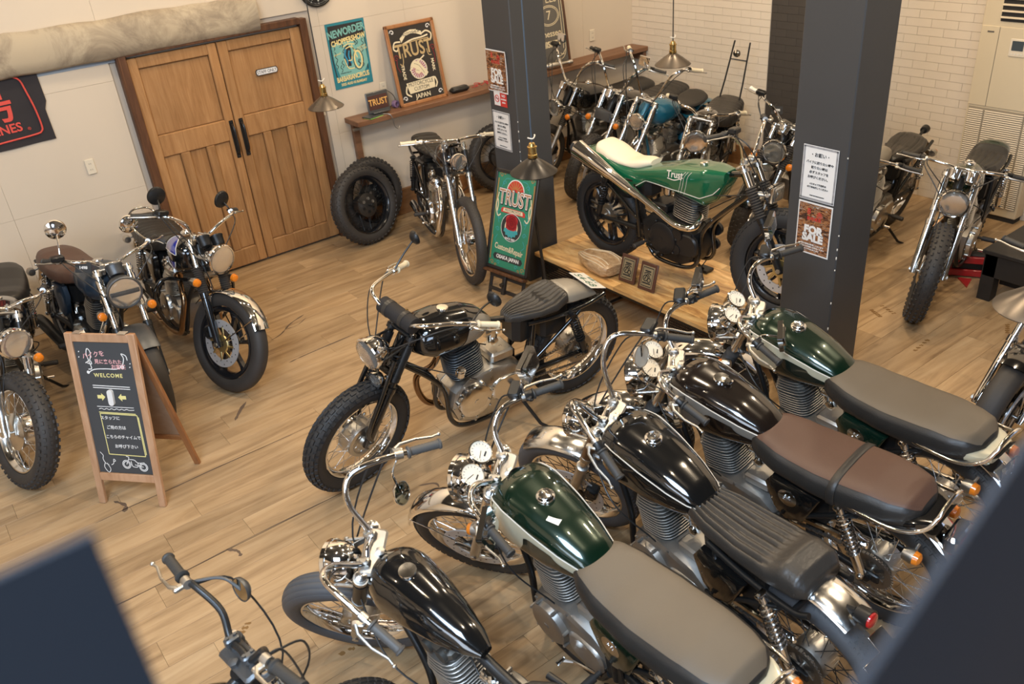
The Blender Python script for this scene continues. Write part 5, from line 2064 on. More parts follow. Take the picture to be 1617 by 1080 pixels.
for sx_, sy_ in ((1, 1), (1, -1), (-1, 1), (-1, -1)):
    strokes(pc_, Mt, [swirl(sx_ * .185, sy_ * .285, .024, sx_, 1.2)], .007, PAPER, 'picture_corner')
poly2(pc_, Mt, [(-.12, .225), (-.06, .27), (0, .285), (.06, .278), (.11, .255), (.11, .22), (.05, .245), (0, .252), (-.06, .238), (-.11, .19)], SIGNC, 'picture_scroll')
strokes(pc_, Mt, [[(-.12, .2), (-.18, .20), (-.20, .15), (-.17, .13), (-.15, .155)], [(.11, .235), (.16, .25), (.205, .22), (.19, .17), (.16, .18)], [(-.10, .175), (0, .2), (.1, .205), (.17, .215)]], .013, SIGNC, 'picture_scroll')
text('MOTOSHOP', .036, INK, Mt @ Matrix.Translation((0, .255, .002)) @ Matrix.Rotation(.08, 4, 'Z'), pc_, 'picture_lettering')
text('TRUST', .165, GOLDP, Mt @ Matrix.Translation((0, .115, .0018)), pc_, 'picture_title', sx=.78, bold=.003)
strokes(pc_, Mt, [[(-.16, .165), (0, .185), (.17, .19)], [(-.125, .1), (-.13, .03), (-.15, .0), (-.165, .02)], [(.13, .1), (.14, .05), (.17, .04)]], .008, GOLDP, 'picture_title')
strokes(pc_, Mt, [swirl(-.195, .07, .03, 1), swirl(.195, .10, .03, -1), [(-.19, .06), (-.2, 0), (-.18, -.05)], [(.19, .09), (.2, .03), (.19, -.03)]], .006, mat('picture_maroon', (.20, .015, .02), .4), 'picture_flourish')
disc2(pc_, Mt, (.01, -.055), .088, SIGNC, 'picture_disc', .0016)
disc2(pc_, Mt, (.01, -.055), .080, mat('picture_silver', (.55, .52, .50), .4), 'picture_disc', .0018)
strokes(pc_, Mt, [[(.01 + .025 * math.cos(a), -.055 + .025 * math.sin(a)), (.01 + .078 * math.cos(a), -.055 + .078 * math.sin(a))] for a in np.linspace(0, 2 * PI, 22, endpoint=False)], .008, mat('picture_red', (.35, .03, .05), .4), 'picture_rays', .002)
poly2(pc_, Mt, [(-.07, -.02), (-.03, .02), (.02, .01), (.10, -.10), (.07, -.13), (.0, -.06)], SIGNC, 'picture_hands', .0024)
poly2(pc_, Mt, [(-.03, -.055), (.0, -.045), (.03, -.085), (.0, -.10), (-.03, -.08)], SIGNC, 'picture_hands', .0026)
strokes(pc_, Mt, [[(-.085, -.055), (.0, -.0), (.09, .05)]], .012, SIGNC, 'picture_hands', .0028)
strokes(pc_, Mt, [[(-.03, .0), (.02, -.03), (.06, -.10)], [(-.02, -.06), (.01, -.07)]], .003, INK, 'picture_hands', .003)
text('TRADE', .040, SIGNC, Mt @ Matrix.Translation((-.15, -.06, .002)) @ Matrix.Rotation(-PI / 2, 4, 'Z'), pc_, 'picture_lettering', bold=.001)
text('MARK', .040, SIGNC, Mt @ Matrix.Translation((.165, -.045, .002)) @ Matrix.Rotation(-PI / 2, 4, 'Z'), pc_, 'picture_lettering', bold=.001)
poly2(pc_, Mt, [(-.15, -.155), (.15, -.145), (.14, -.24), (-.13, -.25)], SIGNC, 'picture_scroll', .0016)
strokes(pc_, Mt, [[(-.15, -.18), (-.165, -.24), (-.12, -.275)], [(.155, -.15), (.17, -.2), (.15, -.24)]], .014, SIGNC, 'picture_scroll')
text('MOTORCYCLE', .047, INK, Mt @ Matrix.Translation((0, -.175, .002)), pc_, 'picture_lettering', sx=.85)
text('CUSTOM', .047, INK, Mt @ Matrix.Translation((0, -.218, .002)), pc_, 'picture_lettering', sx=.85)
text('JAPAN', .055, SIGNC, Mt @ Matrix.Translation((0, -.285, .002)), pc_, 'picture_lettering', bold=.001)

# whiskey mirror
Mx = plane_matrix((5.56, AY - .07, 1.375), (1, 0, 0), (0, .13, 1))
w, h = .52, .74
g = G()
for a, b, c, d in ((0, h / 2 - .012, w, .024), (0, -h / 2 + .012, w, .024), (-w / 2 + .012, 0, .024, h), (w / 2 - .012, 0, .024, h)):
    g.box((a, b, 0), (c, d, .022), .004, T=Mx)
wm = g.build('framed_picture', FRAMEW, label='dark whiskey sign in a thin brown frame on the shelf behind the pillar', cat='picture')
g = G()
g.box((0, 0, -.003), (w - .03, h - .03, .005), T=Mx)
wp = g.build('picture_panel', mat('whiskey_grey', (.105, .098, .088), .25, coat=.4), wm)
strokes(wp, Mx, [[(-.22, .33), (.22, .33)], [(.225, .33), (.228, .1), (.222, -.1), (.215, -.2), (.18, -.27), (.1, -.30), (0, -.31)], [(.19, -.24), (.12, -.26), (.06, -.3)], [(.20, .3), (.195, .0), (.19, -.19)], [(.21, -.2), (.17, -.24), (.14, -.23)]], .007, SIGNC, 'picture_border')
text("ELS", .10, SIGNC, Mx @ Matrix.Translation((.10, .29, .001)), wp, 'picture_lettering')
strokes(wp, Mx, [circle_pts(.05, .14, .13, 14, .72), circle_pts(.05, .14, .115, 14, .70)], .006, SIGNC, 'picture_oval')
text('7', .12, SIGNC, Mx @ Matrix.Translation((.05, .14, .001)), wp, 'picture_lettering')
text('Tennessee', .085, SIGNC, Mx @ Matrix.Translation((.0, -.03, .001)), wp, 'picture_lettering', bold=.001)
text('WHISKEY', .080, SIGNC, Mx @ Matrix.Translation((.0, -.13, .001)), wp, 'picture_lettering', bold=.003)

# ------------------------------------------------------------------ shelf along the back wall
sh = empty('wall_shelf', (0, 0, 0), 0, 'long brown wooden wall shelf running from beside the door to the corner', 'shelf')
g = G()
g.box((5.03, AY - .125, 1.01), (3.52, .25, .045), .004)
g.build('shelf_board', SHELFW, sh)
g = G()
g.box((3.345, AY - .03, .495), (.06, .045, .98), .003)
g.build('shelf_post', SHELFW, sh)
g = G()
g.box((BX - .03, AY - .12, .94), (.045, .2, .09), .003)
g.build('shelf_cleat', SHELFW, sh)
g = G()
g.box((3.27, AY - .20, .965), (.06, .03, .02), .002)
g.build('shelf_bracket', DULL, sh)
# things on the shelf
Mx = plane_matrix((3.55, AY - .14, 1.135), (1, 0, 0), (0, .12, 1))
g = G()
g.box((0, 0, 0), (.22, .18, .018), .006, T=Mx)
g.box((0, -.085, .02), (.17, .012, .07), .003, T=Mx)
tp = g.build('sign_plate', GUNMETAL, label='little glossy TRUST plate standing at the shelf end', cat='sign')
g = G()
g.box((0, 0, .010), (.19, .12, .003), T=Mx)
pz = g.build('sign_panel', mat('maroon_gloss', (.06, .018, .012), .12, coat=1.0), tp)
text('TRUST', .075, mat('sign_amber', (.75, .42, .12), .4), Mx @ Matrix.Translation((0, 0, .0125)), pz, 'sign_lettering', sx=.85, bold=.001)
g = G()
g.box((3.46, AY - .19, 1.04), (.17, .11, .012), .002, R=Matrix.Rotation(.25, 3, 'Z'))
bk = g.build('note_pad', GUNMETAL, label='grey pad with green edge lying at the shelf end', cat='pad')
g = G()
g.box((3.455, AY - .205, 1.034), (.15, .09, .004), .0005, R=Matrix.Rotation(.25, 3, 'Z'))
g.build('pad_cover', mat('lime_green', (.25, .62, .10), .5), bk)
g = G()
g.tube(spl([(3.54, AY - .22, 1.042), (3.58, AY - .26, 1.038), (3.60, AY - .275, 1.0), (3.61, AY - .275, .93), (3.64, AY - .28, .90), (3.66, AY - .27, .92)], 6), .0045, 8)
g.build('hook', DULL, label='bent steel hook hanging over the shelf front under the TRUST plate', cat='hook')
g = G()
g.lathe([(-.02, .02), (-.018, .032), (.018, .032), (.02, .02)], (3.745, AY - .10, 1.066), (.3, -1, 0), 24, closed=True)
g.build('tape_roll', mat('violet_tape', (.22, .14, .24), .4), label='roll of violet tape beside the framed picture', cat='tape')
g = G()
g.box((4.43, AY - .12, 1.058), (.20, .09, .05), .02)
g.build('small_speaker', BLACKM, label='small black rounded box on the shelf right of the framed picture', cat='speaker')
g = G()
pts_ = []
rs_ = random.Random(9)
for i in range(22):
    pts_.append((4.56 + i * .012 + rs_.uniform(-.03, .03), AY - .12 + rs_.uniform(-.06, .05), 1.042 + rs_.uniform(0, .035)))
g.tube(spl(pts_, 4), .0035, 6)
g.build('red_wire_tangle', mat('red_wire', (.45, .03, .03), .4), label='tangle of thin red wire on the shelf', cat='wire')
g = G()
g.box((4.87, AY - .09, 1.06), (.08, .07, .055), .01)
g.build('yellow_case', mat('yellow_case', (.55, .42, .14), .4), label='small yellow plug case on the shelf beside the pillar', cat='case')
g = G()
g.lathe([(0, .02), (.02, .032), (.12, .03), (.15, .018), (.25, .016), (.26, .024), (.30, .024)], (5.45, AY - .17, 1.068), (1, -.15, 0), 18)
g.lathe([(0, .02), (.01, .026), (.05, .026), (.055, .01)], (5.62, AY - .17, 1.07), (0, 0, 1), 14)
g.build('engine_part', ALU, label='polished metal engine part lying on the shelf below the whiskey sign', cat='part')
g = G()
g.tube(spl([(4.75, 6.9, .02), (4.75, 6.85, .4), (4.76, 6.80, .85)], 5), .03, 12)
g.build('metal_pipe', HEATPIPE) if False else None
# rusty pipes leaning below the shelf
g = G()
g.lathe([(0, .035), (.5, .033), (.55, .030), (.60, .032), (.64, .036), (.66, .036), (.665, .028)], (5.02, AY - .22, .2), (.03, .14, 1), 16)
g.build('leaning_pipe', RUST, label='rusty iron tube leaning upright below the shelf behind the pillar', cat='pipe')
g = G()
g.box((5.22, AY - .16, .62), (.16, .10, .12), .02)
g.lathe([(0, .045), (.10, .045)], (5.20, AY - .2, .64), (1, 0, .1), 16)
g.box((5.22, AY - .16, .30), (.06, .08, .58), .01)
g.build('bench_vice', RUST, label='old dark iron vice on a stand below the shelf', cat='vice')

# ------------------------------------------------------------------ display platform
pt = empty('display_table', (0, 0, 0), 0, 'low table of striped acacia wood carrying the green custom motorcycle', 'table')
PZ = .25
px0, px1, py0, py1 = 3.66, 4.46, 2.72, 4.85
g = G()
g.box(((px0 + px1) / 2, (py0 + py1) / 2, PZ - .022), (px1 - px0 - .01, py1 - py0 - .01, .018))
g.build('top_core', STAVEW, pt, sharp=None)
rnd = random.Random(11)
cache = {}
sw = (px1 - px0) / 10
for r in range(10):
    y = py0
    first = True
    while y < py1 - .01:
        ln = rnd.choice([.38, .52, .7, .9]) if not first else rnd.choice([.2, .35, .5])
        first = False
        y1_ = min(y + ln, py1)
        if py1 - y1_ < .1:
            y1_ = py1
        key = round(y1_ - y, 3)
        if key not in cache:
            g = G()
            g.box((0, 0, 0), (sw - .0006, y1_ - y - .0006, .026), .0012)
            o = g.build('stave', STAVEW, pt, sharp=25)
            cache[key] = o
        else:
            o = cache[key].copy()
            COL.objects.link(o)
        o.location = (px0 + sw * (r + .5), (y + y1_) / 2, PZ - .013)
        y = y1_
g = G()
for x_ in (px0 + .03, px1 - .03):
    g.box((x_, (py0 + py1) / 2, PZ - .045), (.03, py1 - py0 - .06, .028), .002)
g.build('table_rail', MESHM, pt)
for x_ in (px0 + .03, px1 - .03):
    for y_ in (py0 + .05, 3.50, 4.1, py1 - .05):
        g = G()
        g.tube([(x_, y_, .0), (x_, y_, PZ - .03)], .012, 10)
        g.build('table_leg', MESHM, pt)
# perforated skirts along the front
for y0, y1_ in ((2.80, 3.50), (4.1, 4.76)):
    g = G()
    n_ = 26
    zz = np.linspace(.03, PZ - .06, 9)
    for z_ in zz:
        g.box((px0 + .03, (y0 + y1_) / 2, z_), (.003, y1_ - y0, .007))
    for k in range(int((y1_ - y0) / .014)):
        g.box((px0 + .03, y0 + .014 * k, (zz[0] + zz[-1]) / 2), (.003, .005, zz[-1] - zz[0]))
    g.build('perforated_panel', MESHM, pt, kind='stuff', sharp=None)
g = G()
g.tube([(3.69, 4.1, .05), (4.2, 4.1, .05)], .011, 8)
g.build('table_brace', MESHM, pt)

# plaques on the platform
PLW = mat('plaque_dark_wood', (.085, .035, .022), .4, vary=.1, scale=20)
PLG = mat('plaque_metal', (.66, .58, .38), .3, .8)
for i, (y_, lab) in enumerate([(3.955, 'dark wooden award plaque with a pale metal plate, nearer the carved wooden tank'), (3.765, 'dark wooden award plaque with a pale metal plate, second one from the carved wooden tank')]):
    Mx = plane_matrix((3.775 + .025, y_, PZ + .098), (.08, -1, 0), (.30, 0, 1))
    g = G()
    g.box((0, 0, 0), (.145, .195, .016), .004, T=Mx)
    pq = g.build('award_plaque', PLW, label=lab, cat='plaque', group=None)
    g = G()
    g.box((0, 0, .009), (.105, .15, .002), T=Mx)
    pp_ = g.build('plaque_plate', PLG, pq)
    g = G()
    for a, b, c, d in ((0, .064, .09, .006), (0, -.066, .09, .006), (-.044, 0, .004, .12), (.044, 0, .004, .12), (0, .04, .05, .01), (0, -.045, .07, .010)):
        g.box((a, b, .0105), (c, d, .0008), T=Mx)
    g.build('plaque_border', INK, pp_)
    strokes(pp_, Mx, [circle_pts(-.012, -.01, .02, 10), circle_pts(.018, -.02, .014, 8), [(-.03, .02), (0, .03), (.03, .02)], [(-.02, -.02), (.0, .02), (.02, .0)]], .007, INK, 'plaque_engraving', .0112)
    g = G()
    g.tube([tuple(Mx @ Vector((0, .02, -.008))), (3.775 + .09, y_, PZ + .002)], .004, 6)
    g.build('plaque_strut', PLW, pq)

# carved wooden tank
cw = empty('wooden_tank', (3.80, 4.24, PZ), rad(84), 'pale carved wooden fuel tank lying on the platform beside the plaques', 'carving')
CARVE = wood_mat('carved_teak', (.30, .165, .075), (.50, .33, .18), (.66, .50, .32), (5, 11, 26), .28, .1, coat=.6, warp=3)
TS = Surf(-.17, .26, [(0, .085), (.08, .11), (.4, .115), (.75, .075), (.95, .04), (1, .015)], [(0, .09), (.1, .115), (.4, .125), (.8, .10), (1, .06)], [(0, .02), (.1, .0), (.8, .0), (1, .03)], [(0, .07), (1, .05)], 3.2, 3.2)
g = G()
TS.mesh(g, 22, 32)
wt = g.build('tank_block', CARVE, cw, sharp=50)
g = G()
pr = []
for ph in (0.55, 0.9, 1.25, 1.9, 2.3):
    u = np.linspace(.05, .95, 16)
    g.tube(TS.at(u, ph + .12 * np.sin(u * 7), .0008), .0035, 6)
g.build('carved_groove', mat('carved_light', (.74, .62, .44), .3, coat=.5), cw)

# ------------------------------------------------------------------ easel with the green TRUST sign
ea = empty('easel_stand', (0, 0, 0), 0, 'black wooden easel holding the green TRUST sign in front of the pillar', 'easel')
c0 = Vector((3.228, 4.712, 0))
dx = Vector((.1415, -.99, 0))                # across, towards the camera's right
nn = Vector((-.99, -.1415, 0))               # towards the room
tiltv = Vector((.294, .042, 1)).normalized()
MS = plane_matrix(c0 + Vector((.05, .02, .28)), dx, tiltv)
for s_ in (-1, 1):
    g = G()
    a = c0 + dx * (s_ * .17) - nn * .012
    b = c0 + dx * (s_ * .15) + Vector((.28, .04, .95)) * .98 - nn * .012
    g.tube([tuple(a), tuple(b)], .014, 6)
    g.build('easel_leg', BOXBLK, ea)
    g = G()
    a = c0 + dx * (s_ * .13) - nn * .35
    b = c0 + dx * (s_ * .13) + Vector((.25, .035, .84))
    g.tube([tuple(a), tuple(b)], .012, 6)
    g.build('easel_leg', BOXBLK, ea)
for hz in (.10, .20):
    g = G()
    g.box((0, 0, 0), (.34, .025, .02), .002, T=plane_matrix(c0 + Vector((.294, .042, 1)) * hz, dx, tiltv))
    g.build('easel_bar', BOXBLK, ea)
g = G()
g.box((0, -.01, .03), (.42, .02, .055), .003, T=plane_matrix(c0 + Vector((.294, .042, 1)) * .245, dx, tiltv))
g.build('easel_ledge', FRAMEW, ea)
g = G()
g.box((0, 0, .02), (.03, .14, .03), .003, T=plane_matrix(c0 + Vector((.294, .042, 1)) * .15, dx, tiltv))
g.lathe([(0, .016), (.02, .016)], tuple(c0 + Vector((.294, .042, 1)) * .17 + nn * .04), tuple(nn), 14)
g.build('easel_slide', BOXBLK, ea)
Mx = plane_matrix(c0 + Vector((.294, .042, 1)) * .608 + nn * .02, dx, tiltv)
w, h = .43, .735
g = G()
for a, b, c, d in ((0, h / 2 - .012, w, .024), (0, -h / 2 + .012, w, .024), (-w / 2 + .012, 0, .024, h), (w / 2 - .012, 0, .024, h)):
    g.box((a, b, 0), (c, d, .022), .004, T=Mx)
sg = g.build('trust_sign', BOXBLK, label='green TRUST motorcycle sign with a red rose on the easel', cat='sign')
sg.name = 'easel_sign'
g = G()
g.box((0, 0, -.003), (w - .03, h - .03, .006), T=Mx)
sp_ = g.build('sign_panel', SIGNG, sg)
m2 = Mx @ Matrix.Translation((0, 0, .0))
fr = []
for sx_, sy_ in ((1, 1), (1, -1), (-1, 1), (-1, -1)):
    fr += [swirl(sx_ * .155, sy_ * .325, .020, sx_, 1.3), swirl(sx_ * .12, sy_ * .338, .013, -sx_, 1.2), [(sx_ * .175, sy_ * .30), (sx_ * .178, sy_ * .2), (sx_ * .174, sy_ * .12)]]
fr += [[(-.12, .352), (0, .355), (.12, .352)], [(-.12, -.352), (0, -.355), (.12, -.352)], [(-.182, .3), (-.183, 0), (-.182, -.3)], [(.182, .3), (.183, 0), (.182, -.3)]]
strokes(sp_, m2, fr, .005, SIGNO, 'sign_border')
te = []
for sx_ in (1, -1):
    te += [swirl(sx_ * .13, .02, .022, sx_, 1.4), swirl(sx_ * .135, -.07, .02, sx_, 1.4), swirl(sx_ * .12, .27, .02, -sx_, 1.2), swirl(sx_ * .09, -.315, .018, sx_, 1.2),
           [(sx_ * .13, -.02), (sx_ * .15, .05), (sx_ * .12, .09)], [(sx_ * .13, -.11), (sx_ * .15, -.15), (sx_ * .12, -.18)], [(sx_ * .06, .31), (sx_ * .11, .30), (sx_ * .14, .24)]]
strokes(sp_, m2, te, .0045, SIGNT, 'sign_swirls', .0013)
disc2(sp_, m2, (0, .225), .088, PAPER, 'sign_sun', .0014, 0, -.2, PI + .2)
disc2(sp_, m2, (0, .225), .080, INKR, 'sign_sun', .0017, 0, -.2, PI + .2)
strokes(sp_, m2, [[(.02 * math.cos(a), .225 + .02 * math.sin(a)), (.076 * math.cos(a), .225 + .076 * math.sin(a))] for a in np.linspace(.1, PI - .1, 9)], .008, SIGNO, 'sign_rays', .002)
text('TRUST', .150, INK, m2 @ Matrix.Translation((.003, .168, .0024)), sp_, 'sign_title', sx=.70, bold=.0105)
text('TRUST', .150, PAPER, m2 @ Matrix.Translation((0, .170, .0028)), sp_, 'sign_title', sx=.70, bold=.0055)
text('TRUST', .150, mat('sign_brown', (.42, .22, .12), .5), m2 @ Matrix.Translation((0, .170, .0036)), sp_, 'sign_title', sx=.70, bold=-.0005)
strokes(sp_, m2, [[(-.16, .20), (-.175, .10), (-.15, .03), (-.12, .045)], [(.16, .20), (.175, .10), (.15, .03), (.12, .045)], [(-.17, .16), (-.155, .12), (-.16, .06)], [(.17, .16), (.155, .12), (.16, .06)]], .009, SIGNC, 'sign_feather', .0016)
poly2(sp_, m2, [(-.10, .10), (.10, .10), (.12, .088), (.12, .062), (-.12, .062), (-.12, .088)], INKR, 'sign_ribbon', .0018)
poly2(sp_, m2, [(-.095, .096), (.095, .096), (.10, .070), (-.10, .070)], SIGNC, 'sign_ribbon', .0038)
text('MOTORCYCLE', .024, INK, m2 @ Matrix.Translation((0, .083, .0042)), sp_, 'sign_lettering')
disc2(sp_, m2, (0, -.035), .104, PAPER, 'sign_wheel', .0020)
disc2(sp_, m2, (0, -.035), .100, mat('sign_black', (.03, .035, .035), .5), 'sign_wheel', .0023)
disc2(sp_, m2, (0, -.035), .066, SIGNC, 'sign_wheel', .0026)
disc2(sp_, m2, (0, -.035), .056, mat('sign_black', (.03, .035, .035), .5), 'sign_wheel', .0029)
strokes(sp_, m2, [[(0, -.035), (.056 * math.cos(a), -.035 + .056 * math.sin(a))] for a in np.linspace(0, 2 * PI, 20, endpoint=False)], .004, SIGNC, 'sign_spokes', .0032)
for i in range(6):
    a = -PI / 2 + (i - 2.5) * .42
    r_ = .07
    poly2(sp_, m2, [(0, -.03), (r_ * math.cos(a - .22), -.03 + r_ * math.sin(a - .22)), (1.18 * r_ * math.cos(a), -.03 + 1.18 * r_ * math.sin(a)), (r_ * math.cos(a + .22), -.03 + r_ * math.sin(a + .22))], SIGNT, 'sign_leaf', .0035)
ROSE = mat('sign_rose', (.50, .035, .04), .5)
ROSED = mat('sign_rose_dark', (.22, .01, .02), .5)
for (a, b, r_) in ((0, .0, .056), (-.025, .018, .035), (.025, .018, .035), (0, .034, .032), (-.02, -.02, .035), (.022, -.02, .035)):
    disc2(sp_, m2, (a, b), r_, ROSE, 'sign_rose', .0038)
strokes(sp_, m2, [swirl(0, .008, .03, 1, 1.6), [(-.045, .02), (-.03, -.02), (0, -.04), (.03, -.025), (.045, .015)], [(-.04, -.02), (0, -.052), (.04, -.02)], [(-.03, .035), (0, .05), (.03, .04)], [(-.02, .0), (0, -.02), (.02, -.002)]], .0035, ROSED, 'sign_rose_line', .0042)
text('SINCE 2003', .020, PAPER, m2 @ Matrix.Translation((0, -.120, .0032)), sp_, 'sign_lettering', bold=.0006)
text('Custom&Repair', .060, SIGNC, m2 @ Matrix.Translation((0, -.20, .002)) @ Matrix.Rotation(-.05, 4, 'Z'), sp_, 'sign_lettering', sx=.74, bold=.001)
poly2(sp_, m2, [(-.135, -.245), (.135, -.245), (.15, -.268), (.135, -.292), (-.135, -.292), (-.15, -.268)], mat('sign_black', (.03, .035, .035), .5), 'sign_ribbon', .0018)
text('OSAKA JAPAN', .038, PAPER, m2 @ Matrix.Translation((0, -.268, .0022)), sp_, 'sign_lettering', sx=.95, bold=.0012)

# ------------------------------------------------------------------ chalk A-board
ab = empty('a_frame_sign', (0, 0, 0), 0, 'wooden A-frame blackboard with WELCOME and Japanese chalk writing on the floor', 'sign')
f0 = Vector((.355, 4.32, 0))
ax_ = Vector((.27, -.30, 0)).normalized()
top = Vector((.515, 4.45, .97))
bk0 = Vector((.64, 4.57, 0))
W2 = .205
yv = (top - f0).normalized()
MA = plane_matrix((f0 + top) / 2, ax_, yv)
Lh = (top - f0).length / 2
for s_ in (-1, 1):
    g = G()
    g.box((s_ * (W2 - .02), 0, 0), (.04, 2 * Lh, .022), .003, T=MA)
    g.build('sign_leg', BOARDW, ab)
for v in (Lh - .025, -Lh + .165):
    g = G()
    g.box((0, v, 0), (2 * W2 - .08, .045, .02), .003, T=MA)
    g.build('sign_rail', BOARDW, ab)
g = G()
g.box((0, .07, -.004), (2 * W2 - .08, 2 * Lh - .24, .008), T=MA)
bb = g.build('blackboard', SLATE, ab, sharp=None)
yb = (top - bk0).normalized()
MB_ = plane_matrix((bk0 + top) / 2, ax_, yb)
Lb = (top - bk0).length / 2
for s_ in (-1, 1):
    g = G()
    g.box((s_ * (W2 - .02), 0, 0), (.035, 2 * Lb, .022), .003, T=MB_)
    g.build('sign_leg', BOARDD, ab)
g = G()
g.box((0, -Lb + .22, 0), (2 * W2 - .08, .035, .018), .003, T=MB_)
g.build('sign_rail', BOARDD, ab)
g = G()
g.box((0, .09, 0), (2 * W2 - .08, 2 * Lb - .30, .005), T=MB_)
g.build('back_board', PLYW, ab, sharp=None)
for s_ in (-1, 1):
    g = G()
    g.box(tuple(top + ax_ * s_ * .13 + Vector((0, 0, .004))), (.05, .035, .003), .001, R=Matrix.Rotation(math.atan2(ax_.y, ax_.x), 3, 'Z'))
    g.build('hinge', STEEL, ab)
mc = MA @ Matrix.Translation((0, .0, .0))
T_ = lambda u, v, z=.001: MA @ Matrix.Translation((u, v, z))
text('バイクを', .034, CHALKP, T_(-.06, .375) @ Matrix.Rotation(.15, 4, 'Z'), bb, 'chalk_writing', bold=.0005)
text('見に来られた', .027, CHALKP, T_(.02, .338), bb, 'chalk_writing', bold=.0005)
text('お客様', .029, CHALKP, T_(.075, .31), bb, 'chalk_writing', bold=.0005)
strokes(bb, MA, [[(-.115, .33), (-.085, .35), (-.075, .39), (-.09, .41), (-.10, .38), (-.09, .33), (-.085, .30), (-.105, .295)], [(-.105, .33), (-.08, .325), (-.085, .345), (-.1, .34)],
                 [(-.11, .275), (-.07, .295), (0, .30), (.06, .30), (.10, .315)], [(.10, .315), (.115, .36), (.105, .385), (.13, .375), (.135, .35)], [(-.145, .39), (-.14, .395)], [(-.15, .36), (-.145, .365)], [(.145, .33), (.15, .335)], [(.14, .31), (.145, .315)]], .005, CHALK, 'chalk_note')
disc2(bb, MA, (-.11, .278), .009, CHALK, 'chalk_note', .001)
disc2(bb, MA, (.098, .312), .012, CHALK, 'chalk_note', .001)
text('WELCOME', .030, CHALKY, T_(.005, .262), bb, 'chalk_writing', spacing=1.25, bold=.0006)
strokes(bb, MA, [[(-.10, .205), (.12, .200)], [(-.10, .193), (.12, .188)]], .0045, CHALK, 'chalk_line')
strokes(bb, MA, [[(-.10, .085), (.12, .083)], [(-.09 + .0, .07), (-.075, .074), (-.06, .068), (-.045, .074), (-.03, .068), (-.015, .074), (0, .068), (.015, .074), (.03, .068), (.045, .073), (.06, .068), (.075, .073), (.09, .068), (.12, .07)]], .0035, CHALK, 'chalk_line')
for s_ in (-1, 1):
    poly2(bb, MA, [(s_ * .085, .15), (s_ * .06, .15), (s_ * .06, .162), (s_ * .038, .140), (s_ * .06, .118), (s_ * .06, .13), (s_ * .085, .13)][::(1 if s_ > 0 else -1)], CHALKY, 'chalk_arrow')
g = G()
P_ = [(.016 * math.cos(a) , .032 * (1 if math.sin(a) > 0 else -1) * .9 + .016 * math.sin(a)) for a in np.linspace(.01, 2 * PI, 24, endpoint=False)]
g.prism([(a + .0, b + .14) for a, b in P_], 0, .014, 'z', T=MA)
g.build('door_chime', PAPER, bb)
strokes(bb, MA, [[(-.09, .045), (.13, .040)], [(.13, .040), (.135, -.20)], [(.135, -.20), (-.085, -.195)], [(-.085, -.195), (-.09, .045)], [(-.095, .052), (.124, .047)], [(.136, .03), (.142, -.19)]], .005, CHALKY, 'chalk_box')
for i, s_ in enumerate(['スタッフに', 'ご用の方は', 'こちらのチャイムで', 'お呼び下さい']):
    text(s_, .0235, CHALK, T_([-.035, -.01, .022, .03][i], .018 - .055 * i), bb, 'chalk_writing', bold=.0003)
cx_, cy_ = .06, -.252
strokes(bb, MA, [circle_pts(cx_ - .05, cy_, .024, 14), circle_pts(cx_ - .05, cy_, .017, 12), circle_pts(cx_ + .05, cy_ - .012, .024, 14), circle_pts(cx_ + .05, cy_ - .012, .017, 12),
                 [(cx_ - .05, cy_), (cx_ - .03, cy_ + .04), (cx_ - .045, cy_ + .05)], [(cx_ - .03, cy_ + .03), (cx_ + .0, cy_ + .028), (cx_ + .02, cy_ + .012), (cx_ + .06, cy_ + .014)], [(cx_ - .02, cy_ + .02), (cx_ - .015, cy_ - .01), (cx_ + .015, cy_ - .012), (cx_ + .02, cy_ + .01)], [(cx_ - .0, cy_ - .0), (cx_ + .05, cy_ - .012)]], .0042, CHALK, 'chalk_motorcycle')
strokes(bb, MA, [[(-.14, -.185), (-.125, -.205), (-.13, -.225), (-.12, -.25), (-.10, -.26)], [(-.12, -.245), (-.13, -.275), (-.11, -.305), (-.095, -.285), (-.11, -.25)], [(-.085, -.26), (-.07, -.25), (-.065, -.225), (-.055, -.235), (-.07, -.24)]], .0038, CHALK, 'chalk_flower')


# ------------------------------------------------------------------ pendant lamps
def pendant(x, y, z, r, m, label, cord_m=CABLE, tilt=0):
    g = G()
    g.lathe([(0, r), (.004, r + .002), (.012, r - .006), (r * .42, r * .52), (r * .62, r * .22), (r * .64, r * .17), (r * .66, .03)], (x, y, z), (0, 0, 1), 48)
    p = g.build('pendant_lamp', m, label=label, cat='lamp', sharp=50)
    g = G()
    g.lathe([(.003, r - .003), (r * .42, r * .50), (r * .6, r * .2), (r * .62, .02)], (x, y, z), (0, 0, 1), 40)
    g.build('shade_lining', WHITEIN, p)
    g = G()
    z1 = z + r * .64
    g.lathe([(0, .026), (.003, .028), (.02, .027), (.022, .024), (.058, .024), (.06, .028), (.066, .028), (.068, .022), (.085, .016), (.09, .006)], (x, y, z1), (0, 0, 1), 24)
    g.build('lamp_socket', BRASS, p)
    g = G()
    g.tube([(x, y, z1 + .085), (x, y, 5.2)], .0042, 8)
    g.build('lamp_cord', cord_m, p)
    g = G()
    g.tube(spl([(x - .02, y + .01, z1 + .118), (x, y - .012, z1 + .112), (x + .025, y, z1 + .122), (x + .03, y + .01, z1 + .124)], 4), .004, 6)
    g.build('cable_tie', PIPING, p)
    g = G()
    g.sphere((x, y, z + r * .22), .028, 14, sc=(1, 1, 1.2))
    g.build('bulb', mat('bulb_glass', (.8, .78, .7), .2), p)
    return p


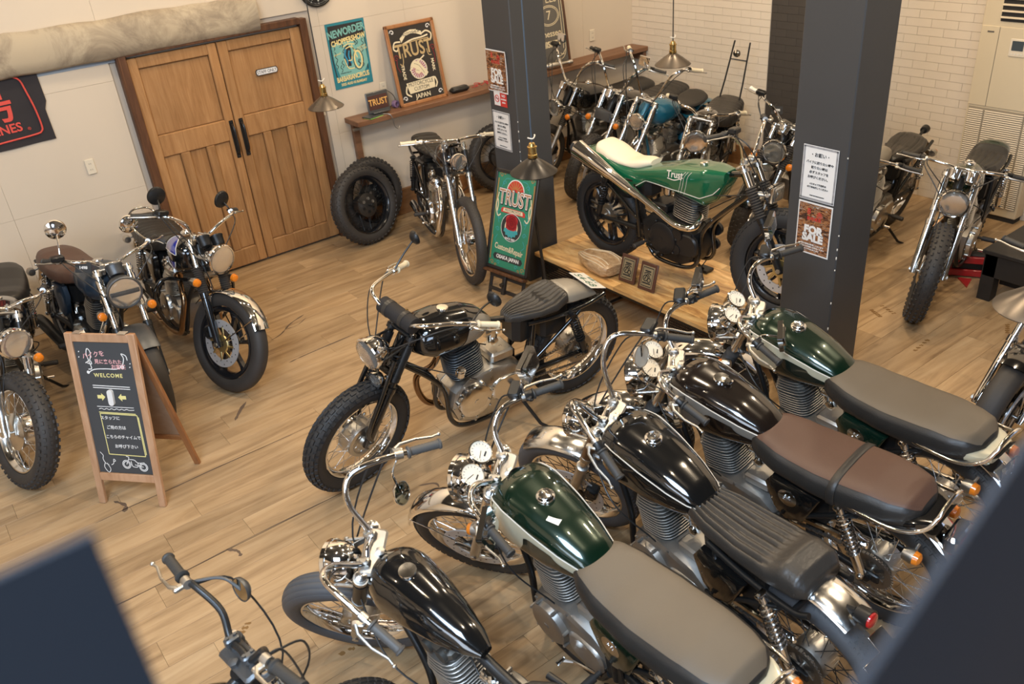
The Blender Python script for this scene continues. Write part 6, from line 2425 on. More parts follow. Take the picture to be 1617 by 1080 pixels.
pendant(2.745, 6.13, 1.375, .135, LAMPG, 'dark pewter cone lamp hanging in front of the door frame by the teal poster')
pendant(4.955, 4.645, 1.44, .135, LAMPG, 'dark pewter cone lamp hanging before the white brick corner')
pendant(2.875, 3.76, 1.345, .135, LAMPB, 'black cone lamp with brass socket hanging in front of the pillar with the easel', mat('blue_grey_cord', (.06, .09, .13), .5))
pendant(3.00, 1.07, 1.40, .135, LAMPG, 'grey lamp shade hanging above the thick chrome motorcycle fork')

# ------------------------------------------------------------------ air conditioner against the right wall
ac = empty('air_conditioner', (0, 0, 0), 0, 'tall cream floor-standing air conditioner against the white brick wall', 'air conditioner')
X0, YA, YB = 6.98, 3.345, 2.80
g = G()
g.box(((X0 + BX2) / 2 + .0, (YA + YB) / 2, .98), (BX2 - X0, YA - YB, 1.88), .006)
g.build('casing', ACM, ac)
g = G()
g.box(((X0 + BX2) / 2, (YA + YB) / 2, .02), (BX2 - X0 - .02, YA - YB - .02, .04))
g.build('plinth', DARK, ac)
g = G()
g.box((X0 - .002, (YA + YB) / 2, 1.20), (.008, YA - YB - .01, .60), .002)
g.build('front_panel', ACM, ac)
g = G()
g.box((X0 - .007, 3.20, 1.20), (.002, .003, .60))
g.box((X0 - .007, 3.265, 1.46), (.002, .05, .012))
g.build('panel_groove', DULL, ac)
for (a, b) in ((YA - .02, 3.21), (3.195, 2.90), (2.885, YB + .02)):
    for k in range(46):
        z_ = .12 + k * .0165
        g = G() if k == 0 else g
        g.box((X0 - .004, (a + b) / 2, z_), (.012, a - b, .0085), .0, R=Matrix.Rotation(.5, 3, 'Y'))
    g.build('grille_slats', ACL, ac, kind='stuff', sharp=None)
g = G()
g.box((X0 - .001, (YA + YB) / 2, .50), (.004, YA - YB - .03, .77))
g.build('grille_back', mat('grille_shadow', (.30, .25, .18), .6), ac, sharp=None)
g = G()
g.box((X0 - .008, 3.045, 1.36), (.008, .12, .13), .003)
cp = g.build('control_panel', PLASTIC, ac)
g = G()
g.box((X0 - .013, 3.045, 1.375), (.002, .085, .07))
g.build('display', mat('lcd_grey', (.06, .075, .085), .2), cp)
g = G()
for k in range(4):
    g.box((X0 - .013, 3.08 - k * .024, 1.315), (.002, .014, .008))
g.build('buttons', PIPING, cp, kind='stuff')
g = G()
g.box((X0 - .002, 3.03, 1.70), (.006, .36, .32))
vb = g.build('air_outlet', DARK, ac, sharp=None)
for k in range(7):
    g = G()
    g.box((X0 - .012, 3.03, 1.57 + k * .045), (.022, .36, .006), .001, R=Matrix.Rotation(-.4, 3, 'Y'))
    g.build('louvre', ACL, vb)

# ------------------------------------------------------------------ black box bench, jack
bx_ = empty('work_bench', (0, 0, 0), 0, 'low black wooden bench next to the red jack', 'bench')
g = G()
g.box((5.95, 2.03, .355), (.72, .74, .03), .004)
g.build('bench_top', BOXBLK, bx_)
g = G()
g.box((5.62, 2.03, .26), (.03, .70, .16), .003)
g.build('bench_apron', BOXBLK, bx_)
for (a, b) in ((5.65, 2.34), (5.65, 1.72), (6.25, 2.34), (6.25, 1.72)):
    g = G()
    g.box((a, b, .17), (.09, .09, .34), .003)
    g.build('bench_leg', BOXBLK, bx_)
g = G()
g.box((5.80, 2.03, .10), (.03, .60, .08), .003)
g.build('bench_rail', BOXBLK, bx_)
g = G()
g.box((5.90, 2.10, .395), (.16, .10, .045), .02)
g.lathe([(0, .02), (.12, .014)], (5.86, 2.16, .40), (.3, 1, .2), 10)
g.build('leather_tool', SEATBK, label='black cushioned tool lying on the low black bench', cat='tool')

jk = empty('floor_jack', (0, 0, 0), 0, 'red scissor jack on the floor under the motorcycle by the low bench', 'jack')
Rj = Matrix.Rotation(rad(-60), 3, 'Z')
for z_ in (.035, .135):
    g = G()
    g.box((5.92, 2.60, z_), (.30, .13, .05), .004, R=Rj)
    g.build('jack_plate', REDP, jk)
g = G()
g.box((5.92, 2.60, .085), (.24, .10, .05), .004, R=Rj)
g.tube([(5.99, 2.48, .085), (6.05, 2.38, .085)], .010, 8)
g.build('jack_screw', MESHM, jk)
g = G()
g.box((5.92, 2.60, .165), (.2, .09, .015), .004, R=Rj)
g.build('jack_pad', RUBBER, jk)
g = G()
g.prism([(5.70, 2.50), (5.84, 2.54), (5.80, 2.62)], .0, .012, 'z')
g.build('jack_foot', REDP, jk)

# ------------------------------------------------------------------ railing posts right in front of the camera
def rail_board(pts3, th_dir, th, label):
    g = G()
    P_ = np.array([tuple(p) for p in pts3])
    d = np.array(tuple(Vector(th_dir).normalized())) * th
    n_ = len(P_)
    V = np.vstack([P_, P_ + d])
    q = [(i, (i + 1) % n_, n_ + (i + 1) % n_, n_ + i) for i in range(n_)]
    g.add(V, q, ngons=[list(range(n_))[::-1], list(range(n_, 2 * n_))])
    return g.build('railing_board', RAILM, label=label, cat='railing', sharp=20)


# a board whose top edge ends in the lower left corner of the view, and one running off to the right
rail_board([(-.22, .288, 2.75), (.008, .288, 2.75), (.008, .288, 2.2), (-.22, .288, 2.2)], (0, -1, 0), .003, 'blurred dark railing board beside the black handlebar with the round mirror')
rail_board([(.054, .0675, 2.725), (.585, .146, 2.725), (.585, .146, 2.2), (.054, .0675, 2.2)], (.15, -1, 0), .003, 'blurred dark railing board over the rear wheels of the parked green and black motorcycles')

# ------------------------------------------------------------------ engine finishes
SRENG = mat('aged_engine_case', (0.42, 0.40, 0.37), 0.40, 0.9, vary=0.15, scale=14, bump=0.15, bscale=160, rvary=0.08)
SRCYL = mat('cylinder_core', (0.10, 0.095, 0.085), 0.5, 0.7)
SRFIN = mat('aged_cooling_fin', (0.36, 0.34, 0.31), 0.45, 0.85, vary=0.15, scale=20)

# ------------------------------------------------------------------ the motorcycles
SRLAMP = dict(r=.094, z=.835, fwd=.19, shell=CHROME)
SR = dict(L=1.34, wheel='spoke', brake='disc', gauges=2, gauge_r=.046, gauge_mat=CHROME, dial=DIAL, lamp=SRLAMP, tank='sr', seat='long', emblem='chrome', side_badge='SR',
          rail=True, tail='box', tread='block', ffender=CHROME, rfender=CHROME, slider=ALU, stanchion=STEEL, gaiter=.12, seat_x=(-.17, .575), grip=GRIP, engine_mat=SRENG, cover_mat=SRENG, cyl_mat=SRCYL, fin_mat=SRFIN, ex=.655, bar='sr',
          chain_guard=CHROME, shock_mat=CHROME, neck_cup=True, signal_mat=ALU, steer=34)
ROW = 'classic singles parked side by side in the near row'

motorcycle(None, 3.18, 1.30, 89, 'dark green motorcycle with grey seat standing right against the dark pillar', ROW,
           **{**SR, 'steer': 33, 'tank_mat': GREEN, 'panel': (CREAM, mat('dark_green_gloss', (.004, .012, .010), .2, coat=1.0)), 'stripe': PIPING, 'seat_mat': SEATBK, 'seat_top': SEATG,
              'side_cover': mat('green_side_cover', (.004, .020, .012), .15, coat=1.0), 'tail_cowl': CREAM, 'bar': 'sr',
              'mirrors': [(1, 'rect', -.17, .25, .10, .06), (-1, 'rect', -.05, .33, .24, .06)]})
motorcycle(None, 2.65, 1.265, 94, 'black motorcycle with silver tank panel and brown strapped seat', ROW,
           **{**SR, 'steer': 36, 'tank_mat': BROWNBLK, 'panel': (SILVERP, BROWNBLK), 'stripe': PIPING, 'seat_mat': SEATBK, 'seat_top': SEATBR, 'seat_strap': True, 'cap': 'hinge',
              'side_cover': BLACKP, 'tail_cowl': BLACKP, 'emblem': 'brass', 'bar': 'sr',
              'mirrors': [(1, 'rect', -.02, .25, -.06, .05), (-1, 'rect', -.10, .33, .14, .058)]})


def k3_extra(c):
    P = c['P']
    M = Matrix.Translation((-.285, 0, .64)) @ Matrix.Rotation(rad(-35), 4, 'Y')
    for y_ in (-.075, .075):
        g = G()
        g.box((0, y_, 0), (.035, .085, .004), .001, T=M)
        g.box((0, y_, .003), (.010, .05, .002), .0, T=M)
        P(g, 'plate_bracket', POLISH)
    g = G()
    g.box((.02, 0, 0), (.10, .07, .004), .001, T=M)
    P(g, 'plate_bracket', POLISH)


motorcycle(None, 2.06, 1.15, 88, 'black motorcycle with pinstriped tank and long-ribbed black leather seat', ROW,
           **{**SR, 'steer': 24, 'tank_mat': BLACKP, 'panel': None, 'stripe': PIPING, 'seat': 'hump', 'seat_mat': SEATRB, 'seat_rib': ('long', 9, .011), 'seat_x': (-.03, .565),
              'rail': False, 'tail': 'round', 'tail_pos': (-.21, .725), 'tail_cowl': None, 'emblem': None, 'gauges': 0, 'side_badge': None, 'side_cover': BLACKP,
              'bar': 'tall', 'lamp': dict(r=.080, z=.84, fwd=.18, shell=CHROME), 'gaiter': None, 'fork_cover': mat('bronze_fork', (.20, .13, .08), .3, .9), 'wf': .112, 'Rf': .322, 'tread': 'saw', 'tyre': RUBBERG,
              'ff_arc': (55, 120), 'ff_stays': False, 'signals': False, 'rfender': POLISH, 'ffender': POLISH, 'rf_arc': (62, 150), 'extra': k3_extra, 'sub_x': -.06,
              'mirrors': [(-1, 'round', -.06, .25, .08, .05)], 'mirror_glass': mat('mirror_beige', (.62, .56, .46), .25, .3), 'spoke_mat': BLACKM})
motorcycle(None, 1.57, 1.18, 91, 'green metallic motorcycle with a paper tag on its tank and a wide grey seat', ROW,
           **{**SR, 'steer': 34, 'tank_mat': GREEN, 'panel': (CREAM, mat('dark_green_gloss', (.004, .012, .010), .2, coat=1.0)), 'stripe': PIPING, 'seat_mat': SEATBK, 'seat_top': SEATG,
              'side_cover': GREEN, 'tail_cowl': CREAM, 'sticker': True, 'bar': 'sr', 'gaiter': None,
              'mirrors': [(1, 'rect', -.06, .29, .06, .07), (-1, 'rect', -.09, .33, .21, .062)]})
motorcycle(None, 1.09, 1.08, 97, 'black bobber with narrow teardrop tank, ribbed grey front tyre and tall chrome bars', ROW,
           **{**SR, 'L': 1.42, 'steer': 38, 'tank': 'peanut', 'tank_mat': BLACKP, 'cap': 'disc', 'panel': None, 'seat': 'solo', 'seat_x': (.06, .44), 'seat_z': .72, 'seat_mat': SEATBK,
              'rail': False, 'tail': 'round', 'emblem': None, 'gauges': 0, 'side_badge': None, 'side_cover': None, 'bar': 'rise', 'lamp': dict(r=.080, z=.83, fwd=.17, shell=CHROME),
              'gaiter': None, 'fork_cover': BLACKM, 'tread': 'rib', 'tyre': RUBBERG, 'wf': .115, 'Rf': .325, 'ffender': None, 'signals': False, 'brake': 'drum', 'open_filter': True,
              'grip': mat('grey_grip', (.07, .068, .065), .5), 'switches': False, 'mirrors': [(-1, 'round', -.06, .23, -.05, .045)], 'mirror_glass': MIRRORD, 'rim': CHROME, 'chrome_stand': True})


# centre chopper -------------------------------------------------
def e_extra(c):
    P, T, fx = c['P'], c['T'], c['fx']
    # girder style front end: double rockers and exposed springs
    for sd in (1, -1):
        g = G(T)
        g.tube(spl([(fx(.78) + .055, sd * .075, .80), (fx(.60) + .06, sd * .085, .60), (fx(.42) + .045, sd * .088, .42), (c['L'] - .02, sd * .09, .345)], 5), .013, 10)
        P(g, 'girder_leg', BLACKP)
        g = G(T)
        g.helix((fx(.62) + .03, sd * .06, .60), (fx(.80) + .02, sd * .055, .82), .024, .0055, 8, 6, 12)
        P(g, 'fork_spring', BLACKM)
    # leather roll strapped to the bars
    g = G(T)
    m = c['mount'] + Vector((.02, -.01, .065))
    g.lathe([(-.125, .03), (-.12, .045), (.12, .045), (.125, .03)], tuple(m), (0, 1, 0), 24)
    rl = P(g, 'tool_roll', mat('black_canvas', (.014, .012, .012), .75, bump=.4, bscale=120))
    for sd in (-.07, .05):
        g = G(T)
        g.lathe([(-.012, .0475), (.012, .0475)], tuple(m + Vector((0, sd, 0))), (0, 1, 0), 24, caps=False)
        P(g, 'roll_strap', SEATRB, rl)
    g = G(T)
    g.lathe([(0, .008), (.004, .006)], tuple(m + Vector((-.03, .03, .036))), (-.6, 0, .8), 12)
    P(g, 'brass_stud', BRASS, rl)
    # small fog lamp under the headlamp
    g = G(T)
    p = Vector((fx(.70) + .10, .03, .70))
    g.lathe([(-.05, .006), (-.03, .035), (0, .044), (.01, .044), (.008, .036)], tuple(p), (1, .1, -.05), 24)
    fl_ = P(g, 'fog_lamp', CHROME)
    g = G(T)
    g.lathe([(.006, .038), (.016, .02), (.018, .002)], tuple(p), (1, .1, -.05), 20)
    P(g, 'fog_lamp_lens', LENS, fl_)
    # silver flash on the tank, small breather can
    g = G()
    g.lathe([(-.02, .026), (.02, .026), (.022, .022), (.03, .021), (.031, .002)], (c['ex'] + .20, .155, .60), (0, .3, 1), 20)
    P(g, 'breather_can', CHROME)


def e_deco(P, TS, tank):
    for sd in (1, -1):
        g = G()
        TS.patch(g, .0, .50, lambda u: np.full_like(u, rad(-60)), lambda u: rad(58) - rad(95) * np.clip((u - .15) / .35, 0, 1) ** 2, .0016, mirror=False, side=sd)
        P(g, 'tank_panel', GREYP, tank)


motorcycle(None, 2.86, 3.52, 177, 'black and grey chopper with knobbly front tyre and leather roll, alone on the open floor', None,
           L=1.44, rake=30, off=.02, steer=14, lean=7, ztop=.88, fork_w=.075, Rf=.335, Rr=.335, wf=.105, wr=.125, wheel='spoke', tread='trial', tyre=mat('dark_tyre', (.022, .021, .021), .6, bump=.3, bscale=140), brake='drum',
           slider=BLACKP, stanchion=BLACKP, fork_cover=BLACKM, clamp_mat=BLACKM, lamp=dict(r=.085, z=.86, fwd=.22, shell=CHROME), gauges=0, bar='back', grip=IVORY, lever_mat=POLISH, switches=False,
           mirrors=[(-1, 'round', -.36, .31, .21, .04), (1, 'round', -.40, .25, .10, .045)], mirror_mat=BLACKM, tank='round', tank_mat=BLACKP, tank_deco=e_deco, cap='disc', seat='solo', seat_rib=('long', 8, .010),
           seat_mat=SEATRB, seat_x=(.10, .50), seat_z=.745, solo_cowl=GREYP, side_cover=None, frame_mat=BLACKP, engine='single', hub_r=.098, cyl_mat=BLACKM, fin_mat=GUNMETAL, engine_mat=ALU, cover_mat=POLISH,
           ffender=None, rfender=None, tail='none', signals=False, plate=(-.10, 0, .745, -20), exhaust='short', exhaust_mat=HEATPIPE, shock_mat=BLACKM, spring=BLACKM, ex=.68, es=1.28, extra=e_extra, spoke_mat=STEEL,
           tail_pos=(-.2, .7))


# green custom on the platform --------------------------------------------------
def f_deco(P, TS, tank):
    pass


def f_extra(c):
    P = c['P']
    # one-piece angular body: tank, seat base and tail
    BS = Surf(-.20, 1.09, [(0, .05), (.06, .10), (.18, .12), (.30, .125), (.40, .115), (.52, .125), (.72, .145), (.9, .12), (1, .07)],
              [(0, .80), (.1, .835), (.2, .82), (.3, .775), (.42, .765), (.5, .79), (.72, .865), (.9, .89), (1, .885)],
              [(0, .765), (.1, .77), (.2, .70), (.27, .57), (.36, .53), (.44, .61), (.52, .70), (.75, .665), (.88, .62), (.95, .68), (1, .80)],
              [(0, .785), (.2, .79), (.4, .70), (.6, .76), (1, .84)], 3.6, 3.0)
    g = G()
    BS.mesh(g, 46, 40)
    body = P(g, 'tank_and_tail', GREEN2, sharp=50)
    g = G()
    for sd in (1, -1):
        u = np.linspace(.02, .98, 60)
        Pn = BS.at(u, rad(-28), .001)
        Pn[:, 1] *= sd
        g.tube(Pn, .0028, 6)
        for uu in (.80, .815, .835):
            v = BS.at(np.full(8, uu) - np.linspace(0, .05, 8), np.linspace(rad(30), rad(-35), 8), .001)
            v[:, 1] *= sd
            g.tube(v, .0016, 5)
    P(g, 'pinstripe', PIPING, body)
    for sd in (1, -1):
        pe = BS.at(np.array([.74]), np.array([rad(14)]), .003)[0]
        Mx = plane_matrix((pe[0], sd * pe[1], pe[2]), (-sd, 0, -.1 * sd), (0, -.25 * sd, 1))
        text('Trust', .062, PIPING, Mx, body, 'tank_lettering', bold=.001)
        strokes(body, Mx, [[(-.06, -.026), (0, -.034), (.05, -.022), (.06, -.03)]], .006, PIPING, 'tank_lettering')
    g = G()
    g.lathe([(-.01, .03), (.008, .03), (.012, .024), (.013, .002)], (.88, 0, .885), (-.1, 0, 1), 24)
    P(g, 'fuel_cap', CHROME, body)
    SSs = Surf(-.06, .46, [(0, .06), (.08, .105), (.3, .115), (.6, .10), (.85, .085), (1, .05)],
               [(0, .865), (.08, .885), (.25, .865), (.45, .815), (.6, .80), (.85, .825), (1, .83)],
               [(0, .80), (.3, .78), (.5, .75), (.8, .75), (1, .79)], [(0, .83), (.4, .79), (.7, .775), (1, .81)], 2.8, 2.6)
    g = G()
    SSs.mesh(g, 30, 32)
    P(g, 'saddle', SEATWH, sharp=60)
    # high-level pipe on the right side with a long cone
    g = G()
    path = [(c['ex'] + .17, -.02, .55), (c['ex'] + .24, -.07, .54), (c['ex'] + .24, -.15, .50), (c['ex'] + .12, -.175, .50), (c['ex'] - .06, -.17, .565), (.34, -.17, .665)]
    g.tube(spl(path, 7), .023, 14)
    ep = P(g, 'exhaust_pipe', CHROME)
    g = G()
    a, b = Vector((.36, -.17, .655)), Vector((-.13, -.20, .86))
    Lm = (b - a).length
    g.lathe([(-.10, .028), (0, .03), (.02, .034), (Lm * .30, .036), (Lm * .32, .040), (Lm * .95, .064), (Lm * .96, .058), (Lm, .045), (Lm + .015, .035), (Lm, .03), (Lm - .05, .03)], tuple(a), tuple(b - a), 28)
    P(g, 'muffler', CHROME, ep)
    g = G()
    g.box((-.03, -.14, .80), (.03, .06, .02), .004)
    g.box((.17, -.13, .71), (.03, .06, .02), .004)
    P(g, 'pipe_bracket', CHROME, ep)
    # paddock support under the engine
    g = G()
    g.tube([(.72, .05, .17), (.72, .19, .02)], .012, 8)
    g.box((.72, .21, .012), (.10, .08, .02), .003)
    g.tube([(.72, .17, .04), (.72, .25, .09)], .004, 6)
    P(g, 'support_stand', BLACKM)


motorcycle(None, 4.06, 4.40, -89, 'green custom motorcycle with cream saddle and high chrome exhaust on the display table', None, z=.25,
           L=1.52, rake=27, steer=14, lean=-1, ztop=.93, Rf=.36, Rr=.33, wf=.115, wr=.13, es=1.3, wheel='magpair', rim=BLACKW, spoke_mat=BLACKW, tread='block', tyre=mat('dark_tyre', (.022, .021, .021), .6),
           brake='discgold', disc_side=-1, slider=BLACKM, stanchion=CHROME, gaiter=.2, lamp=dict(r=.075, z=.80, fwd=.16, shell=CHROME, rect=True), gauges=0, bar='mx', grip=GRIP,
           mirrors=[], tank='none', seat='none', side_cover=None, frame_mat=BLACKP, engine='single', engine_mat=BLACKM, cover_mat=mat('satin_black_cover', (.035, .034, .034), .38, .6), cyl_mat=GUNMETAL, fin_mat=DULL, small_covers=True, swing_mat=BLACKM,
           ffender=None, rfender=None, tail='none', signals=False, exhaust='none', shock_mat=BLACKM, spring=BLACKM, extra=f_extra, ex=.67)


# left group -------------------------------------------------------------------
def c_deco(P, TS, tank):
    for sd in (1, -1):
        g = G()
        TS.patch(g, .46, .90, lambda u: np.full_like(u, rad(6)), lambda u: rad(6) + rad(62) * np.sin(np.clip((u - .46) / .44, 0, 1) * PI) ** .55, .0018, mirror=False, side=sd)
        P(g, 'tank_panel', BLUEP, tank)
        g = G()
        TS.patch(g, .50, .87, lambda u: rad(-4) - rad(28) * np.sin(np.clip((u - .50) / .37, 0, 1) * PI) ** .55, lambda u: np.full_like(u, rad(-4)), .0018, mirror=False, side=sd)
        P(g, 'tank_panel', BLUEP, tank)
    g = G()
    for sd in (1, -1):
        u = np.linspace(.46, .90, 24)
        A_ = TS.at(u, rad(6) + rad(62) * np.sin(np.clip((u - .46) / .44, 0, 1) * PI) ** .55, .002)
        B_ = TS.at(u, np.full_like(u, rad(6)), .002)
        for Q in (A_, B_):
            Q = Q.copy()
            Q[:, 1] *= sd
            g.tube(Q, .003, 6)
        u = np.linspace(.50, .87, 20)
        A_ = TS.at(u, rad(-4) - rad(28) * np.sin(np.clip((u - .50) / .37, 0, 1) * PI) ** .55, .002)
        A_[:, 1] *= sd
        g.tube(A_, .003, 6)
    P(g, 'tank_outline', PIPING, tank)


motorcycle(None, 1.24, 6.52, -90, 'black motorcycle with blue tank flash, ribbed seat and gold-centred brake disc by the double door', None,
           L=1.43, steer=22, lean=8, ztop=.92, Rf=.335, Rr=.325, wf=.10, wheel='mag6', rim=BLACKW, spoke_mat=BLACKW, brake='discgold', disc_side=-1, slider=BLACKW, stanchion=CHROME, gaiter=.17, tread='road',
           lamp=dict(r=.095, z=.86, fwd=.20, shell=CHROME), gauges=2, gauge_mat=BLACKM, dial=DIALBK, bar='wide', mirrors=[(-1, 'round', -.10, .26, .25, .06), (1, 'round', -.10, .24, .21, .06)], mirror_mat=BLACKM,
           tank='sr', tank_mat=BLACKP, tank_deco=c_deco, seat='long', seat_rib=('cross', 12, .010), seat_mat=SEATBK, seat_piping=PIPING, side_cover=BLACKP, engine='twin', exhaust='low', header_mat=HEATPIPE,
           crash=BLACKP, side_text='W650', tail='round', rail=True, neck_cup=False, ffender=CHROME, ff_arc=(30, 145))
motorcycle(None, .56, 6.44, -83, 'matt navy motorcycle with brown seat and round chrome headlamp, partly behind the blackboard sign', None,
           L=1.40, steer=-8, lean=8, ztop=.92, wf=.11, wheel='mag10', rim=BLACKW, spoke_mat=BLACKW, brake='disc', disc_side=-1, slider=BLACKM, stanchion=CHROME, tread='road', gaiter=None,
           lamp=dict(r=.098, z=.85, fwd=.21, shell=GUNMETAL, bar=True), gauges=1, gauge_r=.05, gauge_mat=GUNMETAL, bar='pull', mirrors=[(-1, 'round', -.10, .23, .25, .062), (1, 'round', -.10, .18, .19, .06)],
           tank='round', tank_mat=NAVY, seat='long', seat_mat=SEATBR, seat_x=(-.10, .55), side_cover=NAVY, engine='single', cyl_mat=BLACKM, fin_mat=DULL, engine_mat=BLACKM, exhaust='low', rail=False, ffender=GUNMETAL,
           ff_arc=(55, 130), tail='round', signal_mat=DULL, header_mat=CHROME, muffler_mat=BLACKM, cap='disc')
motorcycle(None, .18, 6.38, -99, 'chrome-forked scrambler with knobbly tyre and drum hub beside the blackboard sign', None,
           L=1.42, steer=26, lean=8, ztop=.91, wf=.115, Rf=.335, wheel='spoke', tread='knob', brake='drum', slider=POLISH, stanchion=CHROME, fork_cover=BLACKM, lamp=dict(r=.088, z=.82, fwd=.18, shell=CHROME),
           gauges=0, bar='pull', tank='round', tank_mat=BLACKP, seat='long', seat_mat=SEATBK, engine='single', ffender=None, signals='front', rail=False, rim=POLISH, hub=POLISH, hub_r=.095)

# chopper by the back wall ------------------------------------------------------------
motorcycle(None, 3.76, 6.56, -109, 'slim chrome-engined chopper with ivory grips between the loose wheels and the easel', None,
           L=1.40, rake=27, steer=2, lean=3, ztop=1.0, tank_z=.06, Rf=.345, Rr=.32, wf=.085, wr=.125, wheel='spoke', tread='saw', brake='drum', hub=CHROME, slider=POLISH, stanchion=CHROME, fork_cover=BLACKW, rim_f=.265,
           lamp=dict(r=.062, z=.92, fwd=.13, shell=CHROME), gauges=0, bar='flat', grip=IVORY, tank='peanut', tank_mat=BROWNBLK, seat='solo', seat_x=(.0, .47), seat_z=.80, seat_rib=('cross', 8, .008), seat_mat=SEATBK,
           side_cover=None, frame_mat=BLACKP, engine='twin', engine_mat=POLISH, cyl_mat=POLISH, cover_mat=POLISH, ffender=None, rfender=BLACKP, rf_arc=(70, 160), tail='none', signals=False, exhaust='short', shock_mat=BLACKM, spring=BLACKM,
           switches=False, clamp_mat=CHROME, fork_w=.085)

# background row against the white brick wall ------------------------------------------------
BG = dict(lod=.55, L=1.28, wf=.10, brake='disc', signals='front', neck_cup=False, emblem=None)
BGR = 'motorcycles in the back row along the brick wall'
motorcycle(None, 6.38, 6.56, 179, 'black motorcycle with high bars and fork gaiters parked closest to the wall shelf', BGR,
           **{**BG, 'steer': 8, 'ztop': .93, 'gaiter': .2, 'lamp': dict(r=.08, z=.78, fwd=.15, shell=CHROME), 'bar': 'high', 'mirrors': [(-1, 'rect', -.05, .22, .36, .05)], 'tank': 'sr', 'tank_mat': BLACKP, 'seat_mat': SEATBK,
              'ffender': None, 'gauges': 1, 'tread': 'road', 'rail': False, 'engine_mat': DULL, 'tail': 'none'})
motorcycle(None, 6.40, 6.12, 187, 'black motorcycle with outlined tank and ribbed seat, second from the corner in the back row', BGR,
           **{**BG, 'steer': 14, 'ztop': .93, 'gaiter': None, 'lamp': dict(r=.085, z=.79, fwd=.13, shell=GUNMETAL, rect=True), 'bar': 'high', 'mirrors': [(1, 'rect', -.05, .20, .32, .05)], 'tank': 'sr', 'tank_mat': BROWNBLK, 'stripe': PIPING,
              'seat_rib': ('cross', 9, .01), 'seat_mat': SEATBK, 'ffender': None, 'gauges': 1, 'tread': 'block', 'tail': 'round', 'rail': False, 'wf': .12})
motorcycle(None, 6.36, 5.70, 189, 'blue framed motorcycle with long chrome fork and ivory grips in the back row', BGR,
           **{**BG, 'steer': 10, 'ztop': .93, 'L': 1.32, 'rake': 31, 'lamp': dict(r=.07, z=.80, fwd=.10, shell=CHROME), 'bar': 'ape', 'grip': IVORY, 'tank': 'round', 'tank_mat': TEAL, 'frame_mat': TEAL, 'slider': POLISH,
              'seat_mat': SEATBK, 'seat': 'solo', 'seat_x': (.05, .45), 'ffender': None, 'gauges': 0, 'signals': False, 'brake': 'drum', 'side_cover': None, 'tail': 'none', 'engine': 'vee', 'gaiter': None, 'rfender': TEAL})


def sissy(c):
    P = c['P']
    g = G()
    for sd in (1, -1):
        g.tube([(.02, sd * .10, .62), (-.10, sd * .085, .95), (-.16, sd * .07, 1.30)], .0075, 8)
    g.tube([(-.135, -.08, 1.14), (-.135, .08, 1.14)], .006, 8)
    sb = P(g, 'sissy_bar', BLACKM)
    g = G()
    g.lathe([(-.02, .01), (0, .034), (.008, .034), (.01, .01)], (-.15, -.03, 1.19), (-1, 0, 0), 18)
    P(g, 'small_lamp', CHROME, sb)


motorcycle(None, 6.24, 5.30, 206, 'motorcycle with bulbous chrome headlamp, ribbed pale seat and tall sissy bar in the back row', BGR,
           **{**BG, 'steer': 12, 'ztop': .88, 'lamp': dict(r=.095, z=.76, fwd=.13, shell=CHROME), 'bar': 'pull', 'grip': IVORY, 'tank': 'peanut', 'tank_mat': BROWNBLK, 'seat': 'long', 'seat_rib': ('cross', 11, .01), 'seat_mat': SEATRB,
              'ffender': None, 'gauges': 0, 'signals': False, 'extra': sissy, 'engine': 'vee', 'tail': 'none', 'side_cover': BLACKP, 'gaiter': None, 'exhaust': 'low'})
motorcycle(None, 6.62, 4.30, 187, 'black motorcycle with fork gaiters, white grips and block tyre, half hidden by the near pillar', BGR,
           **{**BG, 'L': 1.36, 'steer': 14, 'ztop': .90, 'gaiter': .2, 'lamp': dict(r=.09, z=.78, fwd=.14, shell=CHROME), 'bar': 'wide', 'grip': WHITEP, 'tank': 'sr', 'tank_mat': BLACKP, 'seat_mat': SEATBK, 'seat_rib': ('cross', 10, .01),
              'ffender': BLACKP, 'gauges': 1, 'tread': 'block', 'tail': 'none', 'wf': .13, 'Rf': .34})
motorcycle(None, 6.42, 3.56, 190, 'black bobber with fan-ribbed seat and little round tail lamp beside the air conditioner', BGR,
           **{**BG, 'L': 1.40, 'lod': .7, 'steer': 8, 'ztop': .86, 'lamp': dict(r=.075, z=.74, fwd=.14, shell=CHROME), 'bar': 'flat', 'tank': 'peanut', 'tank_mat': GREYP, 'seat': 'solo', 'seat_x': (-.02, .45), 'seat_z': .72,
              'seat_rib': ('long', 8, .010), 'seat_mat': SEATRB, 'ffender': None, 'gauges': 0, 'signals': 'rear', 'tail': 'round', 'tail_pos': (-.26, .74), 'rfender': BLACKP, 'side_cover': None})
motorcycle(None, 6.40, 2.88, 195, 'green-tailed scrambler with polished fork and knobbly front tyre beyond the near pillar', BGR,
           **{**BG, 'L': 1.36, 'lod': .85, 'steer': 12, 'lean': 4, 'ztop': .90, 'Rf': .335, 'wf': .115, 'lamp': dict(r=.088, z=.79, fwd=.17, shell=CHROME), 'bar': 'flat', 'tank': 'peanut', 'tank_mat': GREEN, 'seat': 'hump', 'seat_x': (.02, .5),
              'seat_rib': ('long', 6, .008), 'seat_mat': SEATBK, 'ffender': None, 'gauges': 2, 'gauge_mat': CHROME, 'dial': DIALBK, 'signals': False, 'tail': 'none', 'rfender': None, 'side_cover': None, 'slider': POLISH, 'tread': 'knob',
              'brake': 'drum', 'hub': ALU, 'wheel': 'spoke', 'rim': BLACKW, 'solo_cowl': GREEN, 'header_mat': HEATPIPE, 'gaiter': None})
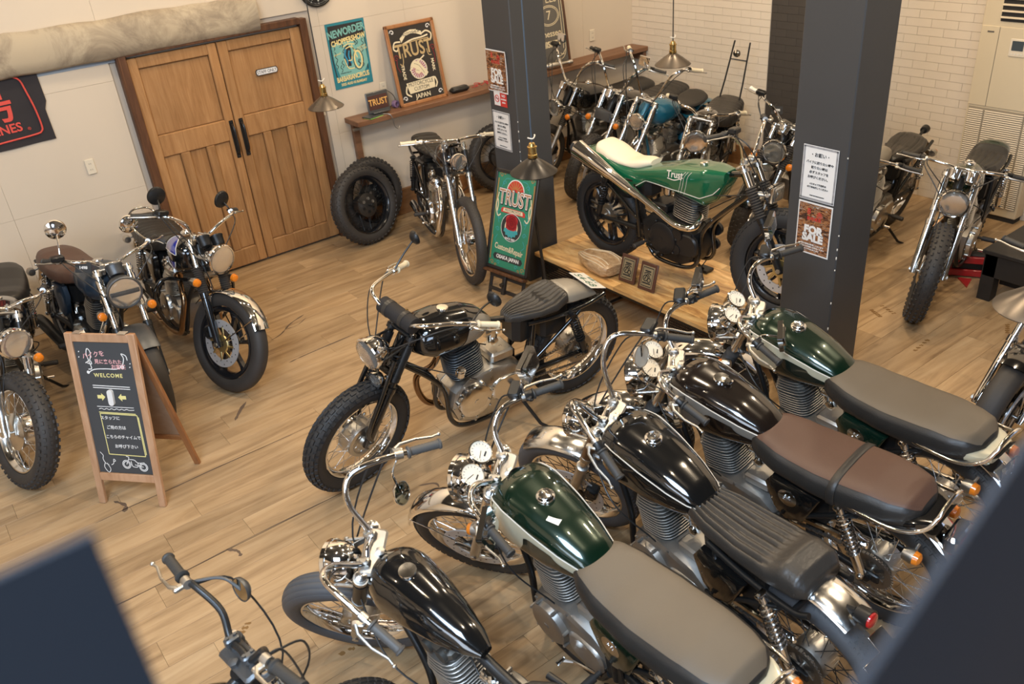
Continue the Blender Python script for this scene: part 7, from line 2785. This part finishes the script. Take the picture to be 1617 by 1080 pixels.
motorcycle(None, 5.35, 1.60, 184, 'motorcycle with thick chrome fork and black front fender under the grey lamp', BGR,
           **{**BG, 'L': 1.42, 'lod': .85, 'rake': 33, 'steer': 2, 'ztop': .92, 'fork_w': .11, 'lamp': None, 'bar': 'flat', 'tank': 'round', 'tank_mat': BLACKP, 'seat_mat': SEATBK, 'ffender': BLACKP, 'ff_arc': (70, 165), 'gauges': 1,
              'signals': False, 'slider': CHROME, 'engine': 'vee', 'wf': .12, 'Rf': .33, 'tail': 'none', 'gaiter': None, 'wheel': 'mag10', 'rim': BLACKW})

# lower left corner, cut by the frame ---------------------------------------------------
motorcycle(None, -.88, 1.70, 8, 'black motorcycle of which only handlebar grip, round mirror and cables show', None,
           L=1.34, lod=.9, rake=12, steer=0, lean=3, ztop=.98, bar='grow', lever_flip=True, grip=GRIP, gauges=0, lamp=None, bar_mat=BLACKM, tank='round', tank_mat=BLACKP, seat_mat=SEATBK,
           ffender=None, signals=False, mirrors=[(1, 'round', .10, .14, .07, .040)], mirror_glass=MIRRORD, tread='block', switches=False, brake='drum', tail='none', mirror_mat=GUNMETAL, clamp_mat=GUNMETAL, rim=BLACKW)


# ------------------------------------------------------------------ loose wheels leaning by the door
def loose_wheel(x, y, rz, lean, label, style, R=.34, w=.12):
    root = empty('loose_wheel', (x, y, 0), 0, label, 'wheel', 'loose wheels leaning on the back wall')
    root.rotation_mode = 'QUATERNION'
    root.rotation_quaternion = (Matrix.Rotation(rz, 4, 'Z') @ Matrix.Rotation(lean, 4, 'X')).to_quaternion()
    K = dict(DEF)
    K.update(hub_r=.092, plate_mat=mat('dark_drum', (.07, .065, .06), .35, .7), lod=1.0, wheel=style, tread='knob', rim=BLACKW, hub=BLACKM, brake='drum', spoke_mat=BLACKM, tyre=RUBBER)
    wh_ = wheel(root, 'rim', 0, R, w, R - .105, dict(T=Matrix.Identity(4)), K, True)
    for i in range(6):
        a = i * PI / 3 + .3
        g = G()
        g.lathe([(-.001, .0145), (.003, .0145), (.003, .011), (.0, .010), (.0, .001)], (.058 * math.cos(a), -.0575, R + .058 * math.sin(a)), (0, -1, 0), 14)
        g.build('drum_hole', ALU if i < 3 else BLACKM, wh_)
    return root


loose_wheel(3.17, 6.56, rad(14), rad(-11), 'big knobbly black wheel with drilled drum hub leaning in front', 'spoke', .345, .13)
loose_wheel(3.33, 6.765, rad(12), rad(-7), 'second knobbly wheel behind the first, leaning on the wall under the shelf', 'spoke', .34, .13)
loose_wheel(4.76, 6.74, rad(-8), rad(-8), 'bare tyre and wheel half hidden behind the pillar below the shelf', 'spoke', .33, .11)

# price cards hanging from two handlebars
for (p_, az, lab) in [((.66, 5.36, 1.0), rad(-70), 'black price card with white numbers on the handlebar of the matt navy motorcycle'),
                      ((5.62, 4.16, 1.02), rad(-60), 'black price card with white numbers on the handlebar of the motorcycle with white grips')]:
    Mx = plane_matrix(p_, (math.cos(az + PI / 2 - .5) * 0 + .80, -.55, -.12), (.25, .30, 1))
    g = G()
    Mx = Mx @ Matrix.Diagonal((.72, .72, 1, 1))
    g.box((0, 0, 0), (.13, .085, .003), .0, T=Mx)
    g.tube([tuple(Mx @ Vector((-.03, .04, 0))), tuple(Mx @ Vector((0, .075, 0))), tuple(Mx @ Vector((.03, .04, 0)))], .0015, 5)
    tg_ = g.build('price_tag', INK, label=lab, cat='tag')
    text('1498', .034, PAPER, Mx @ Matrix.Translation((0, .0, .002)), tg_, 'tag_lettering', bold=.001)

bpy.context.view_layer.update()
